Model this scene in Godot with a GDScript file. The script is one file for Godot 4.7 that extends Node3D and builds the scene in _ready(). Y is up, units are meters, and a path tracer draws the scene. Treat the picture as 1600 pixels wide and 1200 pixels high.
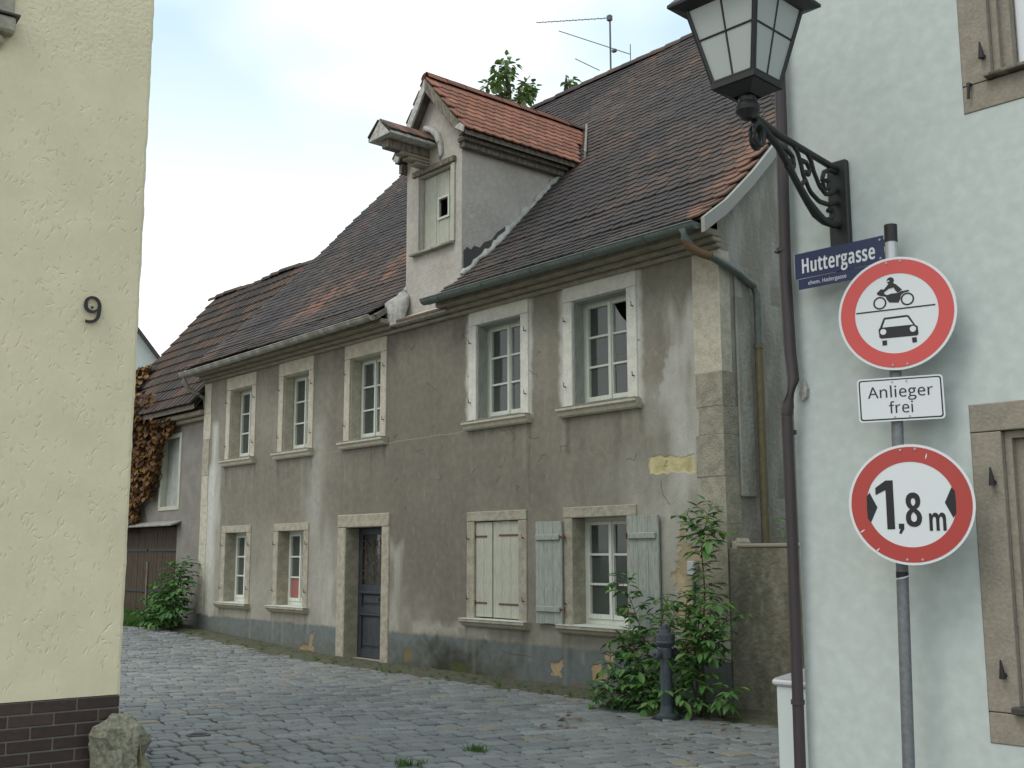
extends Node3D
# A small old-town street: derelict two-storey house with a hoist dormer, between a cream house and a white house.

const FACE := 40.7        # bearing of the old facade
const EYE := 1.6
var R := RandomNumberGenerator.new()
var M := {}
var T := {}
var cam: Camera3D
var O_HOUSE := Vector3(-2.289, 0, -17.004)
var O_WHITE := Vector3(2.1758, 0, -5.7384)
var O_NINE := Vector3(-2.3538, 0, -6.8)

# ---------------------------------------------------------------- mesh builder
class MB:
	var v := PackedVector3Array()
	var n := PackedVector3Array()
	var t := PackedVector2Array()
	var k := PackedColorArray()
	var col := Color.WHITE
	var tinted := false
	var x := Transform3D.IDENTITY
	func put(p: Vector3, nn: Vector3, uv := Vector2.ZERO) -> void:
		v.append(x * p)
		n.append((x.basis * nn).normalized())
		t.append(uv)
		k.append(col)
	func tri(a: Vector3, b: Vector3, c: Vector3, hint: Vector3) -> void:
		var g := (b - a).cross(c - a)
		if g.length_squared() < 1e-16:
			return
		g = g.normalized()
		if g.dot(hint) > 0.0:
			put(a, g); put(c, g); put(b, g)
		else:
			put(a, -g); put(b, -g); put(c, -g)
	func quad(a: Vector3, b: Vector3, c: Vector3, d: Vector3, hint: Vector3) -> void:
		tri(a, b, c, hint)
		tri(a, c, d, hint)
	func uvquad(a: Vector3, b: Vector3, c: Vector3, d: Vector3, hint: Vector3, ua: Vector2, ub: Vector2, uc: Vector2, ud: Vector2) -> void:
		var g := (b - a).cross(c - a).normalized()
		var q := [[a, ua], [b, ub], [c, uc], [a, ua], [c, uc], [d, ud]]
		if g.dot(hint) > 0.0:
			q = [[a, ua], [c, uc], [b, ub], [a, ua], [d, ud], [c, uc]]
		else:
			g = -g
		for e in q:
			put(e[0], g, e[1])
	func box(lo: Vector3, hi: Vector3) -> void:
		for ax in 3:
			for s in [0, 1]:
				var q := []
				for e in [[0, 0], [1, 0], [1, 1], [0, 1]]:
					var p := lo
					p[ax] = hi[ax] if s else lo[ax]
					var b: int = (ax + 1) % 3
					var c: int = (ax + 2) % 3
					p[b] = hi[b] if e[0] else lo[b]
					p[c] = hi[c] if e[1] else lo[c]
					q.append(p)
				var h := Vector3.ZERO
				h[ax] = 1.0 if s else -1.0
				quad(q[0], q[1], q[2], q[3], h)
	func cbox(lo: Vector3, hi: Vector3, b: float) -> void:   # box with chamfered edges
		var ctr := (lo + hi) / 2.0
		b = minf(b, 0.45 * minf(hi.x - lo.x, minf(hi.y - lo.y, hi.z - lo.z)))
		var pt := func(sx: int, sy: int, sz: int, ax: int) -> Vector3:
			var s := [sx, sy, sz]
			var p := Vector3.ZERO
			for i in 3:
				var inset := 0.0 if i == ax else b
				p[i] = (hi[i] - inset) if s[i] > 0 else (lo[i] + inset)
			return p
		for ax in 3:
			var b1: int = (ax + 1) % 3
			var b2: int = (ax + 2) % 3
			for s in [-1, 1]:
				var q := []
				for e in [[-1, -1], [1, -1], [1, 1], [-1, 1]]:
					var g := [0, 0, 0]
					g[ax] = s; g[b1] = e[0]; g[b2] = e[1]
					q.append(pt.call(g[0], g[1], g[2], ax))
				var h := Vector3.ZERO
				h[ax] = s
				quad(q[0], q[1], q[2], q[3], h)
			for s1 in [-1, 1]:
				for s2 in [-1, 1]:
					var q := []
					for e in [[-1, b1], [1, b1], [1, b2], [-1, b2]]:
						var g := [0, 0, 0]
						g[ax] = e[0]; g[b1] = s1; g[b2] = s2
						q.append(pt.call(g[0], g[1], g[2], e[1]))
					var h := Vector3.ZERO
					h[b1] = s1; h[b2] = s2
					quad(q[0], q[1], q[2], q[3], h)
		for sx in [-1, 1]:
			for sy in [-1, 1]:
				for sz in [-1, 1]:
					tri(pt.call(sx, sy, sz, 0), pt.call(sx, sy, sz, 1), pt.call(sx, sy, sz, 2), Vector3(sx, sy, sz))
		ctr = ctr
	func tube(pts: Array, rad: Array, sides := 8, cap := true) -> void:
		var rings := []
		var up := Vector3.UP
		for i in pts.size():
			var d: Vector3 = (pts[mini(i + 1, pts.size() - 1)] - pts[maxi(i - 1, 0)]).normalized()
			var a := d.cross(up)
			if a.length() < 0.15:
				a = d.cross(Vector3(1, 0, 0.3))
			a = a.normalized()
			var b := a.cross(d).normalized()
			var ring := []
			for j in sides:
				var w := TAU * j / sides
				var o := a * cos(w) + b * sin(w)
				ring.append([pts[i] + o * rad[mini(i, rad.size() - 1)], o])
			rings.append(ring)
		for i in pts.size() - 1:
			for j in sides:
				var e: Array = [rings[i][j], rings[i][(j + 1) % sides], rings[i + 1][(j + 1) % sides], rings[i + 1][j]]
				var g: Vector3 = (e[1][0] - e[0][0]).cross(e[2][0] - e[0][0])
				var order := [0, 2, 1, 0, 3, 2] if g.dot(e[0][1]) > 0 else [0, 1, 2, 0, 2, 3]
				for m in order:
					put(e[m][0], e[m][1])
		if cap:
			for i in [0, pts.size() - 1]:
				var d: Vector3 = pts[0] - pts[1] if i == 0 else pts[-1] - pts[-2]
				for j in sides:
					tri(pts[i], rings[i][j][0], rings[i][(j + 1) % sides][0], d)
	func lathe(prof: Array, sides := 16) -> void:   # prof: Vector2(radius, height)
		for i in prof.size() - 1:
			var p: Vector2 = prof[i]
			var q: Vector2 = prof[i + 1]
			var sl := Vector2(q.y - p.y, p.x - q.x).normalized()
			for j in sides:
				var w0 := TAU * j / sides
				var w1 := TAU * (j + 1) / sides
				var c0 := Vector3(cos(w0), 0, sin(w0))
				var c1 := Vector3(cos(w1), 0, sin(w1))
				var n0 := c0 * sl.x + Vector3.UP * sl.y
				var n1 := c1 * sl.x + Vector3.UP * sl.y
				var a := c0 * p.x + Vector3.UP * p.y
				var b := c1 * p.x + Vector3.UP * p.y
				var c := c1 * q.x + Vector3.UP * q.y
				var d := c0 * q.x + Vector3.UP * q.y
				for e in [[a, b, c, n0, n1, n1], [a, c, d, n0, n1, n0]]:
					var g: Vector3 = (e[1] - e[0]).cross(e[2] - e[0])
					if g.length_squared() < 1e-18:
						continue
					if g.dot(e[3] + e[4]) > 0:
						put(e[0], e[3]); put(e[2], e[5]); put(e[1], e[4])
					else:
						put(e[0], e[3]); put(e[1], e[4]); put(e[2], e[5])
	func prism(poly: PackedVector2Array, z0: float, z1: float) -> void:   # outline in x, y
		var ix := Geometry2D.triangulate_polygon(poly)
		for i in range(0, ix.size(), 3):
			for z in [z0, z1]:
				var f := func(m: int) -> Vector3: return Vector3(poly[ix[i + m]].x, poly[ix[i + m]].y, z)
				tri(f.call(0), f.call(1), f.call(2), Vector3(0, 0, 1 if z == maxf(z0, z1) else -1))
		var cw := Geometry2D.is_polygon_clockwise(poly)
		for i in poly.size():
			var a := poly[i]
			var b := poly[(i + 1) % poly.size()]
			var d := b - a
			var o := Vector3(d.y, -d.x, 0) * (-1.0 if cw else 1.0)
			quad(Vector3(a.x, a.y, z0), Vector3(b.x, b.y, z0), Vector3(b.x, b.y, z1), Vector3(a.x, a.y, z1), o)
	func mesh() -> ArrayMesh:
		var arr := []
		arr.resize(Mesh.ARRAY_MAX)
		arr[Mesh.ARRAY_VERTEX] = v
		arr[Mesh.ARRAY_NORMAL] = n
		arr[Mesh.ARRAY_TEX_UV] = t
		if tinted:
			arr[Mesh.ARRAY_COLOR] = k
		var m := ArrayMesh.new()
		m.add_surface_from_arrays(Mesh.PRIMITIVE_TRIANGLES, arr)
		return m

# ---------------------------------------------------------------- scene helpers
var used := {}
func numbered(called: String) -> String:
	used[called] = used.get(called, 0) + 1
	return called if used[called] == 1 else "%s_%03d" % [called, used[called] - 1]
func obj(called: String, shape, m: Material, parent: Node, at = null) -> MeshInstance3D:
	var o := MeshInstance3D.new()
	o.name = called if parent != self else numbered(called)
	o.mesh = shape.mesh() if shape is MB else shape
	o.material_override = m
	if at is Transform3D:
		o.transform = at
	elif at is Vector3:
		o.position = at
	parent.add_child(o, true)
	return o
func holder(called: String, parent: Node) -> Node3D:
	var o := Node3D.new()
	o.name = called
	parent.add_child(o, true)
	return o
func thing(called: String, label: String, category: String, at := Vector3.ZERO, turn := 0.0, group := "") -> Node3D:
	var o := Node3D.new()
	o.name = numbered(called)
	add_child(o)
	o.position = at
	o.rotation.y = turn
	tag(o, label, category, group)
	return o
func tag(o: Node, label: String, category: String, group := "") -> void:
	o.set_meta("label", label)
	o.set_meta("category", category)
	if group:
		o.set_meta("group", group)
func scatter(called: String, mesh: Mesh, m: Material, xf: Array, cols: Array, parent: Node) -> MultiMeshInstance3D:
	var mm := MultiMesh.new()
	mm.transform_format = MultiMesh.TRANSFORM_3D
	mm.use_colors = cols.size() > 0
	mm.mesh = mesh
	mm.instance_count = xf.size()
	for i in xf.size():
		mm.set_instance_transform(i, xf[i])
		if cols.size():
			mm.set_instance_color(i, cols[i])
	var o := MultiMeshInstance3D.new()
	o.name = called if parent != self else numbered(called)
	o.multimesh = mm
	o.material_override = m
	parent.add_child(o, true)
	o.set_meta("kind", "stuff")
	return o
func field(called: String, shapes: Array, items: Array, m: Material, parent: Node) -> void:
	# items: [Transform3D, shape number, colour]; joined into one mesh with the tint of each piece in its vertices
	var src := []
	for s in shapes:
		src.append((s as ArrayMesh).surface_get_arrays(0))
	var v := PackedVector3Array()
	var n := PackedVector3Array()
	var c := PackedColorArray()
	for e in items:
		var x: Transform3D = e[0]
		var a: Array = src[e[1]]
		v.append_array(x * (a[Mesh.ARRAY_VERTEX] as PackedVector3Array))
		n.append_array(Transform3D(x.basis.orthonormalized(), Vector3.ZERO) * (a[Mesh.ARRAY_NORMAL] as PackedVector3Array))
		var k := PackedColorArray()
		k.resize((a[Mesh.ARRAY_VERTEX] as PackedVector3Array).size())
		k.fill(e[2])
		c.append_array(k)
	var arr := []
	arr.resize(Mesh.ARRAY_MAX)
	arr[Mesh.ARRAY_VERTEX] = v
	arr[Mesh.ARRAY_NORMAL] = n
	arr[Mesh.ARRAY_COLOR] = c
	var am := ArrayMesh.new()
	am.add_surface_from_arrays(Mesh.PRIMITIVE_TRIANGLES, arr)
	var o := obj(called, am, m, parent)
	o.set_meta("kind", "stuff")
func turn_of(deg: float) -> float:
	return deg_to_rad(deg - 90.0)
func frame_of(origin: Vector3, deg: float) -> Transform3D:
	return Transform3D(Basis(Vector3.UP, turn_of(deg)), origin)
func fac(u: float, h: float, z: float) -> Vector3:     # point by the old facade: along, up, out
	return frame_of(O_HOUSE, FACE) * Vector3(u, h, z)
func to_fac(p: Vector3) -> Vector3:
	return frame_of(O_HOUSE, FACE).affine_inverse() * p
func rise(p: Vector3) -> float:                          # the street climbs gently towards the barn
	var u := to_fac(p).x
	var d := clampf(-0.2 - u, 0.0, 14.0)
	return 0.045 * d * d / (d + 1.2)
func seen(p: Vector3) -> bool:
	var q := cam.transform.affine_inverse() * p
	if q.z > -0.5:
		return false
	var f := 1720.0 / -q.z
	return absf(q.x * f) < 800.0 and absf(q.y * f) < 600.0
func ran(a: float, b: float) -> float:
	return R.randf_range(a, b)

# ---------------------------------------------------------------- textures and materials
func lum(b: float) -> int:       # linear value to an sRGB byte
	b = clampf(b, 0.0, 1.0)
	return int(255.0 * (12.92 * b if b <= 0.0031308 else 1.055 * pow(b, 1.0 / 2.4) - 0.055) + 0.5)
func noise_bytes(sd: int, freq: float, w: int, h: int, oct := 4, seamless := true, kind := FastNoiseLite.TYPE_SIMPLEX_SMOOTH) -> PackedByteArray:
	var f := FastNoiseLite.new()
	f.seed = sd
	f.noise_type = kind
	f.frequency = freq
	f.fractal_octaves = oct
	var im := f.get_seamless_image(w, h) if seamless else f.get_image(w, h)
	im.convert(Image.FORMAT_L8)
	return im.get_data()
func blend_tex(sd: int, size: int, ca: Color, cb: Color, cc: Color, f_coarse: float, f_fine: float, sharp := 1.0, squash := 1.0) -> ImageTexture:
	# three linear colours mixed by a coarse and a fine noise; squash > 1 draws the pattern out along v
	var a := noise_bytes(sd, f_coarse, size, size, 5)
	var b := noise_bytes(sd + 7, f_fine, size, size, 3)
	var data := PackedByteArray()
	data.resize(size * size * 3)
	var ramp := PackedByteArray()
	ramp.resize(4096)
	for i in 4096:
		ramp[i] = lum(i / 4095.0)
	for y in size:
		var ys := int(y / squash) % size
		for x in size:
			var va := clampf((a[ys * size + x] / 255.0 - 0.5) * 2.2 * sharp + 0.5, 0.0, 1.0)
			var vb := b[(ys * size + x)] / 255.0
			var r := lerpf(lerpf(ca.r, cb.r, va), cc.r, clampf(vb * 1.2 - 0.62, 0.0, 1.0))
			var g := lerpf(lerpf(ca.g, cb.g, va), cc.g, clampf(vb * 1.2 - 0.62, 0.0, 1.0))
			var l := lerpf(lerpf(ca.b, cb.b, va), cc.b, clampf(vb * 1.2 - 0.62, 0.0, 1.0))
			var w := 0.93 + 0.14 * vb
			var p := (y * size + x) * 3
			data[p] = ramp[int(clampf(r * w, 0, 1) * 4095)]
			data[p + 1] = ramp[int(clampf(g * w, 0, 1) * 4095)]
			data[p + 2] = ramp[int(clampf(l * w, 0, 1) * 4095)]
	return ImageTexture.create_from_image(Image.create_from_data(size, size, false, Image.FORMAT_RGB8, data))
func bump_tex(sd: int, size: int, freq: float, oct: int, strength: float, grooves := false) -> ImageTexture:
	var a := noise_bytes(sd, freq, size, size, oct)
	if grooves:                      # float-scratched plaster: short furrows where two noises meet, on a smooth ground
		var b := noise_bytes(sd + 3, freq * 1.7, size, size, 3)
		var c := noise_bytes(sd + 5, freq * 0.3, size, size, 2)
		for i in a.size():
			var d := absf(a[i] - 128.0) + 0.35 * absf(b[i] - 128.0)
			var gate := clampf((c[i] - 112.0) / 30.0, 0.0, 1.0)
			a[i] = int(clampf(225.0 - clampf(1.0 - d / 11.0, 0.0, 1.0) * 150.0 * gate + (b[i] - 128.0) * 0.10, 0, 255))
	var im := Image.create_from_data(size, size, false, Image.FORMAT_L8, a)
	im.convert(Image.FORMAT_RGBA8)
	im.bump_map_to_normal_map(strength)
	return ImageTexture.create_from_image(im)
func mt(lin: Color, rough: float, tex: Texture2D = null, metres := 1.0, nrm: Texture2D = null, nmetres := 0.5, nscale := 1.0) -> StandardMaterial3D:
	var m := StandardMaterial3D.new()
	m.albedo_color = lin.linear_to_srgb()
	m.roughness = rough
	if tex:
		m.albedo_texture = tex
	if nrm:
		m.normal_enabled = true
		m.normal_texture = nrm
		m.normal_scale = nscale * 0.42
	if tex or nrm:
		m.uv1_triplanar = true
		m.uv1_scale = Vector3.ONE / (metres if tex else nmetres)
	return m
func L(r: float, g: float, b: float) -> Color:
	return Color(r, g, b)

func make_materials() -> void:
	var W := Color(1, 1, 1)
	T.rough = bump_tex(11, 512, 0.06, 4, 5.0)
	T.soft = bump_tex(12, 512, 0.02, 4, 3.0)
	T.groove = bump_tex(14, 1024, 0.028, 3, 6.0, true)
	# cream house
	T.cream = blend_tex(21, 512, L(0.77, 0.69, 0.49), L(0.73, 0.65, 0.46), L(0.79, 0.71, 0.51), 0.006, 0.05)
	M.cream = mt(W, 0.9, T.cream, 1.3, T.groove, 0.5, 5.0)
	M.cream_smooth = mt(W, 0.9, T.cream, 1.3, T.soft, 0.5, 0.6)
	T.cream2 = blend_tex(22, 512, L(0.70, 0.65, 0.42), L(0.64, 0.60, 0.385), L(0.74, 0.69, 0.46), 0.01, 0.06)
	M.cream_coarse = mt(W, 0.95, T.cream2, 0.9, T.rough, 0.5, 2.0)
	T.clinker = blend_tex(23, 256, L(0.036, 0.022, 0.018), L(0.052, 0.030, 0.024), L(0.03, 0.02, 0.018), 0.02, 0.08)
	for i in 3:
		M["brick%d" % i] = mt(W * [1.0, 1.25, 0.85][i], 0.62, T.clinker, 0.35 + 0.07 * i, T.rough, 0.3, 0.4)
	M.mortar = mt(L(0.17, 0.16, 0.13), 0.95, null, 1.0, T.rough, 0.3, 1.0)
	# white house
	T.white = blend_tex(31, 512, L(0.535, 0.592, 0.572), L(0.523, 0.58, 0.56), L(0.545, 0.602, 0.582), 0.004, 0.05)
	M.white = mt(W, 0.9, T.white, 2.6, T.soft, 0.5, 0.4)
	T.sand = blend_tex(32, 512, L(0.30, 0.268, 0.215), L(0.26, 0.235, 0.19), L(0.34, 0.305, 0.25), 0.012, 0.05)
	M.sand = mt(W, 0.9, T.sand, 0.8, T.rough, 0.5, 0.6)
	M.white_frame = mt(L(0.72, 0.76, 0.78), 0.4)
	M.brown_pipe = mt(L(0.052, 0.040, 0.043), 0.5, blend_tex(33, 256, L(0.9, 0.9, 0.9), L(1, 1, 1), L(0.7, 0.7, 0.75), 0.02, 0.09), 0.6)
	M.sill_tin = mt(L(0.05, 0.045, 0.045), 0.5)
	# old house
	T.stone = blend_tex(41, 512, L(0.53, 0.495, 0.405), L(0.43, 0.395, 0.315), L(0.60, 0.565, 0.475), 0.010, 0.05, 0.9)
	M.cream_stone = mt(W, 0.9, T.stone, 1.1, T.rough, 0.5, 0.7)
	T.stone2 = blend_tex(42, 512, L(0.69, 0.685, 0.63), L(0.60, 0.595, 0.54), L(0.75, 0.745, 0.69), 0.010, 0.05, 0.9)
	M.white_stone = mt(W, 0.9, T.stone2, 1.0, T.rough, 0.5, 0.6)
	T.stone3 = blend_tex(43, 512, L(0.41, 0.38, 0.30), L(0.31, 0.285, 0.225), L(0.47, 0.44, 0.355), 0.010, 0.05, 1.0)
	M.grey_stone = mt(W, 0.95, T.stone3, 0.9, T.rough, 0.5, 1.0)
	for i in 3:
		M["quoin%d" % i] = mt(W * [1.0, 0.95, 0.84][i], 0.95, T.stone if i == 0 else T.stone3, 0.8 + 0.2 * i, T.rough, 0.4, 1.0)
	T.gable = blend_tex(44, 512, L(0.27, 0.255, 0.22), L(0.37, 0.36, 0.325), L(0.21, 0.198, 0.17), 0.011, 0.03, 1.3, 3.0)
	M.gable = mt(W, 0.95, T.gable, 2.2, T.rough, 0.5, 0.7)
	T.dormer = blend_tex(45, 512, L(0.46, 0.43, 0.385), L(0.40, 0.375, 0.335), L(0.49, 0.465, 0.42), 0.004, 0.03)
	M.dormer = mt(W, 0.95, T.dormer, 2.0, T.rough, 0.5, 0.6)
	M.flashing = mt(W, 0.9, blend_tex(46, 512, L(0.48, 0.48, 0.45), L(0.34, 0.33, 0.30), L(0.56, 0.56, 0.53), 0.012, 0.05, 1.3), 0.8, T.soft, 0.5, 1.0)
	M.verge_board = mt(L(0.36, 0.36, 0.335), 0.9, null, 1.0, T.soft, 0.5, 0.8)
	M.valve = mt(L(0.10, 0.10, 0.105), 0.6)
	M.tar = mt(L(0.07, 0.068, 0.07), 0.9, null, 1.0, T.rough, 0.3, 1.0)
	T.wood_w = blend_tex(47, 512, L(0.64, 0.67, 0.61), L(0.56, 0.585, 0.525), L(0.70, 0.72, 0.66), 0.03, 0.09, 1.0, 8.0)
	M.paint_white = mt(W, 0.75, T.wood_w, 0.5, T.soft, 0.3, 0.5)
	T.wood_g = blend_tex(48, 512, L(0.36, 0.39, 0.355), L(0.28, 0.30, 0.27), L(0.42, 0.44, 0.40), 0.03, 0.09, 1.2, 8.0)
	M.paint_grey = mt(W, 0.8, T.wood_g, 0.6, T.soft, 0.3, 0.8)
	M.paint_cream = mt(W, 0.8, blend_tex(49, 512, L(0.47, 0.48, 0.40), L(0.40, 0.40, 0.325), L(0.53, 0.54, 0.46), 0.03, 0.09, 1.0, 8.0), 0.6, T.soft, 0.3, 0.6)
	M.cornice = mt(W, 0.85, blend_tex(50, 512, L(0.32, 0.285, 0.22), L(0.23, 0.205, 0.16), L(0.38, 0.34, 0.27), 0.010, 0.05, 1.0), 1.2, T.soft, 0.5, 0.8)
	M.old_wood = mt(W, 0.9, blend_tex(51, 512, L(0.20, 0.175, 0.14), L(0.11, 0.095, 0.075), L(0.27, 0.24, 0.2), 0.02, 0.06, 1.5, 4.0), 0.7, T.rough, 0.3, 0.8)
	M.barn_wood = mt(W, 0.9, blend_tex(52, 512, L(0.075, 0.050, 0.030), L(0.045, 0.032, 0.022), L(0.10, 0.072, 0.048), 0.02, 0.06, 1.5, 5.0), 0.7, T.rough, 0.3, 0.8)
	M.door = mt(W, 0.55, blend_tex(53, 256, L(0.038, 0.045, 0.056), L(0.028, 0.034, 0.042), L(0.055, 0.06, 0.068), 0.02, 0.06, 1.2, 3.0), 0.7)
	M.rust = mt(W, 0.85, blend_tex(54, 256, L(0.16, 0.075, 0.04), L(0.10, 0.06, 0.04), L(0.22, 0.12, 0.06), 0.03, 0.09), 0.2)
	M.iron = mt(L(0.02, 0.022, 0.024), 0.6, null, 1.0, T.rough, 0.2, 0.5)
	M.zinc_old = mt(W, 0.6, blend_tex(55, 256, L(0.34, 0.345, 0.30), L(0.22, 0.21, 0.17), L(0.40, 0.40, 0.36), 0.015, 0.06, 1.4), 0.8)
	M.zinc_green = mt(W, 0.45, blend_tex(56, 256, L(0.13, 0.16, 0.145), L(0.09, 0.11, 0.10), L(0.17, 0.19, 0.175), 0.015, 0.06, 1.2), 0.8)
	M.pipe_brown = mt(W, 0.55, blend_tex(57, 256, L(0.15, 0.125, 0.06), L(0.11, 0.10, 0.06), L(0.18, 0.16, 0.1), 0.015, 0.06, 1.4), 0.9)
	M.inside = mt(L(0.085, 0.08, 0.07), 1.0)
	var gl := StandardMaterial3D.new()
	gl.albedo_color = Color(0.55, 0.6, 0.58, 0.22)
	gl.transparency = BaseMaterial3D.TRANSPARENCY_ALPHA
	gl.roughness = 0.06
	M.glass = gl
	M.pink = mt(L(0.30, 0.115, 0.105), 0.8, null, 1.0, T.soft, 0.4, 0.6)
	# roof tiles
	var tt := blend_tex(61, 256, L(1, 1, 1), L(0.78, 0.76, 0.75), L(0.88, 0.9, 0.88), 0.03, 0.09)
	var cols := [L(0.070, 0.059, 0.056), L(0.056, 0.050, 0.050), L(0.084, 0.066, 0.058), L(0.108, 0.076, 0.062), L(0.155, 0.095, 0.070), L(0.22, 0.12, 0.082)]
	for i in cols.size():
		M["tile%d" % i] = mt(cols[i], 0.9, tt, 0.31, T.rough, 0.3, 0.7)
	T.tile_cols = cols
	var tm := mt(W, 0.9, tt, 0.31, T.rough, 0.3, 0.7)
	tm.vertex_color_use_as_albedo = true
	M.tile_any = tm
	for i in 4:
		M["red%d" % i] = mt([L(0.31, 0.13, 0.08), L(0.27, 0.115, 0.073), L(0.35, 0.16, 0.10), L(0.23, 0.11, 0.076)][i], 0.88, tt, 0.31, T.rough, 0.3, 0.6)
		M["barn%d" % i] = mt([L(0.098, 0.066, 0.050), L(0.056, 0.049, 0.045), L(0.13, 0.080, 0.056), L(0.074, 0.058, 0.049)][i], 0.9, tt, 0.33, T.rough, 0.3, 0.7)
	# street
	T.sett = blend_tex(71, 256, L(1, 1, 1), L(0.72, 0.73, 0.74), L(0.9, 0.88, 0.84), 0.03, 0.1)
	var sc := [L(0.245, 0.260, 0.260), L(0.280, 0.294, 0.292), L(0.212, 0.228, 0.230), L(0.29, 0.297, 0.285), L(0.25, 0.256, 0.243), L(0.33, 0.298, 0.235)]
	T.sett_cols = sc
	for i in sc.size():
		M["sett%d" % i] = mt(sc[i], 0.55, T.sett, 0.4, T.rough, 0.3, 0.7)
	var sm := mt(W, 0.55, T.sett, 0.4, T.rough, 0.3, 0.7)
	sm.vertex_color_use_as_albedo = true
	M.sett_any = sm
	M.joint = mt(W, 1.0, blend_tex(72, 512, L(0.085, 0.080, 0.066), L(0.065, 0.072, 0.045), L(0.12, 0.11, 0.09), 0.012, 0.07, 1.5), 2.0, T.rough, 0.5, 1.5)
	M.verge = mt(W, 1.0, blend_tex(73, 512, L(0.105, 0.097, 0.072), L(0.068, 0.080, 0.038), L(0.16, 0.145, 0.11), 0.02, 0.07, 1.8), 1.4, T.rough, 0.4, 2.0)
	M.grass = mt(L(0.055, 0.125, 0.022), 0.8)
	M.grass.backlight_enabled = true
	M.grass.backlight = Color(0.25, 0.35, 0.1)
	for i in 4:
		var g := mt([L(0.075, 0.180, 0.050), L(0.105, 0.225, 0.062), L(0.058, 0.140, 0.044), L(0.15, 0.265, 0.075)][i], 0.55)
		g.backlight_enabled = true
		g.backlight = Color(0.4, 0.55, 0.18)
		M["leaf%d" % i] = g
		M["dry%d" % i] = mt([L(0.17, 0.085, 0.028), L(0.12, 0.058, 0.022), L(0.22, 0.125, 0.04), L(0.075, 0.042, 0.022)][i], 0.9)
	var la := mt(W, 0.55)
	la.vertex_color_use_as_albedo = true
	la.backlight_enabled = true
	la.backlight = Color(0.4, 0.55, 0.18)
	M.leaf_any = la
	var ca := mt(W, 0.6)
	ca.vertex_color_use_as_albedo = true
	ca.backlight_enabled = true
	ca.backlight = Color(0.5, 0.6, 0.25)
	M.crown_any = ca
	var da := mt(W, 0.9)
	da.vertex_color_use_as_albedo = true
	M.dry_any = da
	T.leaf_cols = [L(0.075, 0.180, 0.050), L(0.105, 0.225, 0.062), L(0.058, 0.140, 0.044), L(0.15, 0.265, 0.075)]
	T.crown_cols = [L(0.14, 0.215, 0.085), L(0.175, 0.255, 0.10), L(0.11, 0.175, 0.07), L(0.21, 0.29, 0.12)]
	T.dry_cols = [L(0.17, 0.085, 0.028), L(0.12, 0.058, 0.022), L(0.22, 0.125, 0.04), L(0.075, 0.042, 0.022)]
	M.stem = mt(L(0.09, 0.085, 0.05), 0.9)
	M.stem_green = mt(L(0.06, 0.09, 0.03), 0.8)
	M.bark = mt(L(0.07, 0.055, 0.04), 0.95, null, 1.0, T.rough, 0.4, 2.0)
	M.lichen = mt(W, 0.95, blend_tex(74, 512, L(0.25, 0.235, 0.17), L(0.12, 0.13, 0.095), L(0.36, 0.335, 0.25), 0.02, 0.06, 2.0), 0.35, T.rough, 0.25, 2.0)
	M.ochre_lichen = mt(L(0.33, 0.23, 0.05), 0.95, null, 1.0, T.rough, 0.2, 1.5)
	M.garden_wall = mt(W, 0.95, blend_tex(75, 512, L(0.20, 0.185, 0.14), L(0.12, 0.118, 0.082), L(0.27, 0.255, 0.21), 0.006, 0.03, 1.5, 2.0), 2.4, T.rough, 0.5, 1.0)
	M.coping = mt(L(0.30, 0.265, 0.20), 0.95, null, 1.0, T.rough, 0.4, 1.0)
	M.pillar = mt(L(0.58, 0.64, 0.64), 0.8, null, 1.0, T.soft, 0.4, 0.6)
	M.pillar_cap = mt(L(0.56, 0.56, 0.58), 0.85, null, 1.0, T.rough, 0.3, 0.8)
	M.hydrant = mt(W, 0.5, blend_tex(76, 256, L(0.072, 0.092, 0.110), L(0.055, 0.07, 0.085), L(0.09, 0.11, 0.125), 0.02, 0.07), 0.4)
	M.hydrant_dark = mt(L(0.03, 0.034, 0.04), 0.6)
	# street lamp and signs
	M.lamp_iron = mt(L(0.017, 0.020, 0.021), 0.5, null, 1.0, T.rough, 0.2, 0.3)
	var lg := mt(L(0.62, 0.66, 0.65), 0.35)
	lg.backlight_enabled = true
	lg.backlight = Color(0.75, 0.8, 0.8)
	M.lamp_glass = lg
	M.galv = mt(W, 0.5, blend_tex(81, 256, L(0.20, 0.215, 0.225), L(0.155, 0.165, 0.175), L(0.24, 0.25, 0.26), 0.03, 0.09), 0.3)
	M.galv.metallic = 0.3
	M.galv_light = mt(L(0.50, 0.52, 0.53), 0.4)
	M.galv_light.metallic = 0.4
	M.black = mt(L(0.012, 0.012, 0.014), 0.5)
	M.sign_white = mt(L(0.72, 0.75, 0.77), 0.35)
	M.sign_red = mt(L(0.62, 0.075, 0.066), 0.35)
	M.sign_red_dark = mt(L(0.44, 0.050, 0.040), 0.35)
	M.sign_blue = mt(L(0.016, 0.028, 0.095), 0.3)
	M.sign_back = mt(L(0.35, 0.36, 0.37), 0.5)
	M.bolt = mt(L(0.4, 0.4, 0.4), 0.4)
	M.antenna = mt(L(0.09, 0.095, 0.10), 0.5)

# ---------------------------------------------------------------- the old house
const WU0 := -5.68
const WU1 := 6.98
const EAVE := 4.92
var PROFILE := [Vector2(0.40, 5.14), Vector2(0.0, 5.42), Vector2(-0.5, 5.86), Vector2(-1.0, 6.36), Vector2(-2.3, 7.72), Vector2(-4.9, 10.50)]   # roof: out, up
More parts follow.
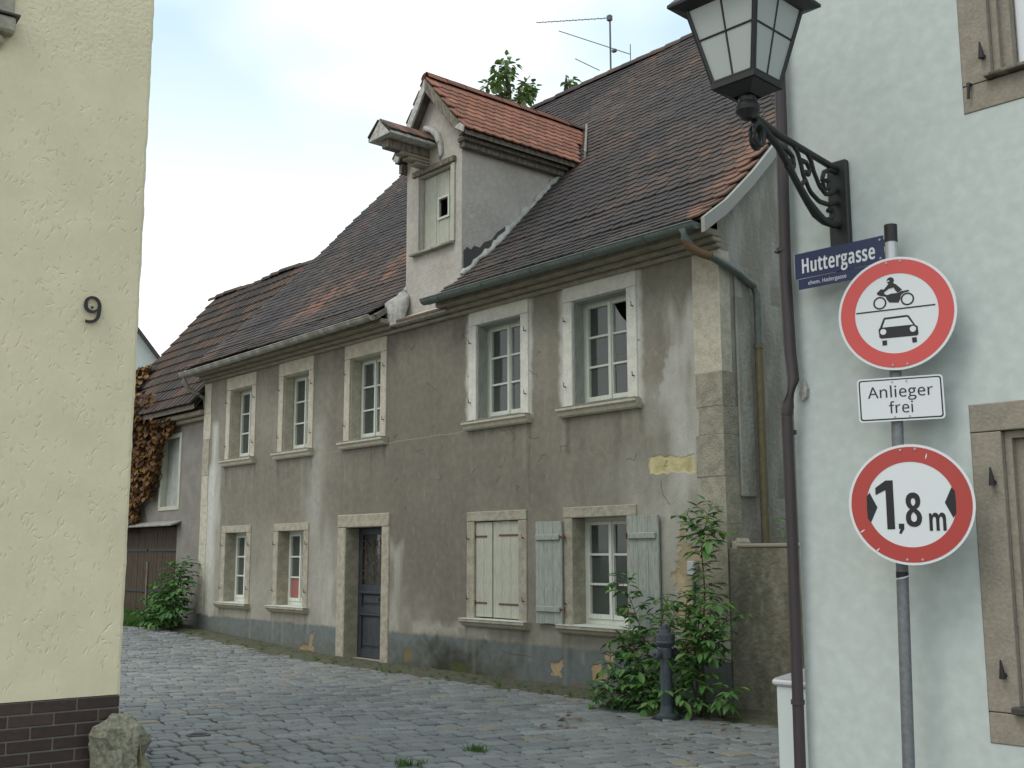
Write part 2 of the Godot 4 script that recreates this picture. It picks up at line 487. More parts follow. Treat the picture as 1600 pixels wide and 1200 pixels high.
# upper and lower windows: left, right, bottom and top of the stone surround
var WIN := [
	[-4.74, -3.58, 3.33, 4.80], [-2.74, -1.56, 3.33, 4.82], [-0.60, 0.59, 3.35, 4.83], [2.61, 3.85, 3.38, 4.87], [4.51, 5.76, 3.38, 4.87],
	[-4.74, -3.60, 0.74, 2.12], [-2.77, -1.60, 0.74, 2.12], [2.58, 3.80, 0.75, 2.16], [4.48, 5.70, 0.75, 2.16]]
const DOOR := [-0.70, 0.73, -0.05, 2.21]

func prof_at_z(z: float) -> float:
	for i in PROFILE.size() - 1:
		var a: Vector2 = PROFILE[i]
		var b: Vector2 = PROFILE[i + 1]
		if z <= a.x and z >= b.x:
			return lerpf(a.y, b.y, (a.x - z) / (a.x - b.x))
	return PROFILE[-1].y if z < PROFILE[-1].x else PROFILE[0].y
func prof_z(h: float) -> float:
	for i in PROFILE.size() - 1:
		var a: Vector2 = PROFILE[i]
		var b: Vector2 = PROFILE[i + 1]
		if h >= a.y and h <= b.y:
			return lerpf(a.x, b.x, (h - a.y) / (b.y - a.y))
	return PROFILE[-1].x
func prof_s(s: float) -> Array:      # position and slope direction at arc length s above the eave
	for i in PROFILE.size() - 1:
		var a: Vector2 = PROFILE[i]
		var b: Vector2 = PROFILE[i + 1]
		var l := a.distance_to(b)
		if s <= l or i == PROFILE.size() - 2:
			var d := (b - a) / l
			return [a + d * s, d]
		s -= l
	return []

func facade_texture() -> Array:
	# plaster of the front: grey brown render, pale wash-outs, paint halos, blue grey plinth, ochre patches where the render fell off
	var W := 1520
	var H := 600
	var px := W / (WU1 - WU0)
	var n1 := noise_bytes(101, 0.008, W, H, 5, false)
	var n2 := noise_bytes(102, 0.055, W, H, 4, false)
	var n3 := noise_bytes(103, 0.02, W, H, 4, false)
	var n4 := noise_bytes(104, 0.3, W, H, 2, false)
	var r := PackedFloat32Array(); r.resize(W * H)
	var g := PackedFloat32Array(); g.resize(W * H)
	var b := PackedFloat32Array(); b.resize(W * H)
	var hh := PackedFloat32Array(); hh.resize(W * H)
	for y in H:
		for x in W:
			var i := y * W + x
			var a := n1[i] / 255.0
			var c := n2[i] / 255.0
			var st := n3[int(y * 0.12) * W + x] / 255.0
			var w := 0.66 + 0.32 * a + 0.24 * c + 0.20 * st + 0.22 * (n4[i] / 255.0 - 0.5)
			r[i] = 0.222 * w
			g[i] = 0.206 * w
			b[i] = 0.168 * w
			hh[i] = 0.5 + 0.10 * c + 0.22 * (n4[i] / 255.0)
	var top := 5.0
	# left, right, bottom, top, colour, strength, feather, ragged, depth
	var F := [
		[-0.9, 2.6, 0.5, 4.9, L(0.145, 0.131, 0.104), 0.6, 0.9, 0.7, 0.0],
		[-4.9, -1.9, 2.2, 3.3, L(0.158, 0.147, 0.113), 0.5, 0.5, 0.5, 0.0],
		[2.3, 4.2, 2.1, 3.2, L(0.158, 0.147, 0.113), 0.35, 0.5, 0.5, 0.0],
		[-5.42, -4.98, 0.3, 3.25, L(0.52, 0.52, 0.48), 0.95, 0.14, 0.22, 0.0],
		[-5.28, -5.10, 2.9, 4.05, L(0.52, 0.52, 0.48), 0.9, 0.08, 0.12, 0.0],
		[-5.4, -3.2, 0.4, 1.2, L(0.37, 0.355, 0.29), 0.75, 0.5, 0.5, 0.0],
		[-3.3, -1.4, 0.4, 1.0, L(0.34, 0.325, 0.275), 0.6, 0.4, 0.5, 0.0],
		[-1.62, -1.22, 1.9, 3.75, L(0.36, 0.355, 0.32), 0.65, 0.18, 0.22, 0.0],
		[-1.8, -1.35, 1.9, 2.6, L(0.35, 0.345, 0.31), 0.6, 0.2, 0.3, 0.0],
		[-1.58, -0.72, 0.5, 1.9, L(0.37, 0.36, 0.325), 0.75, 0.25, 0.35, 0.0],
		[-1.1, -0.72, 0.4, 1.3, L(0.43, 0.42, 0.38), 0.7, 0.12, 0.35, 0.0],
		[0.78, 0.98, 0.55, 1.7, L(0.46, 0.45, 0.41), 0.85, 0.10, 0.26, 0.0],
		[0.74, 1.5, 0.45, 0.95, L(0.33, 0.315, 0.275), 0.6, 0.3, 0.4, 0.0],
		[4.0, 6.0, 0.48, 0.72, L(0.30, 0.285, 0.24), 0.6, 0.15, 0.2, 0.0],
		[-3.6, -2.75, 0.6, 2.1, L(0.30, 0.285, 0.24), 0.5, 0.3, 0.35, 0.0],
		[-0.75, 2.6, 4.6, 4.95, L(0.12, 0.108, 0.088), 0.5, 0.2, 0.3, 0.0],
		[5.8, 6.62, 3.0, 3.5, L(0.36, 0.35, 0.315), 0.55, 0.25, 0.5, 0.0],
		[1.3, 3.0, 0.50, 0.66, L(0.40, 0.38, 0.33), 0.8, 0.06, 0.12, 0.0],
		[1.1, 2.4, 0.9, 1.8, L(0.15, 0.135, 0.105), 0.5, 0.5, 0.5, 0.0],
		[6.28, 6.62, 2.3, 4.3, L(0.50, 0.49, 0.45), 0.8, 0.18, 0.4, 0.0],
		[5.75, 6.62, 0.5, 2.45, L(0.49, 0.475, 0.425), 0.8, 0.5, 0.6, 0.0],
		[6.15, 6.35, 3.3, 3.8, L(0.45, 0.45, 0.42), 0.8, 0.06, 0.25, 0.0],
		[5.0, 6.2, 2.2, 2.6, L(0.27, 0.255, 0.22), 0.5, 0.3, 0.4, 0.0],
		# paint that ran past the surrounds of the two white windows
		[2.55, 3.91, 3.34, 4.92, L(0.56, 0.56, 0.52), 0.9, 0.035, 0.05, 0.0],
		[4.44, 5.83, 3.34, 4.92, L(0.56, 0.56, 0.52), 0.9, 0.04, 0.06, 0.0],
		# plinth
		[-6.0, 7.2, -0.4, 0.48, L(0.138, 0.158, 0.155), 1.0, 0.02, 0.025, -0.05],
		[-5.8, -0.7, -0.4, 0.28, L(0.115, 0.118, 0.098), 0.55, 0.12, 0.3, 0.0],
		[0.9, 3.5, -0.4, 0.22, L(0.070, 0.070, 0.044), 0.9, 0.22, 0.22, 0.0],
		[1.75, 2.75, -0.3, 0.33, L(0.030, 0.033, 0.019), 0.95, 0.2, 0.25, -0.25],
		[2.2, 2.6, 0.0, 0.14, L(0.075, 0.085, 0.022), 0.8, 0.05, 0.15, -0.1],
		[1.15, 1.35, 0.1, 0.22, L(0.20, 0.15, 0.05), 0.8, 0.04, 0.12, -0.1],
		[3.4, 6.4, -0.4, 0.06, L(0.17, 0.125, 0.09), 0.7, 0.05, 0.12, 0.0],
		# render fallen off
		[5.90, 6.57, 2.485, 2.67, L(0.56, 0.49, 0.27), 1.0, 0.012, 0.06, -0.5],
		[6.10, 6.5, 2.54, 2.60, L(0.42, 0.38, 0.19), 0.7, 0.03, 0.14, -0.1],
		[6.30, 6.62, 0.55, 1.78, L(0.36, 0.29, 0.185), 1.0, 0.012, 0.26, -0.6],
		[6.34, 6.52, 0.8, 1.3, L(0.50, 0.42, 0.27), 0.8, 0.05, 0.3, -0.1],
		[4.22, 4.40, 0.14, 0.28, L(0.40, 0.30, 0.165), 1.0, 0.012, 0.12, -0.6],
		[4.96, 5.24, 0.15, 0.30, L(0.38, 0.285, 0.16), 1.0, 0.012, 0.16, -0.6],
		[5.18, 5.26, 0.30, 0.42, L(0.42, 0.33, 0.2), 1.0, 0.012, 0.10, -0.5],
		[-1.85, -1.35, 0.04, 0.16, L(0.27, 0.20, 0.115), 1.0, 0.012, 0.14, -0.6],
		[-1.52, -1.40, 0.10, 0.33, L(0.30, 0.23, 0.135), 1.0, 0.012, 0.12, -0.6],
		[-1.78, -1.68, 0.0, 0.08, L(0.38, 0.32, 0.24), 0.8, 0.03, 0.1, 0.0]]
	R.seed = 71
	for w in WIN:             # runs of dirty water from the ends of the sills
		for q in 9:
			var u: float = (w[0] + ran(-0.06, 0.1)) if q % 2 else (w[1] + ran(-0.1, 0.06))
			if q > 5:
				u = ran(w[0], w[1])
			var dl := ran(0.12, 0.75)
			var hb: float = w[2] - 0.10
			F.append([u - 0.006, u + 0.006, hb - dl, hb, L(0.085, 0.077, 0.058) if q % 3 else L(0.36, 0.35, 0.30), ran(0.3, 0.6), ran(0.03, 0.07), 0.03, 0.0])
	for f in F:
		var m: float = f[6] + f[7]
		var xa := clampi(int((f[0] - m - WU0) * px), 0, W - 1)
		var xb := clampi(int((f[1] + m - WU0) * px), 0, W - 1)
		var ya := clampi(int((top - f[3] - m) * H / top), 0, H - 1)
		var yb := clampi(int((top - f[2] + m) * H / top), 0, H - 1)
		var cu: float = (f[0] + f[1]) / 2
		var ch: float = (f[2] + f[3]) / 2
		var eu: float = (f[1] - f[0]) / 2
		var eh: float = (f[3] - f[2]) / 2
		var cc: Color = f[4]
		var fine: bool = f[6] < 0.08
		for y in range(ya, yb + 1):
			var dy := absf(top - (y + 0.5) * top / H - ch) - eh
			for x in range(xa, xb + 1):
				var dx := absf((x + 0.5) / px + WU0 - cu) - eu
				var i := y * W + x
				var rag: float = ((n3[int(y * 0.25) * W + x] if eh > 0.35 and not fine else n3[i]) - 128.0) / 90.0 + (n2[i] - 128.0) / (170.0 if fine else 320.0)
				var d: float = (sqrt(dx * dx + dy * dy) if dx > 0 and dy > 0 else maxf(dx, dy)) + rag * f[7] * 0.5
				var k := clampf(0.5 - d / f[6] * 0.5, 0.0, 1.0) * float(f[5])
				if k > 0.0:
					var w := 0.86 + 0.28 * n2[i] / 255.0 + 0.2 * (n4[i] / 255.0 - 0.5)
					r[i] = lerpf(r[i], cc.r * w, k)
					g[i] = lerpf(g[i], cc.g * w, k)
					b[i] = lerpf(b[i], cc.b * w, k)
					hh[i] += f[8] * k
	# thin lines: scratches, the cracks along the old floor joint and the bare creeper stems
	var lines := [[0.6, 3.24, 2.6, 3.28, L(0.36, 0.35, 0.31), 1], [-1.5, 3.22, -0.7, 3.22, L(0.33, 0.32, 0.28), 1], [3.87, 3.2, 3.86, 2.2, L(0.09, 0.08, 0.07), 1], [3.3, 0.36, 3.9, 0.34, L(0.05, 0.05, 0.05), 1]]
	R.seed = 77
	for i in 70:
		var u := ran(3.9, 6.5)
		var h := ran(2.2, 4.7)
		lines.append([u, h, u + ran(-0.05, 0.3), h - ran(0.1, 0.5), L(0.34, 0.33, 0.3), 0])
	for i in 46:
		var u := ran(-0.5, 2.4)
		var h := ran(0.8, 3.3)
		lines.append([u, h, u + ran(-0.02, 0.02), h - ran(0.03, 0.12), L(0.42, 0.41, 0.38), 0])
	for i in 34:
		var u := ran(0.8, 6.3)
		var h := ran(2.3, 4.7)
		for j in 3:
			var e := Vector2(u + ran(-0.12, 0.12), h + ran(-0.1, 0.06))
			lines.append([u, h, e.x, e.y, L(0.06, 0.052, 0.04), 1])
			u = e.x
			h = e.y
	for l in lines:
		var a := Vector2((l[0] - WU0) * px, (top - l[1]) * H / top)
		var e := Vector2((l[2] - WU0) * px, (top - l[3]) * H / top)
		var steps := int(a.distance_to(e)) + 1
		var wob := 0.0
		for s in steps:
			wob += ran(-0.35, 0.35)
			var p := a.lerp(e, float(s) / steps)
			p += (e - a).normalized().orthogonal() * wob
			var xi := int(p.x)
			var yi := int(p.y)
			if xi < 0 or yi < 0 or xi >= W or yi >= H:
				continue
			var i := yi * W + xi
			var k := 0.75 if l[5] == 1 else 0.4
			r[i] = lerpf(r[i], l[4].r, k)
			g[i] = lerpf(g[i], l[4].g, k)
			b[i] = lerpf(b[i], l[4].b, k)
	for q in 2600:            # pits and specks in the render
		var i := R.randi() % (W * H)
		var k := ran(0.25, 0.7)
		var dark := q % 5 != 0
		r[i] = lerpf(r[i], 0.05 if dark else 0.45, k)
		g[i] = lerpf(g[i], 0.045 if dark else 0.44, k)
		b[i] = lerpf(b[i], 0.038 if dark else 0.40, k)
		if dark:
			hh[i] -= 0.3
	var ramp := PackedByteArray()
	ramp.resize(4096)
	for i in 4096:
		ramp[i] = lum(i / 4095.0)
	var data := PackedByteArray(); data.resize(W * H * 3)
	var bump := PackedByteArray(); bump.resize(W * H)
	for i in W * H:
		data[i * 3] = ramp[int(clampf(r[i], 0, 1) * 4095)]
		data[i * 3 + 1] = ramp[int(clampf(g[i], 0, 1) * 4095)]
		data[i * 3 + 2] = ramp[int(clampf(b[i], 0, 1) * 4095)]
		bump[i] = int(clampf(hh[i] * 0.55 + 0.2, 0, 1) * 255)
	var im := Image.create_from_data(W, H, false, Image.FORMAT_L8, bump)
	im.convert(Image.FORMAT_RGBA8)
	im.bump_map_to_normal_map(3.0)
	return [ImageTexture.create_from_image(Image.create_from_data(W, H, false, Image.FORMAT_RGB8, data)), ImageTexture.create_from_image(im)]

func wall_sheet(mb: MB, u0: float, u1: float, h0: float, h1: float, holes: Array, z: float, hint: Vector3, top := 5.0) -> void:
	var us := [u0, u1]
	var hs := [h0, h1]
	for o in holes:
		us.append_array([o[0], o[1]])
		hs.append_array([o[2], o[3]])
	us.sort()
	hs.sort()
	for i in us.size() - 1:
		for j in hs.size() - 1:
			var a := Vector2(us[i], hs[j])
			var b := Vector2(us[i + 1], hs[j + 1])
			if b.x - a.x < 1e-4 or b.y - a.y < 1e-4:
				continue
			var c := (a + b) / 2
			var open := false
			for o in holes:
				open = open or (c.x > o[0] and c.x < o[1] and c.y > o[2] and c.y < o[3])
			if open:
				continue
			var uv := func(p: Vector2) -> Vector2: return Vector2((p.x - u0) / (u1 - u0), 1.0 - p.y / top)
			mb.uvquad(Vector3(a.x, a.y, z), Vector3(b.x, a.y, z), Vector3(b.x, b.y, z), Vector3(a.x, b.y, z), hint, uv.call(a), uv.call(Vector2(b.x, a.y)), uv.call(b), uv.call(Vector2(a.x, b.y)))

func window_part(house: Node3D, w: Array, kind: int, i: int) -> Node3D:
	var win := holder("window", house)
	var u0: float = w[0]
	var u1: float = w[1]
	var h0: float = w[2]
	var h1: float = w[3]
	var upper := i < 5
	var sw := 0.16
	var lint := 0.15 if upper else 0.13
	var stone: Material = [M.cream_stone, M.white_stone, M.grey_stone][kind]
	var a := u0 + sw
	var b := u1 - sw
	var t := h1 - lint
	# surround: two jambs and a lintel, each a stone of its own
	for side in [[u0, a], [b, u1]]:
		var mb := MB.new()
		mb.cbox(Vector3(side[0], h0, -0.28), Vector3(side[1], t - 0.002, 0.018), 0.008)
		obj("jamb_stone", mb, stone, win)
	var ml := MB.new()
	ml.cbox(Vector3(u0, t, -0.28), Vector3(u1, h1 + (0.09 if upper else 0.0), 0.021), 0.008)
	obj("lintel", ml, stone, win)
	if kind == 1 or upper:      # painted rebate inside the jambs
		var mr := MB.new()
		mr.box(Vector3(a + 0.001, h0, -0.18), Vector3(a + 0.012, t - 0.003, -0.02))
		mr.box(Vector3(b - 0.012, h0, -0.18), Vector3(b - 0.001, t - 0.003, -0.02))
		mr.box(Vector3(a + 0.013, t - 0.016, -0.18), Vector3(b - 0.013, t - 0.002, -0.02))
		obj("rebate", mr, M.paint_grey if kind == 1 else stone, win)
	# sill: moulded stone with a strip of sheet metal on top
	var ms := MB.new()
	var yb := h0 - (0.115 if upper else 0.10)
	ms.prism(PackedVector2Array([Vector2(-0.28, h0 - 0.002), Vector2(0.115, h0 - 0.002), Vector2(0.115, h0 - 0.035), Vector2(0.085, h0 - 0.055), Vector2(0.07, yb + 0.02), Vector2(0.045, yb), Vector2(-0.28, yb)]), 0.0, u1 - u0 + 0.09)
	var so := obj("sill", ms, M.cream_stone if upper else M.grey_stone, win)
	so.transform = Transform3D(Basis(Vector3(0, 0, 1), Vector3(0, 1, 0), Vector3(-1, 0, 0)), Vector3(u1 + 0.045, 0, 0))
	var mf := MB.new()
	mf.quad(Vector3(u0 - 0.05, h0 + 0.014, -0.19), Vector3(u1 + 0.05, h0 + 0.014, -0.19), Vector3(u1 + 0.05, h0 + 0.004, 0.125), Vector3(u0 - 0.05, h0 + 0.004, 0.125), Vector3.UP)
	mf.quad(Vector3(u0 - 0.05, h0 + 0.004, 0.125), Vector3(u1 + 0.05, h0 + 0.004, 0.125), Vector3(u1 + 0.05, h0 - 0.016, 0.128), Vector3(u0 - 0.05, h0 - 0.016, 0.128), Vector3(0, 0, 1))
	mf.quad(Vector3(u0 - 0.05, h0 + 0.002, -0.19), Vector3(u1 + 0.05, h0 + 0.002, -0.19), Vector3(u1 + 0.05, h0 + 0.001, 0.123), Vector3(u0 - 0.05, h0 + 0.001, 0.123), Vector3.DOWN)
	# the sheet lies in the recess only as wide as the opening
	mf = MB.new()
	mf.box(Vector3(a + 0.002, h0 + 0.001, -0.20), Vector3(b - 0.002, h0 + 0.012, 0.02))
	mf.box(Vector3(u0 - 0.045, h0 + 0.001, 0.023), Vector3(u1 + 0.045, h0 + 0.008, 0.122))
	obj("sill_flashing", mf, M.zinc_old if upper else M.paint_white, win)
	# shutter pins on the jambs
	for s in [u0 + 0.045, u1 - 0.045]:
		for k in [0.2, 0.82]:
			var mp := MB.new()
			var y := lerpf(h0, t, k)
			mp.tube([Vector3(s, y, 0.01), Vector3(s, y, 0.05), Vector3(s, y + 0.05, 0.055)], [0.008, 0.009, 0.007], 6)
			obj("shutter_pin", mp, M.rust, win)
	if i == 7:
		return win
	# casement: fixed frame, two leaves, six panes
	var zf := -0.235
	var zg := -0.205
	var paint: Material = M.paint_white
	var fr := MB.new()
	var fw := 0.045
	fr.box(Vector3(a, h0 + 0.013, zf - 0.02), Vector3(a + fw, t, zg))
	fr.box(Vector3(b - fw, h0 + 0.013, zf - 0.02), Vector3(b, t, zg))
	fr.box(Vector3(a + fw, t - fw, zf - 0.02), Vector3(b - fw, t, zg))
	fr.box(Vector3(a + fw, h0 + 0.013, zf - 0.02), Vector3(b - fw, h0 + 0.075, zg))
	obj("window_frame", fr, paint, win)
	var mid := (a + b) / 2
	var ya := h0 + 0.078
	var yc := t - fw - 0.003
	for side in 2:
		var x0 := (a + fw + 0.003) if side == 0 else mid + 0.002
		var x1 := (mid - 0.002) if side == 0 else b - fw - 0.003
		var sm := MB.new()
		var st := 0.038
		var zz := zg + 0.012
		sm.box(Vector3(x0, ya, zf), Vector3(x0 + st, yc, zz))
		sm.box(Vector3(x1 - st, ya, zf), Vector3(x1, yc, zz))
		sm.box(Vector3(x0 + st, ya, zf), Vector3(x1 - st, ya + 0.055, zz))
		sm.box(Vector3(x0 + st, yc - st, zf), Vector3(x1 - st, yc, zz))
		if side == 1:
			sm.cbox(Vector3(x0 - 0.022, ya, zz), Vector3(x0 + 0.020, yc, zz + 0.016), 0.004)
		var lo := ya + 0.055
		var hi := yc - st
		var ys := [lo]
		for k in [1, 2]:
			var y := lerpf(lo, hi, k / 3.0)
			sm.box(Vector3(x0 + st, y - 0.013, zf + 0.005), Vector3(x1 - st, y + 0.013, zz - 0.004))
			ys.append(y)
		ys.append(hi)
		obj("casement", sm, paint, win)
		for k in 3:
			if i == 4 and side == 1 and k == 2:      # the broken pane keeps its lower corner
				var pm := MB.new()
				var poly := PackedVector2Array([Vector2(x0 + st, ys[2]), Vector2(x1 - st, ys[2]), Vector2(x1 - st, ys[2] + 0.05)])
				for q in 7:
					var w2 := q / 6.0
					poly.append(Vector2(lerpf(x1 - st - 0.02, x0 + st + 0.01, w2), lerpf(ys[2] + 0.06, ys[3], pow(w2, 1.7))))
				poly.append(Vector2(x0 + st, ys[3]))
				pm.prism(poly, zf + 0.012, zf + 0.016)
				obj("broken_pane", pm, M.glass, win)
				continue
			var card: bool = i == 6 and ((side == 0 and k == 0) or (side == 1 and k == 1))
			var pm := MB.new()
			if card:
				pm.box(Vector3(x0 + st + 0.001, ys[k] + 0.001, zf + 0.014), Vector3(x1 - st - 0.001, ys[k + 1] - 0.001, zf + 0.018))
				var po := obj("pane_card", pm, M.pink, win)
				po.set_meta("label", "faded red card in place of a window pane")
			else:
				var tilt := ran(-0.006, 0.006)
				pm.quad(Vector3(x0 + st, ys[k], zf + 0.014 + tilt), Vector3(x1 - st, ys[k], zf + 0.014 - tilt), Vector3(x1 - st, ys[k + 1], zf + 0.014 - tilt), Vector3(x0 + st, ys[k + 1], zf + 0.014 + tilt), Vector3(0, 0, 1))
				obj("pane", pm, M.glass, win)
	return win

func shutter(house: Node3D, u0: float, u1: float, h0: float, h1: float, z: float, paint: Material, battens: Array, straps: Array, called: String) -> void:
	var s := holder("shutter", house)
	s.set_meta("label", called)
	var n := 3 if u1 - u0 > 0.45 else 2
	for i in n:
		var mb := MB.new()
		var a := lerpf(u0, u1, float(i) / n)
		var b := lerpf(u0, u1, float(i + 1) / n) - 0.003
		mb.cbox(Vector3(a, h0 + ran(0, 0.006), z), Vector3(b, h1 - ran(0, 0.006), z + 0.028 + ran(0, 0.002)), 0.003)
		obj("plank", mb, paint, s)
	for y in battens:
		var mb := MB.new()
		mb.cbox(Vector3(u0 + 0.02, y - 0.035, z + 0.031), Vector3(u1 - 0.03, y + 0.035, z + 0.055), 0.008)
		obj("batten", mb, paint, s)
	for e in straps:
		var mb := MB.new()
		mb.box(Vector3(e[0], e[2] - 0.012, z + 0.031), Vector3(e[1], e[2] + 0.012, z + 0.036))
		mb.tube([Vector3(e[3], e[2] - 0.035, z + 0.04), Vector3(e[3], e[2] + 0.035, z + 0.04)], [0.011], 8)
		obj("strap_hinge", mb, M.rust, s)

func biber(w: float, l: float, th: float) -> ArrayMesh:      # plain tile with a segment-cut tail; y runs up the slope
	var mb := MB.new()
	var p := PackedVector2Array()
	for i in 7:
		var x := lerpf(-w / 2, w / 2, i / 6.0)
		p.append(Vector2(x, 0.035 * pow(absf(x) / (w / 2), 2.0)))
	p.append(Vector2(w / 2, l))
	p.append(Vector2(-w / 2, l))
	mb.prism(p, -th / 2, th / 2)
	return mb.mesh()

func roof_tone(u: float, z: float, n: FastNoiseLite) -> int:
	var v := n.get_noise_2d(u * 3.0, z * 3.0) + ran(-0.28, 0.28)
	v += 0.36 * smoothstep(6.45, 7.0, u) * smoothstep(-2.4, -0.2, z)
	v += 0.24 * smoothstep(-1.2, 0.0, z) * smoothstep(2.0, 2.6, u) * (1.0 - smoothstep(3.2, 4.8, u))
	v += 0.35 * exp(-pow((u - 2.6) / 0.8, 2.0)) * exp(-pow((z + 3.6) / 0.9, 2.0))
	v += 0.16 * exp(-pow((u - 0.3) / 0.4, 2.0)) * smoothstep(-1.6, 0.0, z)
	if v > 0.70: return 5
	if v > 0.54: return 4
	if v > 0.36: return 3
	if v > 0.14: return 2
	return 0 if v > -0.1 else 1

func build_roof(house: Node3D) -> void:
	var roof := holder("roof", house)
	# boarded deck, front and back slopes, with a gap at the hoist dormer
	var dk := MB.new()
	var V0 := WU0 - 0.10
	var V1 := WU1 + 0.14
	for i in PROFILE.size() - 1:
		var a: Vector2 = PROFILE[i]
		var b: Vector2 = PROFILE[i + 1]
		var nrm := Vector3(0, a.x - b.x, b.y - a.y)
		var spans := [[V0, 0.86], [2.18 if i == 0 else 2.41, V1]] if i < 2 else [[V0, V1]]
		for s in spans:
			for o in [0.0, -0.09]:
				dk.quad(Vector3(s[0], a.y + o, a.x), Vector3(s[1], a.y + o, a.x), Vector3(s[1], b.y + o, b.x), Vector3(s[0], b.y + o, b.x), nrm if o == 0.0 else -nrm)
			for e in 2:
				dk.quad(Vector3(s[e], a.y, a.x), Vector3(s[e], b.y, b.x), Vector3(s[e], b.y - 0.09, b.x), Vector3(s[e], a.y - 0.09, a.x), Vector3(-1 if e == 0 else 1, 0, 0))
	dk.quad(Vector3(V0, 10.5, -4.9), Vector3(V1, 10.5, -4.9), Vector3(V1, 5.14, -10.2), Vector3(V0, 5.14, -10.2), Vector3(0, 1, -1))
	obj("roof_deck", dk, M.old_wood, roof)
	var n := FastNoiseLite.new()
	n.seed = 5
	n.frequency = 0.12
	n.fractal_octaves = 3
	var sag := FastNoiseLite.new()
	sag.seed = 9
	sag.frequency = 0.25
	var shapes := [biber(0.170, 0.30, 0.020), biber(0.166, 0.31, 0.022), biber(0.172, 0.29, 0.019)]
	R.seed = 31
	var all := []
	var total := 0.0
	for i in PROFILE.size() - 1:
		total += PROFILE[i].distance_to(PROFILE[i + 1])
	var rows := int(total / 0.148)
	for k in rows:
		var ps := prof_s(k * 0.148 - 0.04 if k > 0 else -0.03)
		var p: Vector2 = ps[0]
		var d: Vector2 = ps[1]
		var cnt := int((V1 - V0) / 0.176)
		for j in cnt + 1:
			var u := V0 + 0.09 + (j + 0.5 * (k % 2)) * 0.176 + ran(-0.004, 0.004)
			if u > V1 - 0.06:
				continue
			if p.x > 0.0 and u > 0.80 and u < 2.22:
				continue
			if p.x > -2.25 and u > 0.98 and u < 2.46:
				continue
			var nrm := Vector3(0, -d.x, d.y)
			nrm = Vector3(0, absf(d.x), d.y)
			var yv := Vector3(0, d.y, d.x)
			var bs := Basis(Vector3.RIGHT, yv, Vector3.RIGHT.cross(yv))
			if bs.z.dot(nrm) < 0:
				bs.z = -bs.z
			bs = Basis(bs.x, -ran(0.085, 0.105)) * bs                  # the tail lies on the row below
			bs = Basis(bs.z, ran(-0.018, 0.018)) * bs
			bs = Basis(bs.y.normalized(), ran(-0.02, 0.02)) * bs
			var at := Vector3(u, p.y, p.x) + nrm.normalized() * (0.052 + 0.03 * sag.get_noise_2d(u, k * 0.15) + ran(-0.002, 0.003))
			all.append([Transform3D(bs, at), roof_tone(u, p.x, n), R.randi() % 3, (house.transform * at).distance_to(cam.position) + (100.0 if not seen(house.transform * at) else 0.0)])
	all.sort_custom(func(a, b): return a[3] < b[3])
	var rest := []
	for i in all.size():
		var e: Array = all[i]
		if i < 300:
			obj("tile", shapes[e[2]], M["tile%d" % e[1]], roof, e[0])
		else:
			rest.append([e[0], e[2], T.tile_cols[e[1]] * ran(0.85, 1.15)])
	field("tile_field", shapes, rest, M.tile_any, roof)
	# ridge tiles
	var rm := MB.new()
	for i in 9:
		var w0 := PI * i / 9.0
		var w1 := PI * (i + 1) / 9.0
		for r in [0.13, 0.112]:
			var s := 1.0 if r > 0.12 else -1.0
			rm.quad(Vector3(0, sin(w0) * r, cos(w0) * r), Vector3(0.40, sin(w0) * r * 0.88, cos(w0) * r * 0.88), Vector3(0.40, sin(w1) * r * 0.88, cos(w1) * r * 0.88), Vector3(0, sin(w1) * r, cos(w1) * r), Vector3(0, sin(w0 + 0.17), cos(w0 + 0.17)) * s)
	var rmesh := rm.mesh()
	var u := V0
	while u < V1 - 0.2:
		obj("ridge_tile", rmesh, M["tile%d" % [0, 1, 2, 1, 3][R.randi() % 5]], roof, Transform3D(Basis(Vector3(0, 0, 1), ran(-0.02, 0.03)), Vector3(u, 10.50 + 0.03 * sag.get_noise_2d(u, 9.0), -4.9)))
		u += 0.36
	# plastered verge boards on both gables
	for e: float in [V0 - 0.012, V1 + 0.012]:
		var vb := MB.new()
		for i in PROFILE.size() - 1:
			var a: Vector2 = PROFILE[i]
			var b: Vector2 = PROFILE[i + 1]
			var lo := Vector3(minf(e, e - signf(e) * 0.05), 0, 0)
			var w := 0.05
			var x0: float = e if e < 0 else e - w
			for o in [[0.015, 1.0], [-0.15, -1.0]]:
				vb.quad(Vector3(x0, a.y + o[0], a.x), Vector3(x0 + w, a.y + o[0], a.x), Vector3(x0 + w, b.y + o[0], b.x), Vector3(x0, b.y + o[0], b.x), Vector3(0, o[1], o[1]))
			for q in [[x0, -1.0], [x0 + w, 1.0]]:
				vb.quad(Vector3(q[0], a.y + 0.015, a.x), Vector3(q[0], b.y + 0.015, b.x), Vector3(q[0], b.y - 0.15, b.x), Vector3(q[0], a.y - 0.15, a.x), Vector3(q[1], 0, 0))
			if i == 0:
				vb.quad(Vector3(x0, a.y + 0.015, a.x), Vector3(x0 + w, a.y + 0.015, a.x), Vector3(x0 + w, a.y - 0.15, a.x), Vector3(x0, a.y - 0.15, a.x), Vector3(0, 0, 1))
			lo = lo
		obj("verge_board", vb, M.verge_board, roof)

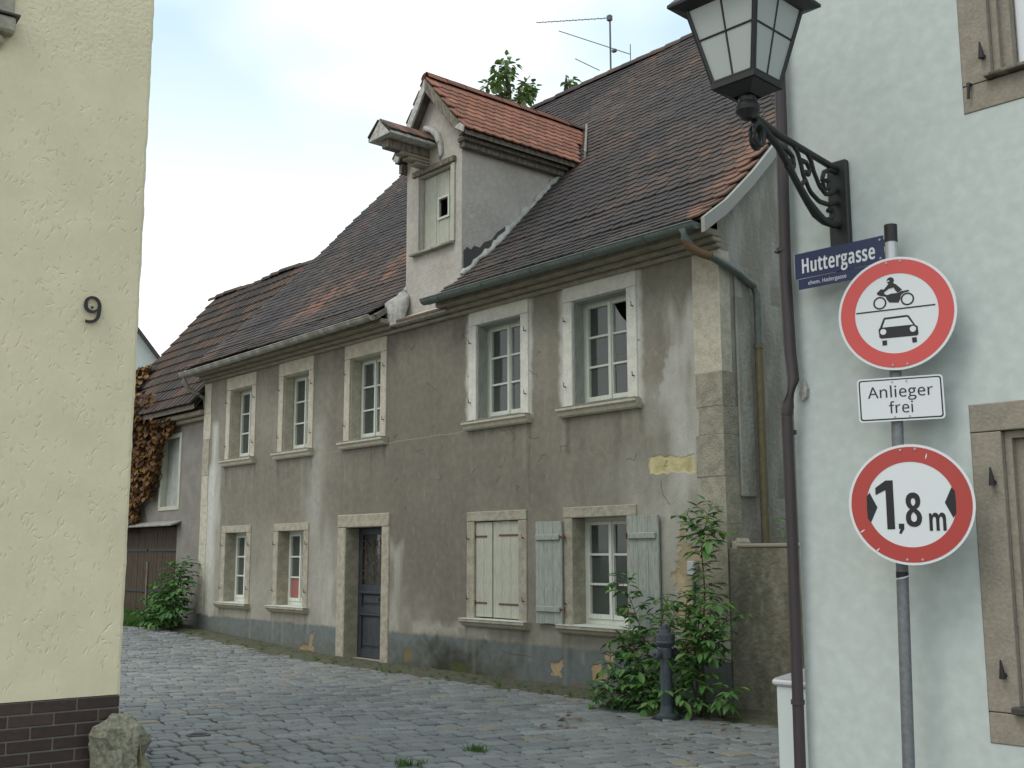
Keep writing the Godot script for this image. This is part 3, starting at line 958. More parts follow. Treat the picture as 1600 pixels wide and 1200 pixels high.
func gutter_shape(u0: float, u1: float, y0: float, y1: float, z: float, r: float) -> MB:
	var mb := MB.new()
	var seg := 10
	for i in seg:
		var w0 := PI + PI * i / seg
		var w1 := PI + PI * (i + 1) / seg
		for rr in [r, r - 0.006]:
			var s := 1.0 if rr == r else -1.0
			var f := func(u: float, y: float, w: float) -> Vector3: return Vector3(u, y + sin(w) * rr, z + cos(w) * rr)
			mb.quad(f.call(u0, y0, w0), f.call(u1, y1, w0), f.call(u1, y1, w1), f.call(u0, y0, w1), Vector3(0, sin(w0 + 0.15), cos(w0 + 0.15)) * s)
	for e in [[u0, y0, -1.0], [u1, y1, 1.0]]:
		for i in seg:
			var w0 := PI + PI * i / seg
			var w1 := PI + PI * (i + 1) / seg
			mb.tri(Vector3(e[0], e[1], z), Vector3(e[0], e[1] + sin(w0) * r, z + cos(w0) * r), Vector3(e[0], e[1] + sin(w1) * r, z + cos(w1) * r), Vector3(e[2], 0, 0))
	mb.tube([Vector3(u0, y0, z + r), Vector3(u1, y1, z + r)], [0.011], 6)
	var u := u0 + 0.4
	while u < u1:
		var y := lerpf(y0, y1, (u - u0) / (u1 - u0))
		var pts := []
		for i in 7:
			var w := PI + PI * i / 6.0
			pts.append(Vector3(u, y + sin(w) * (r + 0.004), z + cos(w) * (r + 0.004)))
		mb.tube(pts, [0.009], 5)
		u += 0.95
	return mb

func build_dormer(house: Node3D) -> void:
	var dm := holder("dormer", house)
	var A := 1.06
	var B := 2.42
	var apex := Vector2(1.74, 8.62)
	var le := Vector2(0.96, 7.58)
	var re := Vector2(2.68, 7.56)
	var HA := [1.40, 2.18, 6.06, 7.20]         # hatch opening
	# front: render going on up from the facade, in quads round the hatch, then the gable
	var fr := MB.new()
	wall_sheet(fr, A, B, 5.0, 7.6, [HA], 0.0, Vector3(0, 0, 1))
	wall_sheet(fr, A, B, 5.0, 7.6, [HA], -0.22, Vector3(0, 0, -1))
	for z in [0.0, -0.22]:
		fr.tri(Vector3(A, 7.6, z), Vector3(B, 7.6, z), Vector3(apex.x, 8.5, z), Vector3(0, 0, 1 if z == 0.0 else -1))
	var e := [[HA[0], HA[2], HA[0], HA[3], 1, 0], [HA[1], HA[2], HA[1], HA[3], -1, 0], [HA[0], HA[3], HA[1], HA[3], 0, -1], [HA[0], HA[2], HA[1], HA[2], 0, 1]]
	for q in e:
		fr.quad(Vector3(q[0], q[1], 0), Vector3(q[2], q[3], 0), Vector3(q[2], q[3], -0.22), Vector3(q[0], q[1], -0.22), Vector3(q[4], q[5], 0))
	obj("dormer_front", fr, M.dormer, dm)
	# cheeks down to the main roof
	for s in [[A, -1.0], [B, 1.0]]:
		var ck := MB.new()
		for z in 26:
			var za := -0.1 * z
			var zb := -0.1 * (z + 1)
			for o in [0.0, 0.10]:
				var x: float = s[0] - s[1] * o
				ck.quad(Vector3(x, prof_at_z(za) - 0.25, za), Vector3(x, prof_at_z(zb) - 0.25, zb), Vector3(x, maxf(7.62, prof_at_z(zb) - 0.25), zb), Vector3(x, 7.62, za), Vector3(s[1] * (1.0 if o == 0.0 else -1.0), 0, 0))
		obj("cheek", ck, M.dormer, dm)
		# mortar fillet between cheek and tiles, tarred at its foot
		var fl := MB.new()
		var pts := []
		var rad := []
		for z in 46:
			var zz := 0.02 - 0.052 * z
			pts.append(Vector3(s[0] + s[1] * ran(0.0, 0.05), prof_at_z(zz) + 0.09 + ran(-0.02, 0.03), zz + ran(-0.012, 0.012)))
			rad.append(ran(0.03, 0.072))
		fl.tube(pts, rad, 7)
		obj("mortar_fillet", fl, M.flashing, dm)
	var tr := MB.new()
	tr.prism(PackedVector2Array([Vector2(-0.03, 5.42), Vector2(-0.03, 5.86), Vector2(-0.09, 5.93), Vector2(-0.16, 5.90), Vector2(-0.22, 5.97), Vector2(-0.33, 5.96), Vector2(-0.41, 6.06), Vector2(-0.55, 6.12), Vector2(-0.66, 6.26), Vector2(-0.8, 6.36), Vector2(-1.0, 6.40)]), 0.0, 0.012)
	var to := obj("tar_coat", tr, M.tar, dm)
	to.transform = Transform3D(Basis(Vector3(0, 0, 1), Vector3(0, 1, 0), Vector3(1, 0, 0)), Vector3(B + 0.003, 0, 0))
	# roof planes, tiles on both sides
	var zf := 0.16
	var deck := MB.new()
	for s in [[le, 1.0], [re, -1.0]]:
		var ev: Vector2 = s[0]
		for o in [0.0, -0.07]:
			var nn := Vector3(-(apex.y - ev.y) * (1.0 if ev.x < apex.x else -1.0), absf(apex.x - ev.x), 0)
			deck.quad(Vector3(ev.x, ev.y + o, zf), Vector3(apex.x, apex.y + o, zf), Vector3(apex.x, apex.y + o, prof_z(apex.y) - 0.1), Vector3(ev.x, ev.y + o, prof_z(ev.y) - 0.1), nn if o == 0.0 else -nn)
		deck.quad(Vector3(ev.x, ev.y, zf), Vector3(ev.x, ev.y - 0.07, zf), Vector3(ev.x, ev.y - 0.07, prof_z(ev.y)), Vector3(ev.x, ev.y, prof_z(ev.y)), Vector3(ev.x - apex.x, 0, 0))
	obj("dormer_deck", deck, M.old_wood, dm)
	var shape := biber(0.170, 0.27, 0.020)
	var hidden := []
	R.seed = 44
	for side in 2:
		var ev: Vector2 = le if side == 0 else re
		var d := (apex - ev).normalized()
		var ln := apex.distance_to(ev)
		var row := 0
		var s := -0.05
		while s < ln - 0.14:
			var p := ev + d * s
			var z := zf - 0.06 - 0.088 * (row % 2)
			while z > prof_z(clampf(p.y, 5.2, 10.4)) - 0.0:
				var yv := Vector3(d.x, d.y, 0)
				var xv := Vector3(0, 0, -1) if side == 1 else Vector3(0, 0, 1)
				var bs := Basis(xv, yv, xv.cross(yv))
				bs = Basis(bs.x, -ran(0.085, 0.1)) * bs
				bs = Basis(bs.z, ran(-0.012, 0.012)) * bs
				var xf := Transform3D(bs, Vector3(p.x, p.y, z) + xv.cross(yv) * 0.052)
				if side == 1:
					obj("tile", shape, M["red%d" % (R.randi() % 3 if ran(0, 1) < 0.85 else 3)], dm, xf)
				else:
					hidden.append([xf, 0, L(0.2, 0.085, 0.055) * ran(0.8, 1.2)])
				z -= 0.176
			s += 0.148
			row += 1
	field("tile_field", [shape], hidden, M.tile_any, dm)
	var rm := MB.new()
	for i in 7:
		var w0 := PI * i / 7.0
		var w1 := PI * (i + 1) / 7.0
		rm.quad(Vector3(cos(w0) * 0.10, sin(w0) * 0.09, 0), Vector3(cos(w0) * 0.088, sin(w0) * 0.08, -0.40), Vector3(cos(w1) * 0.088, sin(w1) * 0.08, -0.40), Vector3(cos(w1) * 0.10, sin(w1) * 0.09, 0), Vector3(cos(w0), sin(w0), 0))
		rm.quad(Vector3(cos(w0) * 0.088, sin(w0) * 0.078, 0), Vector3(cos(w0) * 0.076, sin(w0) * 0.068, -0.40), Vector3(cos(w1) * 0.076, sin(w1) * 0.068, -0.40), Vector3(cos(w1) * 0.088, sin(w1) * 0.078, 0), -Vector3(cos(w0), sin(w0), 0))
	var rmesh := rm.mesh()
	for i in 9:
		obj("ridge_tile", rmesh, M["red%d" % [0, 3, 1, 3][i % 4]] if i < 8 else M.tile3, dm, Transform3D(Basis(Vector3(1, 0, 0), ran(-0.015, 0.015)), Vector3(apex.x, apex.y + 0.01, zf + 0.02 - 0.365 * i)))
	# barge boards with a small scroll at the right foot
	for s in [le, re]:
		var ev: Vector2 = s
		var d := (apex - ev).normalized()
		var nn := Vector2(-d.y, d.x) * (1.0 if ev.x > apex.x else -1.0)
		nn = nn if nn.y < 0 else -nn
		var bb := MB.new()
		bb.prism(PackedVector2Array([ev - d * 0.03, apex + Vector2(0, 0.0), apex + Vector2(0, -0.19), ev + nn * 0.13 - d * 0.01]), zf - 0.002, zf + 0.03)
		obj("barge_board", bb, M.flashing if s == le else M.old_wood, dm)
	var kn := MB.new()
	kn.prism(PackedVector2Array([Vector2(2.50, 7.62), Vector2(2.70, 7.50), Vector2(2.72, 7.58), Vector2(2.62, 7.66)]), zf + 0.032, zf + 0.045)
	obj("barge_foot", kn, M.flashing, dm)
	# boxed eaves cornice on the right side
	var ec := MB.new()
	for q in [[2.425, 2.60, 7.45, 7.50], [2.425, 2.53, 7.37, 7.448]]:
		ec.box(Vector3(q[0], q[2], prof_z(7.4) + 0.05), Vector3(q[1], q[3], 0.10 - (2.62 - q[1]) * 0.5))
	obj("eaves_moulding", ec, M.old_wood, dm)
	var el := MB.new()
	for q in [[0.98, 1.058, 7.36, 7.50]]:
		el.box(Vector3(q[0], q[2], prof_z(7.4) + 0.05), Vector3(q[1], q[3], 0.10))
	obj("eaves_moulding", el, M.old_wood, dm)
	# upright flashing where the dormer roof runs into the main roof
	var uf := MB.new()
	uf.x = Transform3D(Basis(Vector3.UP, 0.0), Vector3(0, 0, 0))
	var za := prof_z(7.56)
	var zb := prof_z(8.62)
	uf.quad(Vector3(2.74, 7.52, za + 0.02), Vector3(1.78, 8.66, zb + 0.02), Vector3(1.78, 8.78, zb + 0.0), Vector3(2.74, 7.78, za + 0.0), Vector3(0, 0, 1))
	uf.quad(Vector3(2.74, 7.52, za - 0.03), Vector3(1.78, 8.66, zb - 0.03), Vector3(1.78, 8.78, zb - 0.05), Vector3(2.74, 7.78, za - 0.05), Vector3(0, 0, -1))
	uf.quad(Vector3(2.74, 7.78, za), Vector3(1.78, 8.78, zb), Vector3(1.78, 8.78, zb - 0.05), Vector3(2.74, 7.78, za - 0.05), Vector3(1, 1, 0))
	uf.quad(Vector3(2.74, 7.52, za + 0.02), Vector3(2.74, 7.78, za), Vector3(2.74, 7.78, za - 0.05), Vector3(2.74, 7.52, za - 0.03), Vector3(1, 0, 0))
	obj("valley_flashing", uf, M.cornice, dm)
	# loading hatch: five boards and a little framed hole
	var hole := [1.80, 2.02, 6.50, 6.78]
	var cuts := [1.41, 1.57, 1.72, 1.795, 2.025, 2.17]
	for i in 5:
		var x0: float = cuts[i]
		var x1: float = cuts[i + 1] - 0.004
		var mb := MB.new()
		if i == 3:
			mb.cbox(Vector3(x0, HA[2] + 0.02, -0.11), Vector3(x1, hole[2], -0.075), 0.004)
			mb.cbox(Vector3(x0, hole[3], -0.11), Vector3(x1, HA[3] - 0.01, -0.075), 0.004)
		else:
			mb.cbox(Vector3(x0, HA[2] + 0.02, -0.11 + 0.002 * i), Vector3(x1, HA[3] - 0.01, -0.078 + 0.003 * (i % 2)), 0.004)
		obj("hatch_board", mb, M.paint_cream, dm)
	var hf := MB.new()
	for q in [[hole[0] - 0.03, hole[0], hole[2] - 0.03, hole[3] + 0.03], [hole[1], hole[1] + 0.03, hole[2] - 0.03, hole[3] + 0.03], [hole[0], hole[1], hole[2] - 0.03, hole[2]], [hole[0], hole[1], hole[3], hole[3] + 0.03]]:
		hf.box(Vector3(q[0], q[2], -0.072), Vector3(q[1], q[3], -0.05))
	obj("hatch_hole_frame", hf, M.paint_white, dm)
	var dk := MB.new()
	dk.box(Vector3(A + 0.11, 5.6, -1.2), Vector3(B - 0.11, 7.5, -1.15))
	obj("loft_partition", dk, M.inside, dm)
	for q in [["hatch_jamb", [1.30, 1.398, 6.04, 7.22, 0.03], M.dormer], ["hatch_jamb", [2.182, 2.27, 6.04, 7.22, 0.03], M.paint_cream], ["hatch_lintel", [1.26, 2.29, 7.222, 7.31, 0.06], M.old_wood], ["hatch_sill", [1.24, 2.26, 6.0, 6.038, 0.085], M.zinc_old]]:
		var mb := MB.new()
		var w: Array = q[1]
		mb.cbox(Vector3(w[0], w[2], 0.003), Vector3(w[1], w[3], w[4]), 0.006)
		obj(q[0], mb, q[2], dm)
	# hoist: a beam with its own little roof, standing out over the hatch
	var bm := MB.new()
	bm.cbox(Vector3(1.48, 7.45, 0.002), Vector3(1.64, 7.582, 0.76), 0.012)
	obj("hoist_beam", bm, M.old_wood, dm)
	for i in 3:
		var cb := MB.new()
		cb.cbox(Vector3(1.475, 7.405 - 0.05 * i, 0.002), Vector3(1.645, 7.448 - 0.05 * i, 0.52 - 0.13 * i), 0.012)
		obj("corbel", cb, M.cornice, dm)
	var cp := MB.new()
	cp.quad(Vector3(1.28, 7.62, -0.02), Vector3(1.28, 7.62, 0.86), Vector3(1.56, 7.84, 0.86), Vector3(1.56, 7.84, -0.02), Vector3(-1, 1, 0))
	cp.quad(Vector3(1.84, 7.62, -0.02), Vector3(1.84, 7.62, 0.86), Vector3(1.56, 7.84, 0.86), Vector3(1.56, 7.84, -0.02), Vector3(1, 1, 0))
	cp.quad(Vector3(1.28, 7.585, -0.02), Vector3(1.28, 7.585, 0.86), Vector3(1.84, 7.585, 0.86), Vector3(1.84, 7.585, -0.02), Vector3(0, -1, 0))
	cp.quad(Vector3(1.84, 7.62, -0.02), Vector3(1.84, 7.62, 0.86), Vector3(1.84, 7.585, 0.86), Vector3(1.84, 7.585, -0.02), Vector3(1, 0, 0))
	cp.quad(Vector3(1.28, 7.62, -0.02), Vector3(1.28, 7.62, 0.86), Vector3(1.28, 7.585, 0.86), Vector3(1.28, 7.585, -0.02), Vector3(-1, 0, 0))
	cp.tri(Vector3(1.28, 7.585, 0.86), Vector3(1.84, 7.585, 0.86), Vector3(1.56, 7.84, 0.86), Vector3(0, 0, 1))
	obj("hoist_canopy", cp, M.flashing, dm)
	var sh := biber(0.17, 0.36, 0.016)
	for side in [-1, 1]:
		for i in 5:
			var d := Vector2(-side * 0.28, 0.22).normalized()
			var yv := Vector3(d.x, d.y, 0)
			var xv := Vector3(0, 0, -side)
			obj("canopy_tile", sh, M["red3"] if i % 2 else M.tile3, dm, Transform3D(Basis(Basis(xv, yv, xv.cross(yv)).x, -0.02) * Basis(xv, yv, xv.cross(yv)), Vector3(1.56 + side * 0.31, 7.62, 0.79 - 0.175 * i) + Vector3(0, 0.02, 0)))
	var cf := MB.new()
	cf.tube([Vector3(1.92, 7.60, 0.03), Vector3(1.86, 7.74, 0.03), Vector3(1.72, 7.86, 0.03), Vector3(1.56, 7.93, 0.03)], [0.05, 0.06, 0.05, 0.05], 7)
	cf.tube([Vector3(1.92, 7.62, 0.02), Vector3(1.95, 7.45, 0.02), Vector3(1.90, 7.34, 0.015)], [0.05, 0.045, 0.02], 7)
	obj("canopy_flashing", cf, M.flashing, dm)

func build_house() -> void:
	var house := thing("old_house", "derelict grey rendered two-storey house with tiled roof and hoist dormer", "house", O_HOUSE, turn_of(FACE))
	var ft := facade_texture()
	var fm := StandardMaterial3D.new()
	fm.albedo_texture = ft[0]
	fm.normal_enabled = true
	fm.normal_texture = ft[1]
	fm.normal_scale = 0.9
	fm.roughness = 0.95
	var holes := []
	for w in WIN:
		holes.append([w[0] + 0.002, w[1] - 0.002, w[2] - 0.09, w[3]])
	holes.append([DOOR[0] + 0.002, DOOR[1] - 0.002, DOOR[2] - 0.1, DOOR[3]])
	var fw := MB.new()
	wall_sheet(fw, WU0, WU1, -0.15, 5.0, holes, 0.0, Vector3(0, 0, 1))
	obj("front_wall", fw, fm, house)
	var iw := MB.new()
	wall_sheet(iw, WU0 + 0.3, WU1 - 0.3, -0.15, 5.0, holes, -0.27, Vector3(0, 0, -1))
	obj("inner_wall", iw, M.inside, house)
	# gable walls, back wall, floors
	for s in [[WU1, 1.0], [WU0, -1.0]]:
		var gw := MB.new()
		for o in [0.0, 0.3]:
			var x: float = s[0] - s[1] * o
			var hint := Vector3(s[1] * (1.0 if o == 0.0 else -1.0), 0, 0)
			var f := func(z: float, y: float) -> Vector3: return Vector3(x, y, z)
			var hz := [-1.40, -2.15, 3.60, 4.74]
			if s[1] > 0:
				for q in [[0.0, hz[0], -0.15, 5.2], [hz[0], hz[1], -0.15, hz[2]], [hz[0], hz[1], hz[3], 5.2], [hz[1], -9.8, -0.15, 5.2]]:
					gw.quad(f.call(q[0], q[2]), f.call(q[1], q[2]), f.call(q[1], q[3]), f.call(q[0], q[3]), hint)
			else:
				gw.quad(f.call(0.0, -0.15), f.call(-9.8, -0.15), f.call(-9.8, 5.2), f.call(0.0, 5.2), hint)
			var zs := [0.0, -0.5, -1.0, -2.3, -4.9]
			for i in 4:
				gw.quad(f.call(zs[i], 5.2), f.call(zs[i + 1], 5.2), f.call(zs[i + 1], prof_at_z(zs[i + 1]) - 0.08), f.call(zs[i], prof_at_z(zs[i]) - 0.08), hint)
			gw.tri(f.call(-4.9, 5.2), f.call(-9.8, 5.2), f.call(-4.9, 10.42), hint)
		obj("gable_wall", gw, M.gable, house)
	var bw := MB.new()
	bw.box(Vector3(WU0 + 0.01, -0.15, -9.79), Vector3(WU1 - 0.01, 5.15, -9.5))
	obj("back_wall", bw, M.gable, house)
	var fl := MB.new()
	fl.box(Vector3(WU0 + 0.31, 2.42, -9.4), Vector3(WU1 - 0.31, 2.6, -0.28))
	fl.box(Vector3(WU0 + 0.31, 4.95, -9.4), Vector3(WU1 - 0.31, 5.05, -0.28))
	fl.box(Vector3(WU0 + 0.31, -0.10, -9.4), Vector3(WU1 - 0.31, 0.0, -0.28))
	obj("floor_slab", fl, M.inside, house)
	var pw := MB.new()
	pw.box(Vector3(WU0 + 0.31, 0.0, -4.2), Vector3(WU1 - 0.31, 2.41, -4.1))
	pw.box(Vector3(WU0 + 0.31, 2.61, -4.2), Vector3(WU1 - 0.31, 4.94, -4.1))
	obj("inner_partition", pw, M.inside, house)
	# gable window, half hidden by the white house
	var gwn := holder("window", house)
	var gf := MB.new()
	for q in [[-1.40, -1.47, 3.60, 4.74], [-2.08, -2.15, 3.60, 4.74], [-1.47, -2.08, 3.60, 3.68], [-1.47, -2.08, 4.66, 4.74]]:
		gf.box(Vector3(WU1 - 0.22, q[2], q[1]), Vector3(WU1 - 0.10, q[3], q[0]))
	obj("window_frame", gf, M.paint_grey, gwn)
	var gp := MB.new()
	gp.quad(Vector3(WU1 - 0.16, 3.66, -1.46), Vector3(WU1 - 0.16, 3.66, -2.09), Vector3(WU1 - 0.16, 4.67, -2.09), Vector3(WU1 - 0.16, 4.67, -1.46), Vector3(1, 0, 0))
	obj("pane", gp, M.glass, gwn)
	# windows and shutters
	R.seed = 15
	for i in WIN.size():
		window_part(house, WIN[i], [0, 0, 0, 1, 1, 2, 2, 2, 2][i], i)
	shutter(house, 2.745, 3.085, 0.775, 2.02, -0.045, M.paint_cream, [], [[2.74, 2.98, 1.83, 2.735], [2.74, 2.98, 0.96, 2.735]], "narrow closed shutter leaf with rusty strap hinges")
	shutter(house, 3.10, 3.635, 0.775, 2.025, -0.05, M.paint_cream, [], [[3.22, 3.64, 1.84, 3.645], [3.22, 3.64, 0.955, 3.645]], "wide closed shutter leaf with rusty strap hinges")
	shutter(house, 4.02, 4.50, 0.75, 2.0, 0.03, M.paint_grey, [1.80, 0.93], [[4.40, 4.56, 1.80, 4.55], [4.40, 4.56, 0.93, 4.55]], "shutter leaf folded back beside the closed shutters")
	shutter(house, 5.60, 6.07, 0.75, 2.03, 0.03, M.paint_grey, [1.80], [[5.57, 5.7, 1.80, 5.59], [5.57, 5.7, 0.93, 5.59]], "shutter leaf folded back beside the corner stones")
	# door: stone surround, recessed leaf with glazed grille and panels
	var st := [["jamb_stone", -0.70, -0.47, -0.06, 2.008], ["jamb_stone", 0.53, 0.73, -0.06, 2.008], ["lintel", -0.70, 0.73, 2.01, 2.21]]
	var door := holder("door", house)
	for q in st:
		var mb := MB.new()
		mb.cbox(Vector3(q[1], q[3], -0.34), Vector3(q[2], q[4], 0.025 if q[0] == "lintel" else 0.02), 0.012)
		obj(q[0], mb, M.grey_stone, door)
	var th := MB.new()
	th.cbox(Vector3(-0.468, -0.07, -0.34), Vector3(0.528, 0.025, 0.06), 0.01)
	obj("threshold", th, M.grey_stone, door)
	var dl := MB.new()
	var zd := -0.23
	for q in [[-0.465, -0.36, 0.03, 2.0], [0.42, 0.525, 0.03, 2.0], [-0.36, 0.42, 1.90, 2.0], [-0.36, 0.42, 1.03, 1.13], [-0.36, 0.42, 0.03, 0.16], [-0.36, 0.42, 0.70, 0.80]]:
		dl.cbox(Vector3(q[0], q[2], zd - 0.05), Vector3(q[1], q[3], zd), 0.004)
	obj("door_frame", dl, M.door, door)
	for q in [[-0.36, 0.42, 0.16, 0.70], [-0.36, 0.42, 0.80, 1.03]]:
		var mb := MB.new()
		mb.box(Vector3(q[0], q[2], zd - 0.04), Vector3(q[1], q[3], zd - 0.028))
		mb.cbox(Vector3(q[0] + 0.05, q[2] + 0.05, zd - 0.028), Vector3(q[1] - 0.05, q[3] - 0.05, zd - 0.008), 0.008)
		obj("door_panel", mb, M.door, door)
	var rail := MB.new()
	rail.cbox(Vector3(-0.40, 0.995, zd + 0.001), Vector3(0.46, 1.04, zd + 0.03), 0.01)
	rail.cbox(Vector3(-0.40, 0.665, zd + 0.001), Vector3(0.46, 0.70, zd + 0.025), 0.01)
	obj("weather_rail", rail, M.door, door)
	var dg := MB.new()
	dg.quad(Vector3(-0.36, 1.13, zd - 0.045), Vector3(0.42, 1.13, zd - 0.045), Vector3(0.42, 1.90, zd - 0.045), Vector3(-0.36, 1.90, zd - 0.045), Vector3(0, 0, 1))
	obj("door_glass", dg, M.glass, door)
	var gr := MB.new()
	for i in 4:
		var x := -0.28 + 0.205 * i
		gr.tube([Vector3(x, 1.13, zd - 0.012), Vector3(x, 1.90, zd - 0.012)], [0.007], 5)
		for j in 3:
			var pts := []
			for k in 11:
				var a := k * 0.62
				var r := 0.085 * (1.0 - k / 13.0)
				pts.append(Vector3(x + cos(a) * r + 0.05 * (1 if j % 2 else -1), 1.27 + 0.23 * j + sin(a) * r * 1.2, zd - 0.012))
			gr.tube(pts, [0.006], 5)
	obj("grille", gr, M.rust, door)
	var hd := MB.new()
	hd.lathe([Vector2(0, 0.035), Vector2(0.022, 0.033), Vector2(0.026, 0.018), Vector2(0.012, 0.0)], 10)
	obj("door_knob", hd, M.iron, door, Transform3D(Basis(Vector3(1, 0, 0), PI / 2), Vector3(0.15, 0.92, zd - 0.008)))
	# corner stones
	R.seed = 8
	var y := 0.48
	while y < 4.85:
		var hgt := ran(0.28, 0.52) if y < 3.3 else 4.9 - y
		var mb := MB.new()
		mb.cbox(Vector3(6.62 + ran(-0.02, 0.03), y + 0.0008, -0.24 + ran(-0.03, 0.08)), Vector3(WU1 + 0.006, y + hgt - 0.0008, 0.004 + ran(0, 0.007)), 0.003)
		obj("quoin_stone", mb, M["quoin%d" % ([0, 2, 1, 2, 1][R.randi() % 5] if y < 3.25 else 0)], house)
		y += hgt
	y = 0.50
	while y < 4.85:
		var hgt := minf(ran(0.45, 0.8), 4.9 - y)
		var mb := MB.new()
		mb.cbox(Vector3(WU0 - 0.012, y + 0.002, -0.24), Vector3(-5.40 + ran(-0.03, 0.02), y + hgt - 0.002, 0.008 + ran(0, 0.004)), 0.004)
		obj("quoin_stone", mb, M["quoin%d" % [0, 0, 0, 1][R.randi() % 4]], house)
		y += hgt
	var pil := MB.new()     # rendered strip on the gable beside the corner
	pil.cbox(Vector3(WU1 + 0.002, 2.2, -0.5), Vector3(WU1 + 0.035, 4.75, -0.245), 0.012)
	obj("gable_strip", pil, M.gable, house)
	# cornice under the eaves, in two lengths either side of the dormer
	for s in [[WU0 - 0.03, 2.20], [2.20, WU1 + 0.05]]:
		var mb := MB.new()
		var left: bool = s[0] < 0
		for q in [[4.905, 4.96, 0.07], [4.962, 5.02, 0.15], [5.022, 5.10, 0.30]]:
			var a: float = s[0]
			var b: float = s[1]
			if left and q[2] > 0.1:
				b = 0.86
			mb.cbox(Vector3(a, q[0], -0.01), Vector3(b, q[1], q[2]), 0.012)
		obj("cornice", mb, M.cornice, house)
	# broken plaster foot and tin ledge below the dormer
	var lump := MB.new()
	R.seed = 3
	for i in 7:
		lump.tube([Vector3(0.80 + i * 0.05, 5.02 + ran(0, 0.06), 0.10), Vector3(0.84 + i * 0.05, 5.25 + ran(0, 0.08), 0.12), Vector3(0.92 + i * 0.035, 5.42 + ran(0, 0.08), 0.02)], [ran(0.05, 0.09), ran(0.07, 0.11), 0.04], 7)
	obj("mortar_lump", lump, M.flashing, house)
	var lg := MB.new()
	lg.cbox(Vector3(0.92, 4.972, 0.0), Vector3(2.30, 5.03, 0.20), 0.015)
	lg.quad(Vector3(0.98, 5.034, 0.19), Vector3(2.26, 5.034, 0.19), Vector3(2.26, 5.13, 0.01), Vector3(0.98, 5.13, 0.01), Vector3(0, 1, 1))
	obj("ledge", lg, M.flashing, house)
	var lr := MB.new()
	lr.box(Vector3(1.12, 5.0, 0.203), Vector3(2.34, 5.035, 0.214))
	obj("ledge_tin", lr, M.rust, house)
	build_roof(house)
	build_dormer(house)
	obj("gutter", gutter_shape(-5.78, 0.84, 5.06, 5.12, 0.45, 0.075), M.zinc_old, house)
	obj("gutter", gutter_shape(2.14, 7.06, 5.12, 5.10, 0.45, 0.075), M.zinc_green, house)
	var dp := MB.new()
	dp.tube([Vector3(6.90, 5.05, 0.45), Vector3(6.90, 4.96, 0.45), Vector3(6.92, 4.89, 0.40)], [0.075, 0.055, 0.045], 10)
	obj("rain_hopper", dp, M.zinc_green, house)
	var d1 := MB.new()
	var d0 := MB.new()
	d0.tube([Vector3(6.90, 4.95, 0.45), Vector3(6.92, 4.86, 0.40), Vector3(6.98, 4.80, 0.29), Vector3(7.03, 4.775, 0.19)], [0.047], 10)
	obj("downpipe_elbow", d0, M.pipe_rust, house)
	d1.tube([Vector3(7.03, 4.78, 0.2), Vector3(7.05, 4.66, -0.25), Vector3(7.06, 4.55, -0.5)], [0.045], 10)
	d1.tube([Vector3(7.06, 4.57, -0.48), Vector3(7.065, 4.46, -0.56), Vector3(7.065, 3.85, -0.56)], [0.045], 10)
	obj("downpipe", d1, M.zinc_green, house)
	var d2 := MB.new()
	d2.tube([Vector3(7.065, 3.88, -0.56), Vector3(7.065, 0.0, -0.56)], [0.049], 10)
	d2.tube([Vector3(7.065, 3.9, -0.56), Vector3(7.065, 3.84, -0.56)], [0.055], 10)
	obj("downpipe", d2, M.pipe_brown, house)
	var d3 := MB.new()
	d3.tube([Vector3(-5.70, 5.04, 0.45), Vector3(-5.70, 4.93, 0.45), Vector3(-5.72, 4.80, 0.36), Vector3(-5.74, 4.72, 0.18), Vector3(-5.76, 4.62, -0.02), Vector3(-5.76, 4.3, -0.07)], [0.055, 0.05, 0.042, 0.042, 0.042, 0.042], 9)
	obj("downpipe", d3, M.zinc_old, house)
	# service box and conduit at the corner
	var jb := MB.new()
	jb.cbox(Vector3(6.50, 1.36, 0.022), Vector3(6.60, 1.52, 0.10), 0.01)
	obj("junction_box", jb, M.galv_light, house)
	var cd := MB.new()
	cd.tube([Vector3(6.555, 1.36, 0.05), Vector3(6.555, 0.0, 0.05)], [0.018], 8)
	obj("conduit", cd, M.hydrant, house)

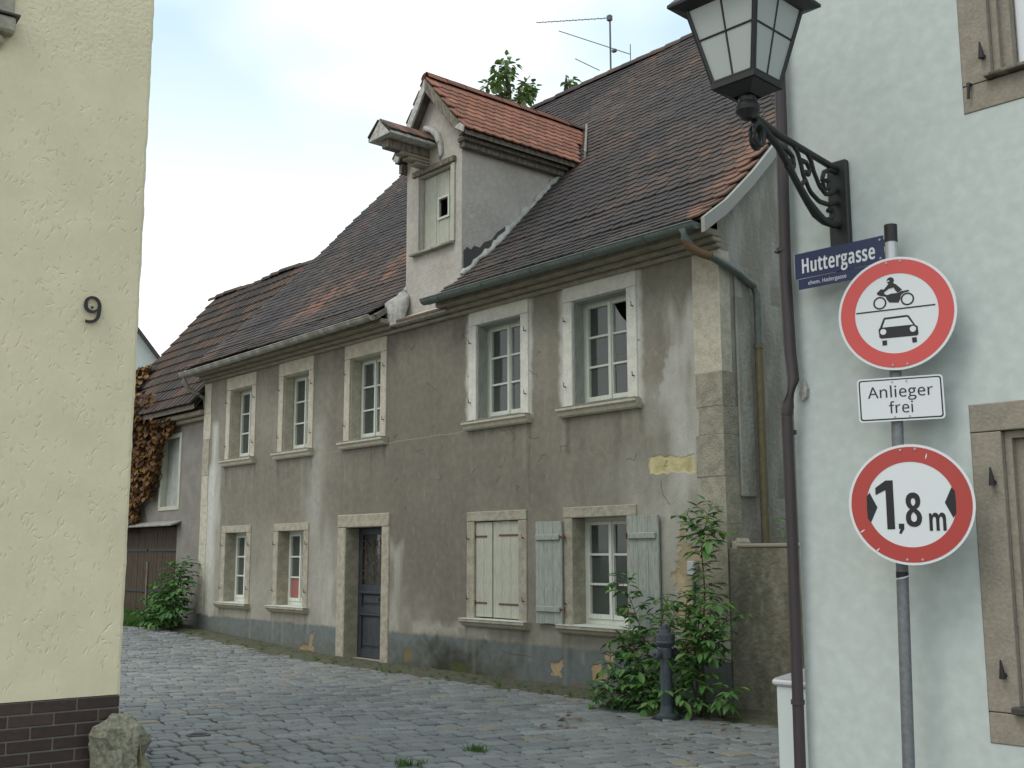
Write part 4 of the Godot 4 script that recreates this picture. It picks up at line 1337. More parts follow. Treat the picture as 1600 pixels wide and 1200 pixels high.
func build_barn() -> void:
	var B0 := -10.85
	var B1 := WU0 - 0.02
	var gy := 0.34
	var barn := thing("barn", "low grey barn with wooden gate and weathered tile roof beside the old house", "barn", fac(0, 0, -0.14), turn_of(FACE))
	var gate := [-9.95, -7.04, 0.2, 2.20]
	var hatch := [-8.0, -6.98, 2.55, 4.08]
	var w := MB.new()
	wall_sheet(w, B0, B1, 0.0, 4.55, [gate, hatch], 0.0, Vector3(0, 0, 1))
	wall_sheet(w, B0, B1, 0.0, 4.55, [gate, hatch], -0.3, Vector3(0, 0, -1))
	for o in [gate, hatch]:
		for q in [[o[0], o[2], o[0], o[3], 1, 0], [o[1], o[2], o[1], o[3], -1, 0], [o[0], o[3], o[1], o[3], 0, -1], [o[0], o[2], o[1], o[2], 0, 1]]:
			w.quad(Vector3(q[0], q[1], 0), Vector3(q[2], q[3], 0), Vector3(q[2], q[3], -0.3), Vector3(q[0], q[1], -0.3), Vector3(q[4], q[5], 0))
	w.quad(Vector3(B0, 0, 0), Vector3(B0, 0, -5.2), Vector3(B0, 4.55, -5.2), Vector3(B0, 4.55, 0), Vector3(-1, 0, 0))
	w.tri(Vector3(B0, 4.55, 0.1), Vector3(B0, 4.55, -5.2), Vector3(B0, 7.75, -2.45), Vector3(-1, 0, 0))
	w.quad(Vector3(B0, 0, -5.2), Vector3(B1, 0, -5.2), Vector3(B1, 4.55, -5.2), Vector3(B0, 4.55, -5.2), Vector3(0, 0, -1))
	obj("barn_wall", w, M.barn_render, barn)
	var ins := MB.new()
	ins.box(Vector3(B0 + 0.3, 0.1, -2.0), Vector3(B1 - 0.1, 4.5, -1.9))
	obj("inner_partition", ins, M.inside, barn)
	# gate of upright planks
	R.seed = 61
	var u := -9.93
	while u < -7.06:
		var wd := ran(0.13, 0.19)
		var e := minf(u + wd, -7.055)
		var mb := MB.new()
		mb.cbox(Vector3(u, 0.38 + ran(0, 0.03), -0.12), Vector3(e - 0.006, 2.17, -0.085 + ran(0, 0.008)), 0.004)
		obj("gate_plank", mb, M.barn_wood, barn)
		u = e
	for y in [0.85, 1.70]:
		for s in [[-9.9, -8.66], [-8.5, -7.08]]:
			var mb := MB.new()
			mb.box(Vector3(s[0], y - 0.03, -0.075), Vector3(s[1], y + 0.03, -0.062))
			obj("gate_strap", mb, M.iron, barn)
	var lt := MB.new()
	lt.cbox(Vector3(-8.63, 0.55, -0.075), Vector3(-8.57, 1.45, -0.05), 0.005)
	obj("gate_latch_bar", lt, M.old_wood, barn)
	var cpy := MB.new()
	cpy.x = Transform3D(Basis(Vector3(1, 0, 0), 0.35), Vector3(0, 2.27, 0.0))
	cpy.cbox(Vector3(-10.0, -0.02, 0.0), Vector3(-6.85, 0.015, 0.24), 0.006)
	obj("gate_canopy", cpy, M.zinc_old, barn)
	# loft hatch
	for q in [[-8.0, -7.91, 2.5, 4.08], [-7.07, -6.98, 2.5, 4.08], [-7.91, -7.07, 3.99, 4.08], [-7.91, -7.07, 2.5, 2.58]]:
		var mb := MB.new()
		mb.cbox(Vector3(q[0], q[2], -0.16), Vector3(q[1], q[3], 0.02), 0.006)
		obj("hatch_frame", mb, M.paint_cream, barn)
	for i in 4:
		var mb := MB.new()
		mb.cbox(Vector3(-7.90 + 0.207 * i, 2.59, -0.14), Vector3(-7.90 + 0.207 * (i + 1) - 0.004, 3.98, -0.11), 0.004)
		obj("hatch_board", mb, M.paint_grey, barn)
	# roof
	var roof := holder("roof", barn)
	var ev := Vector2(0.36, 4.50)
	var rg := Vector2(-2.40, 7.86)
	var d := (rg - ev).normalized()
	var ln := ev.distance_to(rg)
	var dk := MB.new()
	for o in [0.0, -0.10]:
		var hint := Vector3(0, 0.6, 0.8) * (1.0 if o == 0.0 else -1.0)
		dk.quad(Vector3(B0 - 0.1, ev.y + o, ev.x), Vector3(B1, ev.y + o, ev.x), Vector3(B1, rg.y + o, rg.x), Vector3(B0 - 0.1, rg.y + o, rg.x), hint)
	dk.quad(Vector3(B0 - 0.1, rg.y, rg.x), Vector3(B1, rg.y, rg.x), Vector3(B1, 4.5, -5.3), Vector3(B0 - 0.1, 4.5, -5.3), Vector3(0, 0.6, -0.8))
	dk.quad(Vector3(B0 - 0.1, ev.y, ev.x), Vector3(B1, ev.y, ev.x), Vector3(B1, ev.y - 0.1, ev.x), Vector3(B0 - 0.1, ev.y - 0.1, ev.x), Vector3(0, 0, 1))
	dk.quad(Vector3(B0 - 0.1, ev.y, ev.x), Vector3(B0 - 0.1, rg.y, rg.x), Vector3(B0 - 0.1, rg.y - 0.12, rg.x), Vector3(B0 - 0.1, ev.y - 0.12, ev.x), Vector3(-1, 0, 0))
	obj("roof_deck", dk, M.old_wood, roof)
	var tm := MB.new()        # interlocking tile: flat pan with a roll along one side
	tm.prism(PackedVector2Array([Vector2(-0.115, 0.0), Vector2(0.115, 0.0), Vector2(0.115, 0.40), Vector2(-0.115, 0.40)]), -0.012, 0.012)
	tm.tube([Vector3(0.085, 0.002, 0.012), Vector3(0.085, 0.398, 0.012)], [0.019], 6)
	var tmesh := tm.mesh()
	var rows := int(ln / 0.335) + 1
	var nz := FastNoiseLite.new()
	nz.seed = 6
	nz.frequency = 0.4
	for k in rows:
		var p := ev + d * (k * 0.335 - 0.04)
		for j in 22:
			var x := B1 - 0.12 - j * 0.231
			if x < B0:
				continue
			var yv := Vector3(0, d.y, d.x)
			var bs := Basis(Vector3.RIGHT, yv, Vector3.RIGHT.cross(yv))
			bs = Basis(bs.x, -0.10 + ran(-0.012, 0.012)) * bs
			var v := nz.get_noise_2d(x * 1.5, k * 0.8) + ran(-0.5, 0.5)
			var tone := 2 if v > 0.42 else 0 if v > 0.1 else 3 if v > -0.2 else 1
			obj("tile", tmesh, M["barn%d" % tone], roof, Transform3D(bs, Vector3(x, p.y, p.x) + bs.z * 0.07 + Vector3(0, 0.02 * nz.get_noise_2d(x, 50.0), 0)))
	var rr := MB.new()
	for i in 7:
		var w0 := PI * i / 7.0
		var w1 := PI * (i + 1) / 7.0
		rr.quad(Vector3(0, sin(w0) * 0.12, cos(w0) * 0.14), Vector3(0.42, sin(w0) * 0.105, cos(w0) * 0.12), Vector3(0.42, sin(w1) * 0.105, cos(w1) * 0.12), Vector3(0, sin(w1) * 0.12, cos(w1) * 0.14), Vector3(0, sin(w0), cos(w0)))
		rr.quad(Vector3(0, sin(w0) * 0.10, cos(w0) * 0.12), Vector3(0.42, sin(w0) * 0.085, cos(w0) * 0.10), Vector3(0.42, sin(w1) * 0.085, cos(w1) * 0.10), Vector3(0, sin(w1) * 0.10, cos(w1) * 0.12), -Vector3(0, sin(w0), cos(w0)))
	var rmesh := rr.mesh()
	for i in 13:
		obj("ridge_tile", rmesh, M["barn%d" % [0, 1, 3, 1][i % 4]], roof, Transform3D(Basis(Vector3(0, 0, 1), ran(-0.02, 0.02)), Vector3(B0 - 0.09 + i * 0.395, rg.y - 0.01 + 0.03 * sin(i * 0.9), rg.x)))
	var fa := MB.new()
	fa.cbox(Vector3(B0, 4.30, 0.005), Vector3(B1, 4.395, 0.24), 0.02)
	fa.cbox(Vector3(B0, 4.22, 0.005), Vector3(B1, 4.298, 0.12), 0.02)
	obj("cornice", fa, M.cornice, barn)

func build_far_house() -> void:
	# white gable beyond the barn, its ridge running away from the street
	var h := thing("gabled_house", "white gabled house rising behind the barn", "house", Vector3(-16.6, 0.4, -35.2), deg_to_rad(12.0))
	var wl := MB.new()
	var hw := 5.2
	wl.quad(Vector3(-hw, 0, 0), Vector3(hw, 0, 0), Vector3(hw, 7.2, 0), Vector3(-hw, 7.2, 0), Vector3(0, 0, 1))
	wl.tri(Vector3(-hw, 7.2, 0), Vector3(hw, 7.2, 0), Vector3(0, 14.0, 0), Vector3(0, 0, 1))
	wl.quad(Vector3(hw, 0, 0), Vector3(hw, 0, -9), Vector3(hw, 7.2, -9), Vector3(hw, 7.2, 0), Vector3(1, 0, 0))
	wl.quad(Vector3(-hw, 0, 0), Vector3(-hw, 0, -9), Vector3(-hw, 7.2, -9), Vector3(-hw, 7.2, 0), Vector3(-1, 0, 0))
	wl.quad(Vector3(-hw, 0, -9), Vector3(hw, 0, -9), Vector3(hw, 7.2, -9), Vector3(-hw, 7.2, -9), Vector3(0, 0, -1))
	wl.tri(Vector3(-hw, 7.2, -9), Vector3(hw, 7.2, -9), Vector3(0, 14.0, -9), Vector3(0, 0, -1))
	obj("wall", wl, M.white, h)
	var rf := MB.new()
	for s in [-1.0, 1.0]:
		for o in [0.0, 0.22]:
			rf.quad(Vector3(s * (hw + 0.25), 6.87 + o, 0.3), Vector3(0, 14.0 + o, 0.3), Vector3(0, 14.0 + o, -9.3), Vector3(s * (hw + 0.25), 6.87 + o, -9.3), Vector3(s, 0.8, 0) * (1.0 if o > 0.0 else -1.0))
		rf.quad(Vector3(s * (hw + 0.25), 6.87, 0.3), Vector3(0, 14.0, 0.3), Vector3(0, 14.22, 0.3), Vector3(s * (hw + 0.25), 7.09, 0.3), Vector3(0, 0, 1))
		rf.quad(Vector3(s * (hw + 0.25), 6.87, 0.3), Vector3(s * (hw + 0.25), 7.09, 0.3), Vector3(s * (hw + 0.25), 7.09, -9.3), Vector3(s * (hw + 0.25), 6.87, -9.3), Vector3(s, 0, 0))
	obj("roof", rf, M.tile1, h)

# ---------------------------------------------------------------- cream house with number nine
func build_nine() -> void:
	var h := thing("cream_house", "cream roughcast house with brown brick plinth and number nine on it", "house", O_NINE, deg_to_rad(36.6))
	# local x runs along the wall and ends at the corner x = 0; z points at the street
	var tx2 := cream_texture()
	var cm := StandardMaterial3D.new()
	cm.albedo_texture = tx2[0]
	cm.normal_enabled = true
	cm.normal_texture = tx2[1]
	cm.normal_scale = 0.75
	cm.roughness = 0.9
	# plaster in front, with a hand-finished, slightly wavering corner
	var pw := MB.new()
	var wv := FastNoiseLite.new()
	wv.seed = 17
	wv.frequency = 1.1
	wv.fractal_octaves = 4
	var edge := func(y: float) -> float: return 0.006 * wv.get_noise_1d(y * 3.0) + 0.004 * wv.get_noise_1d(y * 17.0)
	var cuv := func(x: float, y: float) -> Vector2: return Vector2((x + 1.8) / 1.8, (5.6 - y) / 4.83)
	var side := MB.new()
	var n_rows := 120
	for i in n_rows:
		var ya := 0.775 + i * (5.6 - 0.775) / n_rows
		var yb := 0.775 + (i + 1) * (5.6 - 0.775) / n_rows
		var spans := [[-1.8, -0.018]]
		if (ya + yb) / 2 > 4.86:
			spans = [[-0.93, -0.018]]
		for q in spans:
			pw.uvquad(Vector3(q[0], ya, 0), Vector3(q[1], ya, 0), Vector3(q[1], yb, 0), Vector3(q[0], yb, 0), Vector3(0, 0, 1), cuv.call(q[0], ya), cuv.call(q[1], ya), cuv.call(q[1], yb), cuv.call(q[0], yb))
		var ea: float = edge.call(ya)
		var eb: float = edge.call(yb)
		pw.uvquad(Vector3(-0.018, ya, 0), Vector3(ea, ya, -0.008), Vector3(eb, yb, -0.008), Vector3(-0.018, yb, 0), Vector3(0.3, 0, 1), cuv.call(-0.018, ya), cuv.call(0, ya), cuv.call(0, yb), cuv.call(-0.018, yb))
		side.quad(Vector3(ea, ya, -0.008), Vector3(eb, yb, -0.008), Vector3(0.0, yb, -0.06), Vector3(0.0, ya, -0.06), Vector3(1, 0, 0))
		side.quad(Vector3(0.0, ya, -0.06), Vector3(0.0, yb, -0.06), Vector3(0.0, yb, -6.0), Vector3(0.0, ya, -6.0), Vector3(1, 0, 0))
	obj("plaster_wall", pw, cm, h)
	side.quad(Vector3(0, 5.6, -0.0), Vector3(0, 9, -0.0), Vector3(0, 9, -6.0), Vector3(0, 5.6, -6.0), Vector3(1, 0, 0))
	obj("side_wall", side, M.cream_smooth, h)
	var rest := MB.new()
	wall_sheet(rest, -7.0, 0.0, 0.775, 9.0, [[-1.8, 0.0, 0.775, 5.6], [-2.0, -0.93, 4.86, 6.3]], 0.0, Vector3(0, 0, 1))
	for e in [[-2.0, 4.86, -2.0, 6.3, 1, 0], [-0.93, 4.86, -0.93, 6.3, -1, 0], [-2.0, 6.3, -0.93, 6.3, 0, -1], [-2.0, 4.86, -0.93, 4.86, 0, 1]]:
		rest.quad(Vector3(e[0], e[1], 0), Vector3(e[2], e[3], 0), Vector3(e[2], e[3], -0.2), Vector3(e[0], e[1], -0.2), Vector3(e[4], e[5], 0))
	obj("plaster_wall", rest, M.cream, h)
	var bk := MB.new()
	bk.quad(Vector3(-7, 0, -6), Vector3(0, 0, -6), Vector3(0, 9, -6), Vector3(-7, 9, -6), Vector3(0, 0, -1))
	bk.quad(Vector3(-7, 0, 0), Vector3(-7, 0, -6), Vector3(-7, 9, -6), Vector3(-7, 9, 0), Vector3(-1, 0, 0))
	bk.quad(Vector3(-7, 9, 0), Vector3(0, 9, 0), Vector3(0, 9, -6), Vector3(-7, 9, -6), Vector3(0, 1, 0))
	obj("rear_walls", bk, M.cream_smooth, h)
	# brick slips on mortar
	var mo := MB.new()
	mo.box(Vector3(-7.0, -0.1, -0.05), Vector3(-0.004, 0.77, -0.006))
	mo.box(Vector3(-0.05, -0.1, -6.0), Vector3(-0.006, 0.77, -0.055))
	obj("mortar_bed", mo, M.mortar, h)
	var fb := MB.new()
	fb.cbox(Vector3(0, 0, 0), Vector3(0.240, 0.061, 0.012), 0.003)
	var full := fb.mesh()
	var hb := MB.new()
	hb.cbox(Vector3(0, 0, 0), Vector3(0.115, 0.061, 0.012), 0.003)
	var half := hb.mesh()
	var rest_xf := []
	for r in 11:
		var y := 0.704 - 0.0705 * r
		var x := 0.0
		if r % 2:
			x = -0.115
			obj("brick", half, M["brick%d" % (R.randi() % 3)], h, Vector3(-0.115, y, -0.012))
			x -= 0.010
		while x > -2.2:
			obj("brick", full, M["brick%d" % (R.randi() % 3)], h, Vector3(x - 0.240, y, -0.012 + ran(-0.001, 0.001)))
			x -= 0.250
		while x > -6.9:
			rest_xf.append(Transform3D(Basis(), Vector3(x - 0.240, y, -0.012)))
			x -= 0.250
	scatter("brick_field", full, M.brick0, rest_xf, [], h)
	# house number
	var tx := text_mesh("9", 0.165, 0.012, false)
	var no := obj("house_number", tx, M.iron, h, Vector3(-0.29, 3.085, 0.022))
	no.set_meta("label", "black metal figure 9")
	var pin := MB.new()
	pin.box(Vector3(-0.295, 3.10, -0.002), Vector3(-0.285, 3.11, 0.02))
	obj("number_pin", pin, M.iron, h)
	# window of the upper floor: only the corner of its sill is in view
	var sl := MB.new()
	sl.cbox(Vector3(-2.08, 4.70, 0.006), Vector3(-0.85, 4.80, 0.10), 0.012)
	sl.cbox(Vector3(-2.02, 4.62, 0.006), Vector3(-0.90, 4.698, 0.06), 0.02)
	obj("sill", sl, M.grey_stone, h)
	var st := MB.new()
	st.box(Vector3(-2.10, 4.803, 0.006), Vector3(-0.83, 4.815, 0.115))
	obj("sill_flashing", st, M.sill_tin, h)
	for q in [[-2.08, -1.96, 4.82, 6.4], [-0.97, -0.85, 4.82, 6.4], [-1.958, -0.972, 6.26, 6.4]]:
		var mb := MB.new()
		mb.cbox(Vector3(q[0], q[2], -0.16), Vector3(q[1], q[3], 0.03), 0.01)
		obj("jamb_stone", mb, M.grey_stone, h)
	var pn := MB.new()
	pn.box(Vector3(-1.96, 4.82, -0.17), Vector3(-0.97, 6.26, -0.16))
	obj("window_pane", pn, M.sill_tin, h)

func cream_texture() -> Array:
	# scraped plaster: short furrows drawn with the float, a coarser older coat above a smooth band, smooth again over the plinth
	var W := 640
	var H := 1716
	var ppm := W / 1.8
	var n1 := noise_bytes(301, 0.006, W, H, 4, false)
	var n2 := noise_bytes(302, 0.07, W, H, 4, false)
	var n3 := noise_bytes(303, 0.018, W, H, 3, false)
	var hh := PackedFloat32Array()
	hh.resize(W * H)
	for y in H:
		var h := 5.6 - (y + 0.5) / ppm
		for x in W:
			var i := y * W + x
			var wob := (n1[i] - 128.0) / 128.0 * 0.12
			var k := smoothstep(4.58, 4.72, h + wob)
			hh[i] = 0.6 + 0.05 * (n3[i] / 255.0) + (0.015 + 0.20 * k) * (n2[i] / 255.0 - 0.5)
	R.seed = 330
	var marks := 0
	while marks < 5200:
		marks += 1
		var px := R.randi() % W
		var py := R.randi() % H
		var h := 5.6 - py / ppm
		var i0 := py * W + px
		var dens := clampf((n3[i0] - 100.0) / 60.0, 0.05, 1.0) * (0.25 if h < 1.05 else 1.0)
		if h > 4.42 and h < 4.66:
			dens *= 0.1
		if ran(0, 1) > dens:
			continue
		var ang := PI / 2 + R.randfn(0.0, 0.5)
		var ln := ran(4, 17)
		var wd := ran(0.9, 2.2)
		var dp := ran(0.10, 0.32)
		var p := Vector2(px, py)
		for s in int(ln):
			ang += ran(-0.22, 0.22)
			p += Vector2.from_angle(ang)
			var r := int(ceil(wd))
			for dy in range(-r, r + 1):
				for dx in range(-r, r + 1):
					var xx := int(p.x) + dx
					var yy := int(p.y) + dy
					if xx < 0 or yy < 0 or xx >= W or yy >= H:
						continue
					var f := 1.0 - Vector2(dx, dy).length() / (wd + 0.4)
					if f > 0:
						var j := yy * W + xx
						hh[j] = minf(hh[j], 0.62 - dp * f * sin(PI * (s + 1.0) / (ln + 1.0)))
	var ramp := PackedByteArray()
	ramp.resize(4096)
	for i in 4096:
		ramp[i] = lum(i / 4095.0)
	var data := PackedByteArray(); data.resize(W * H * 3)
	var bump := PackedByteArray(); bump.resize(W * H)
	for i in W * H:
		var w := 0.92 + 0.11 * n1[i] / 255.0 + 0.05 * (n2[i] / 255.0 - 0.5) + 0.05 * (n3[i] / 255.0 - 0.5)
		var c := Color(0.775, 0.695, 0.485)
		data[i * 3] = ramp[int(clampf(c.r * w, 0, 1) * 4095)]
		data[i * 3 + 1] = ramp[int(clampf(c.g * w, 0, 1) * 4095)]
		data[i * 3 + 2] = ramp[int(clampf(c.b * w, 0, 1) * 4095)]
		bump[i] = int(clampf(hh[i], 0, 1) * 255)
	var im := Image.create_from_data(W, H, false, Image.FORMAT_L8, bump)
	im.convert(Image.FORMAT_RGBA8)
	im.bump_map_to_normal_map(7.0)
	return [ImageTexture.create_from_image(Image.create_from_data(W, H, false, Image.FORMAT_RGB8, data)), ImageTexture.create_from_image(im)]

func text_mesh(s: String, height: float, depth: float, bold: bool, face := "Droid Sans") -> TextMesh:
	var f := SystemFont.new()
	f.font_names = PackedStringArray([face])
	f.font_weight = 700 if bold else 400
	var t := TextMesh.new()
	t.font = f
	t.text = s
	t.font_size = 64
	t.pixel_size = height / (64.0 * 0.714)        # height of capitals and figures
	t.depth = depth
	t.curve_step = 1.0
	return t

func guard_stone() -> void:
	var mb := MB.new()
	var rows := 15
	var seg := 22
	var nz := FastNoiseLite.new()
	nz.seed = 4
	nz.frequency = 3.2
	nz.fractal_octaves = 4
	var P := []
	for i in rows:
		var k := i / float(rows - 1)
		var y := -0.1 + 0.76 * k
		var r := 0.195 - 0.062 * k
		if k > 0.90:
			r *= sqrt(maxf(0.0, 1.0 - pow((k - 0.90) / 0.10, 2.0))) * 0.5 + 0.5
		var ring := []
		for j in seg:
			var w := TAU * j / seg
			var dir := Vector3(cos(w), 0, sin(w) * 0.85)
			var p := dir * r + Vector3(-0.02 * k, y, 0)
			p += (dir + Vector3(0, 0.5, 0)) * nz.get_noise_3dv(p * 1.6) * 0.055 * (0.5 + k)
			ring.append(p)
		P.append(ring)
	for i in rows - 1:
		for j in seg:
			var hint: Vector3 = P[i][j] - Vector3(0, P[i][j].y - (0.25 if i > rows - 4 else 0.0), 0)
			mb.quad(P[i][j], P[i][(j + 1) % seg], P[i + 1][(j + 1) % seg], P[i + 1][j], hint + Vector3(0, 0.02, 0))
	for j in seg:
		mb.tri(P[-1][j], P[-1][(j + 1) % seg], Vector3(-0.02, 0.665, 0), Vector3.UP)
	var t := thing("guard_stone", "weathered lichen-grown guard stone against the brick corner of the cream house", "stone", Vector3(-2.292, 0, -6.70), 0.3)
	obj("stone", mb, M.lichen, t)
	var lc := MB.new()
	lc.lathe([Vector2(0.0, 0.004), Vector2(0.030, 0.003), Vector2(0.042, 0.0)], 9)
	obj("lichen_patch", lc, M.ochre_lichen, t, Transform3D(Basis(Vector3(0, 0, 1), -1.30) .scaled(Vector3(1, 1.6, 1)), Vector3(0.112, 0.44, 0.11)))

# ---------------------------------------------------------------- white house, lamp, signs
func build_white() -> void:
	var h := thing("white_house", "white rendered house with sandstone window surrounds and brown drainpipe", "house", O_WHITE, turn_of(44.0))
	var W1 := [0.225, 1.75, 0.682, 2.345]
	var W2 := [0.305, 1.75, 3.88, 5.7]
	var C := -0.79
	var wl := MB.new()
	wall_sheet(wl, C, 5.5, -0.1, 8.0, [W1, W2], 0.0, Vector3(0, 0, 1))
	obj("front_wall", wl, M.white, h)
	var sd := MB.new()
	sd.quad(Vector3(C, -0.1, 0), Vector3(C, -0.1, -8), Vector3(C, 8, -8), Vector3(C, 8, 0), Vector3(-1, 0, 0))
	sd.quad(Vector3(5.5, -0.1, 0), Vector3(5.5, -0.1, -8), Vector3(5.5, 8, -8), Vector3(5.5, 8, 0), Vector3(1, 0, 0))
	sd.quad(Vector3(C, -0.1, -8), Vector3(5.5, -0.1, -8), Vector3(5.5, 8, -8), Vector3(C, 8, -8), Vector3(0, 0, -1))
	sd.quad(Vector3(C, 8, 0), Vector3(5.5, 8, 0), Vector3(5.5, 8, -8), Vector3(C, 8, -8), Vector3.UP)
	obj("side_walls", sd, M.white, h)
	for k in 2:
		var o: Array = [W1, W2][k]
		var win := holder("window", h)
		var sw := 0.155
		var pieces := [["jamb_stone", o[0], o[0] + sw, o[2] + 0.15, o[3] - 0.145], ["jamb_stone", o[1] - sw, o[1], o[2] + 0.15, o[3] - 0.145], ["lintel", o[0], o[1], o[3] - 0.143, o[3]], ["sill_stone", o[0], o[1], o[2], o[2] + 0.148]]
		for q in pieces:
			var mb := MB.new()
			mb.cbox(Vector3(q[1] + 0.002, q[3] + 0.001, -0.25), Vector3(q[2] - 0.002, q[4] - 0.001, 0.006), 0.004)
			obj(q[0], mb, M.sand, win)
		var a: float = o[0] + sw
		var b: float = o[1] - sw
		var y0: float = o[2] + 0.15
		var y1: float = o[3] - 0.145
		var rb := MB.new()      # stepped inner reveal
		rb.box(Vector3(a, y0, -0.25), Vector3(a + 0.035, y1, -0.035))
		rb.box(Vector3(a + 0.035, y1 - 0.035, -0.25), Vector3(b - 0.035, y1, -0.035))
		rb.box(Vector3(b - 0.035, y0, -0.25), Vector3(b, y1, -0.035))
		rb.box(Vector3(a + 0.035, y0, -0.25), Vector3(a + 0.085, y1 - 0.036, -0.075))
		rb.box(Vector3(a + 0.085, y1 - 0.085, -0.25), Vector3(b - 0.085, y1 - 0.036, -0.075))
		obj("reveal", rb, M.sand, win)
		var sl := MB.new()
		sl.cbox(Vector3(a - 0.025, y0 + 0.001, -0.10), Vector3(b + 0.02, y0 + (0.022 if k else 0.035), 0.055), 0.005)
		obj("sill_flashing", sl, M.sill_tin if k == 0 else M.old_wood, win)
		var fr := MB.new()
		var ft := 0.075
		for q in [[a + 0.087, a + 0.087 + ft, y0 + 0.036, y1 - 0.087], [b - 0.16, b - 0.087, y0 + 0.036, y1 - 0.087], [a + 0.087 + ft, b - 0.16, y1 - 0.16, y1 - 0.087], [a + 0.087 + ft, b - 0.16, y0 + 0.036, y0 + 0.12]]:
			fr.cbox(Vector3(q[0], q[2], -0.20), Vector3(q[1], q[3], -0.13), 0.01)
		obj("window_frame", fr, M.white_frame, win)
		var ps := MB.new()
		ps.quad(Vector3(a + 0.16, y0 + 0.11, -0.165), Vector3(b - 0.15, y0 + 0.11, -0.165), Vector3(b - 0.15, y1 - 0.15, -0.165), Vector3(a + 0.16, y1 - 0.15, -0.165), Vector3(0, 0, 1))
		obj("pane", ps, M.glass, win)
		var bx := MB.new()
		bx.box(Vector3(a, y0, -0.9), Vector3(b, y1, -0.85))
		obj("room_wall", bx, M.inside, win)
		for e in ([[0.332, 1.975], [0.318, 1.04]] if k == 0 else [[0.428, 4.19]]):
			var pn := MB.new()
			pn.tube([Vector3(e[0], e[1] - 0.03, 0.0), Vector3(e[0], e[1] - 0.03, 0.035)], [0.013], 8)
			pn.tube([Vector3(e[0], e[1] - 0.045, 0.035), Vector3(e[0], e[1] - 0.01, 0.036), Vector3(e[0] - 0.004, e[1] + 0.045, 0.037)], [0.016, 0.012, 0.004], 8)
			obj("shutter_pin", pn, M.iron, win)
		if k == 1:
			var pn := MB.new()
			pn.tube([Vector3(0.350, 4.03, 0.0), Vector3(0.350, 4.03, 0.03), Vector3(0.345, 3.95, 0.032)], [0.010, 0.012, 0.008], 8)
			obj("shutter_hook", pn, M.iron, win)
	var dp := MB.new()
	dp.tube([Vector3(-0.745, 8.0, 0.07), Vector3(-0.75, 4.1, 0.07), Vector3(-0.765, 3.2, 0.07), Vector3(-0.755, 2.75, 0.07), Vector3(-0.735, 2.58, 0.08), Vector3(-0.765, 2.43, 0.10), Vector3(-0.775, 2.38, 0.10)], [0.035], 12)
	dp.tube([Vector3(-0.775, 2.42, 0.10), Vector3(-0.785, 1.6, 0.08), Vector3(-0.80, 0.4, 0.07), Vector3(-0.80, -0.1, 0.07)], [0.032], 12)
	obj("drainpipe", dp, M.brown_pipe, h)
	for y in [3.35, 2.28, 0.79]:
		var cl := MB.new()
		cl.tube([Vector3(-0.775 - (0.02 if y < 1 else 0.0), y - 0.012, 0.075), Vector3(-0.775 - (0.02 if y < 1 else 0.0), y + 0.012, 0.075)], [0.038], 12)
		cl.tube([Vector3(-0.81, y, 0.075), Vector3(-0.825, y, 0.078)], [0.009], 6)
		obj("pipe_clip", cl, M.brown_pipe, h)
	var ch := MB.new()       # broken bit of render by the pipe bend
	ch.prism(PackedVector2Array([Vector2(-0.735, 2.50), Vector2(-0.70, 2.58), Vector2(-0.682, 2.53), Vector2(-0.69, 2.48), Vector2(-0.715, 2.46)]), 0.001, 0.03)
	obj("render_chip", ch, M.flashing, h)

	# pillar at the corner
	var pl := thing("gate_pillar", "white rendered pillar with a sloped cap beside the brown drainpipe", "pillar", (h.transform * Vector3(-0.905, 0, -0.22)), turn_of(44.0))
	var pb := MB.new()
	pb.cbox(Vector3(-0.125, -0.1, -0.14), Vector3(0.11, 0.845, 0.14), 0.006)
	obj("shaft", pb, M.pillar, pl)
	var pc := MB.new()
	pc.cbox(Vector3(-0.145, 0.848, -0.16), Vector3(0.112, 0.885, 0.16), 0.012)
	for e in [[-0.137, 0.108, -0.152, 0.152]]:
		var ap := [Vector3(0.02, 0.955, -0.02), Vector3(0.03, 0.955, 0.02)]
		var q := [Vector3(e[0], 0.886, e[2]), Vector3(e[1], 0.886, e[2]), Vector3(e[1], 0.886, e[3]), Vector3(e[0], 0.886, e[3])]
		pc.quad(q[3], q[2], ap[1], ap[1], Vector3(0, 1, 1))
		pc.tri(q[3], q[2], ap[1], Vector3(0, 1, 1))
		pc.tri(q[1], q[2], ap[1], Vector3(1, 1, 0))
		pc.tri(q[1], ap[0], ap[1], Vector3(1, 1, 0))
		pc.tri(q[0], q[1], ap[0], Vector3(0, 1, -1))
		pc.tri(q[0], q[3], ap[1], Vector3(-1, 1, 0))
		pc.tri(q[0], ap[0], ap[1], Vector3(-1, 1, 0))
	obj("cap", pc, M.pillar_cap, pl)

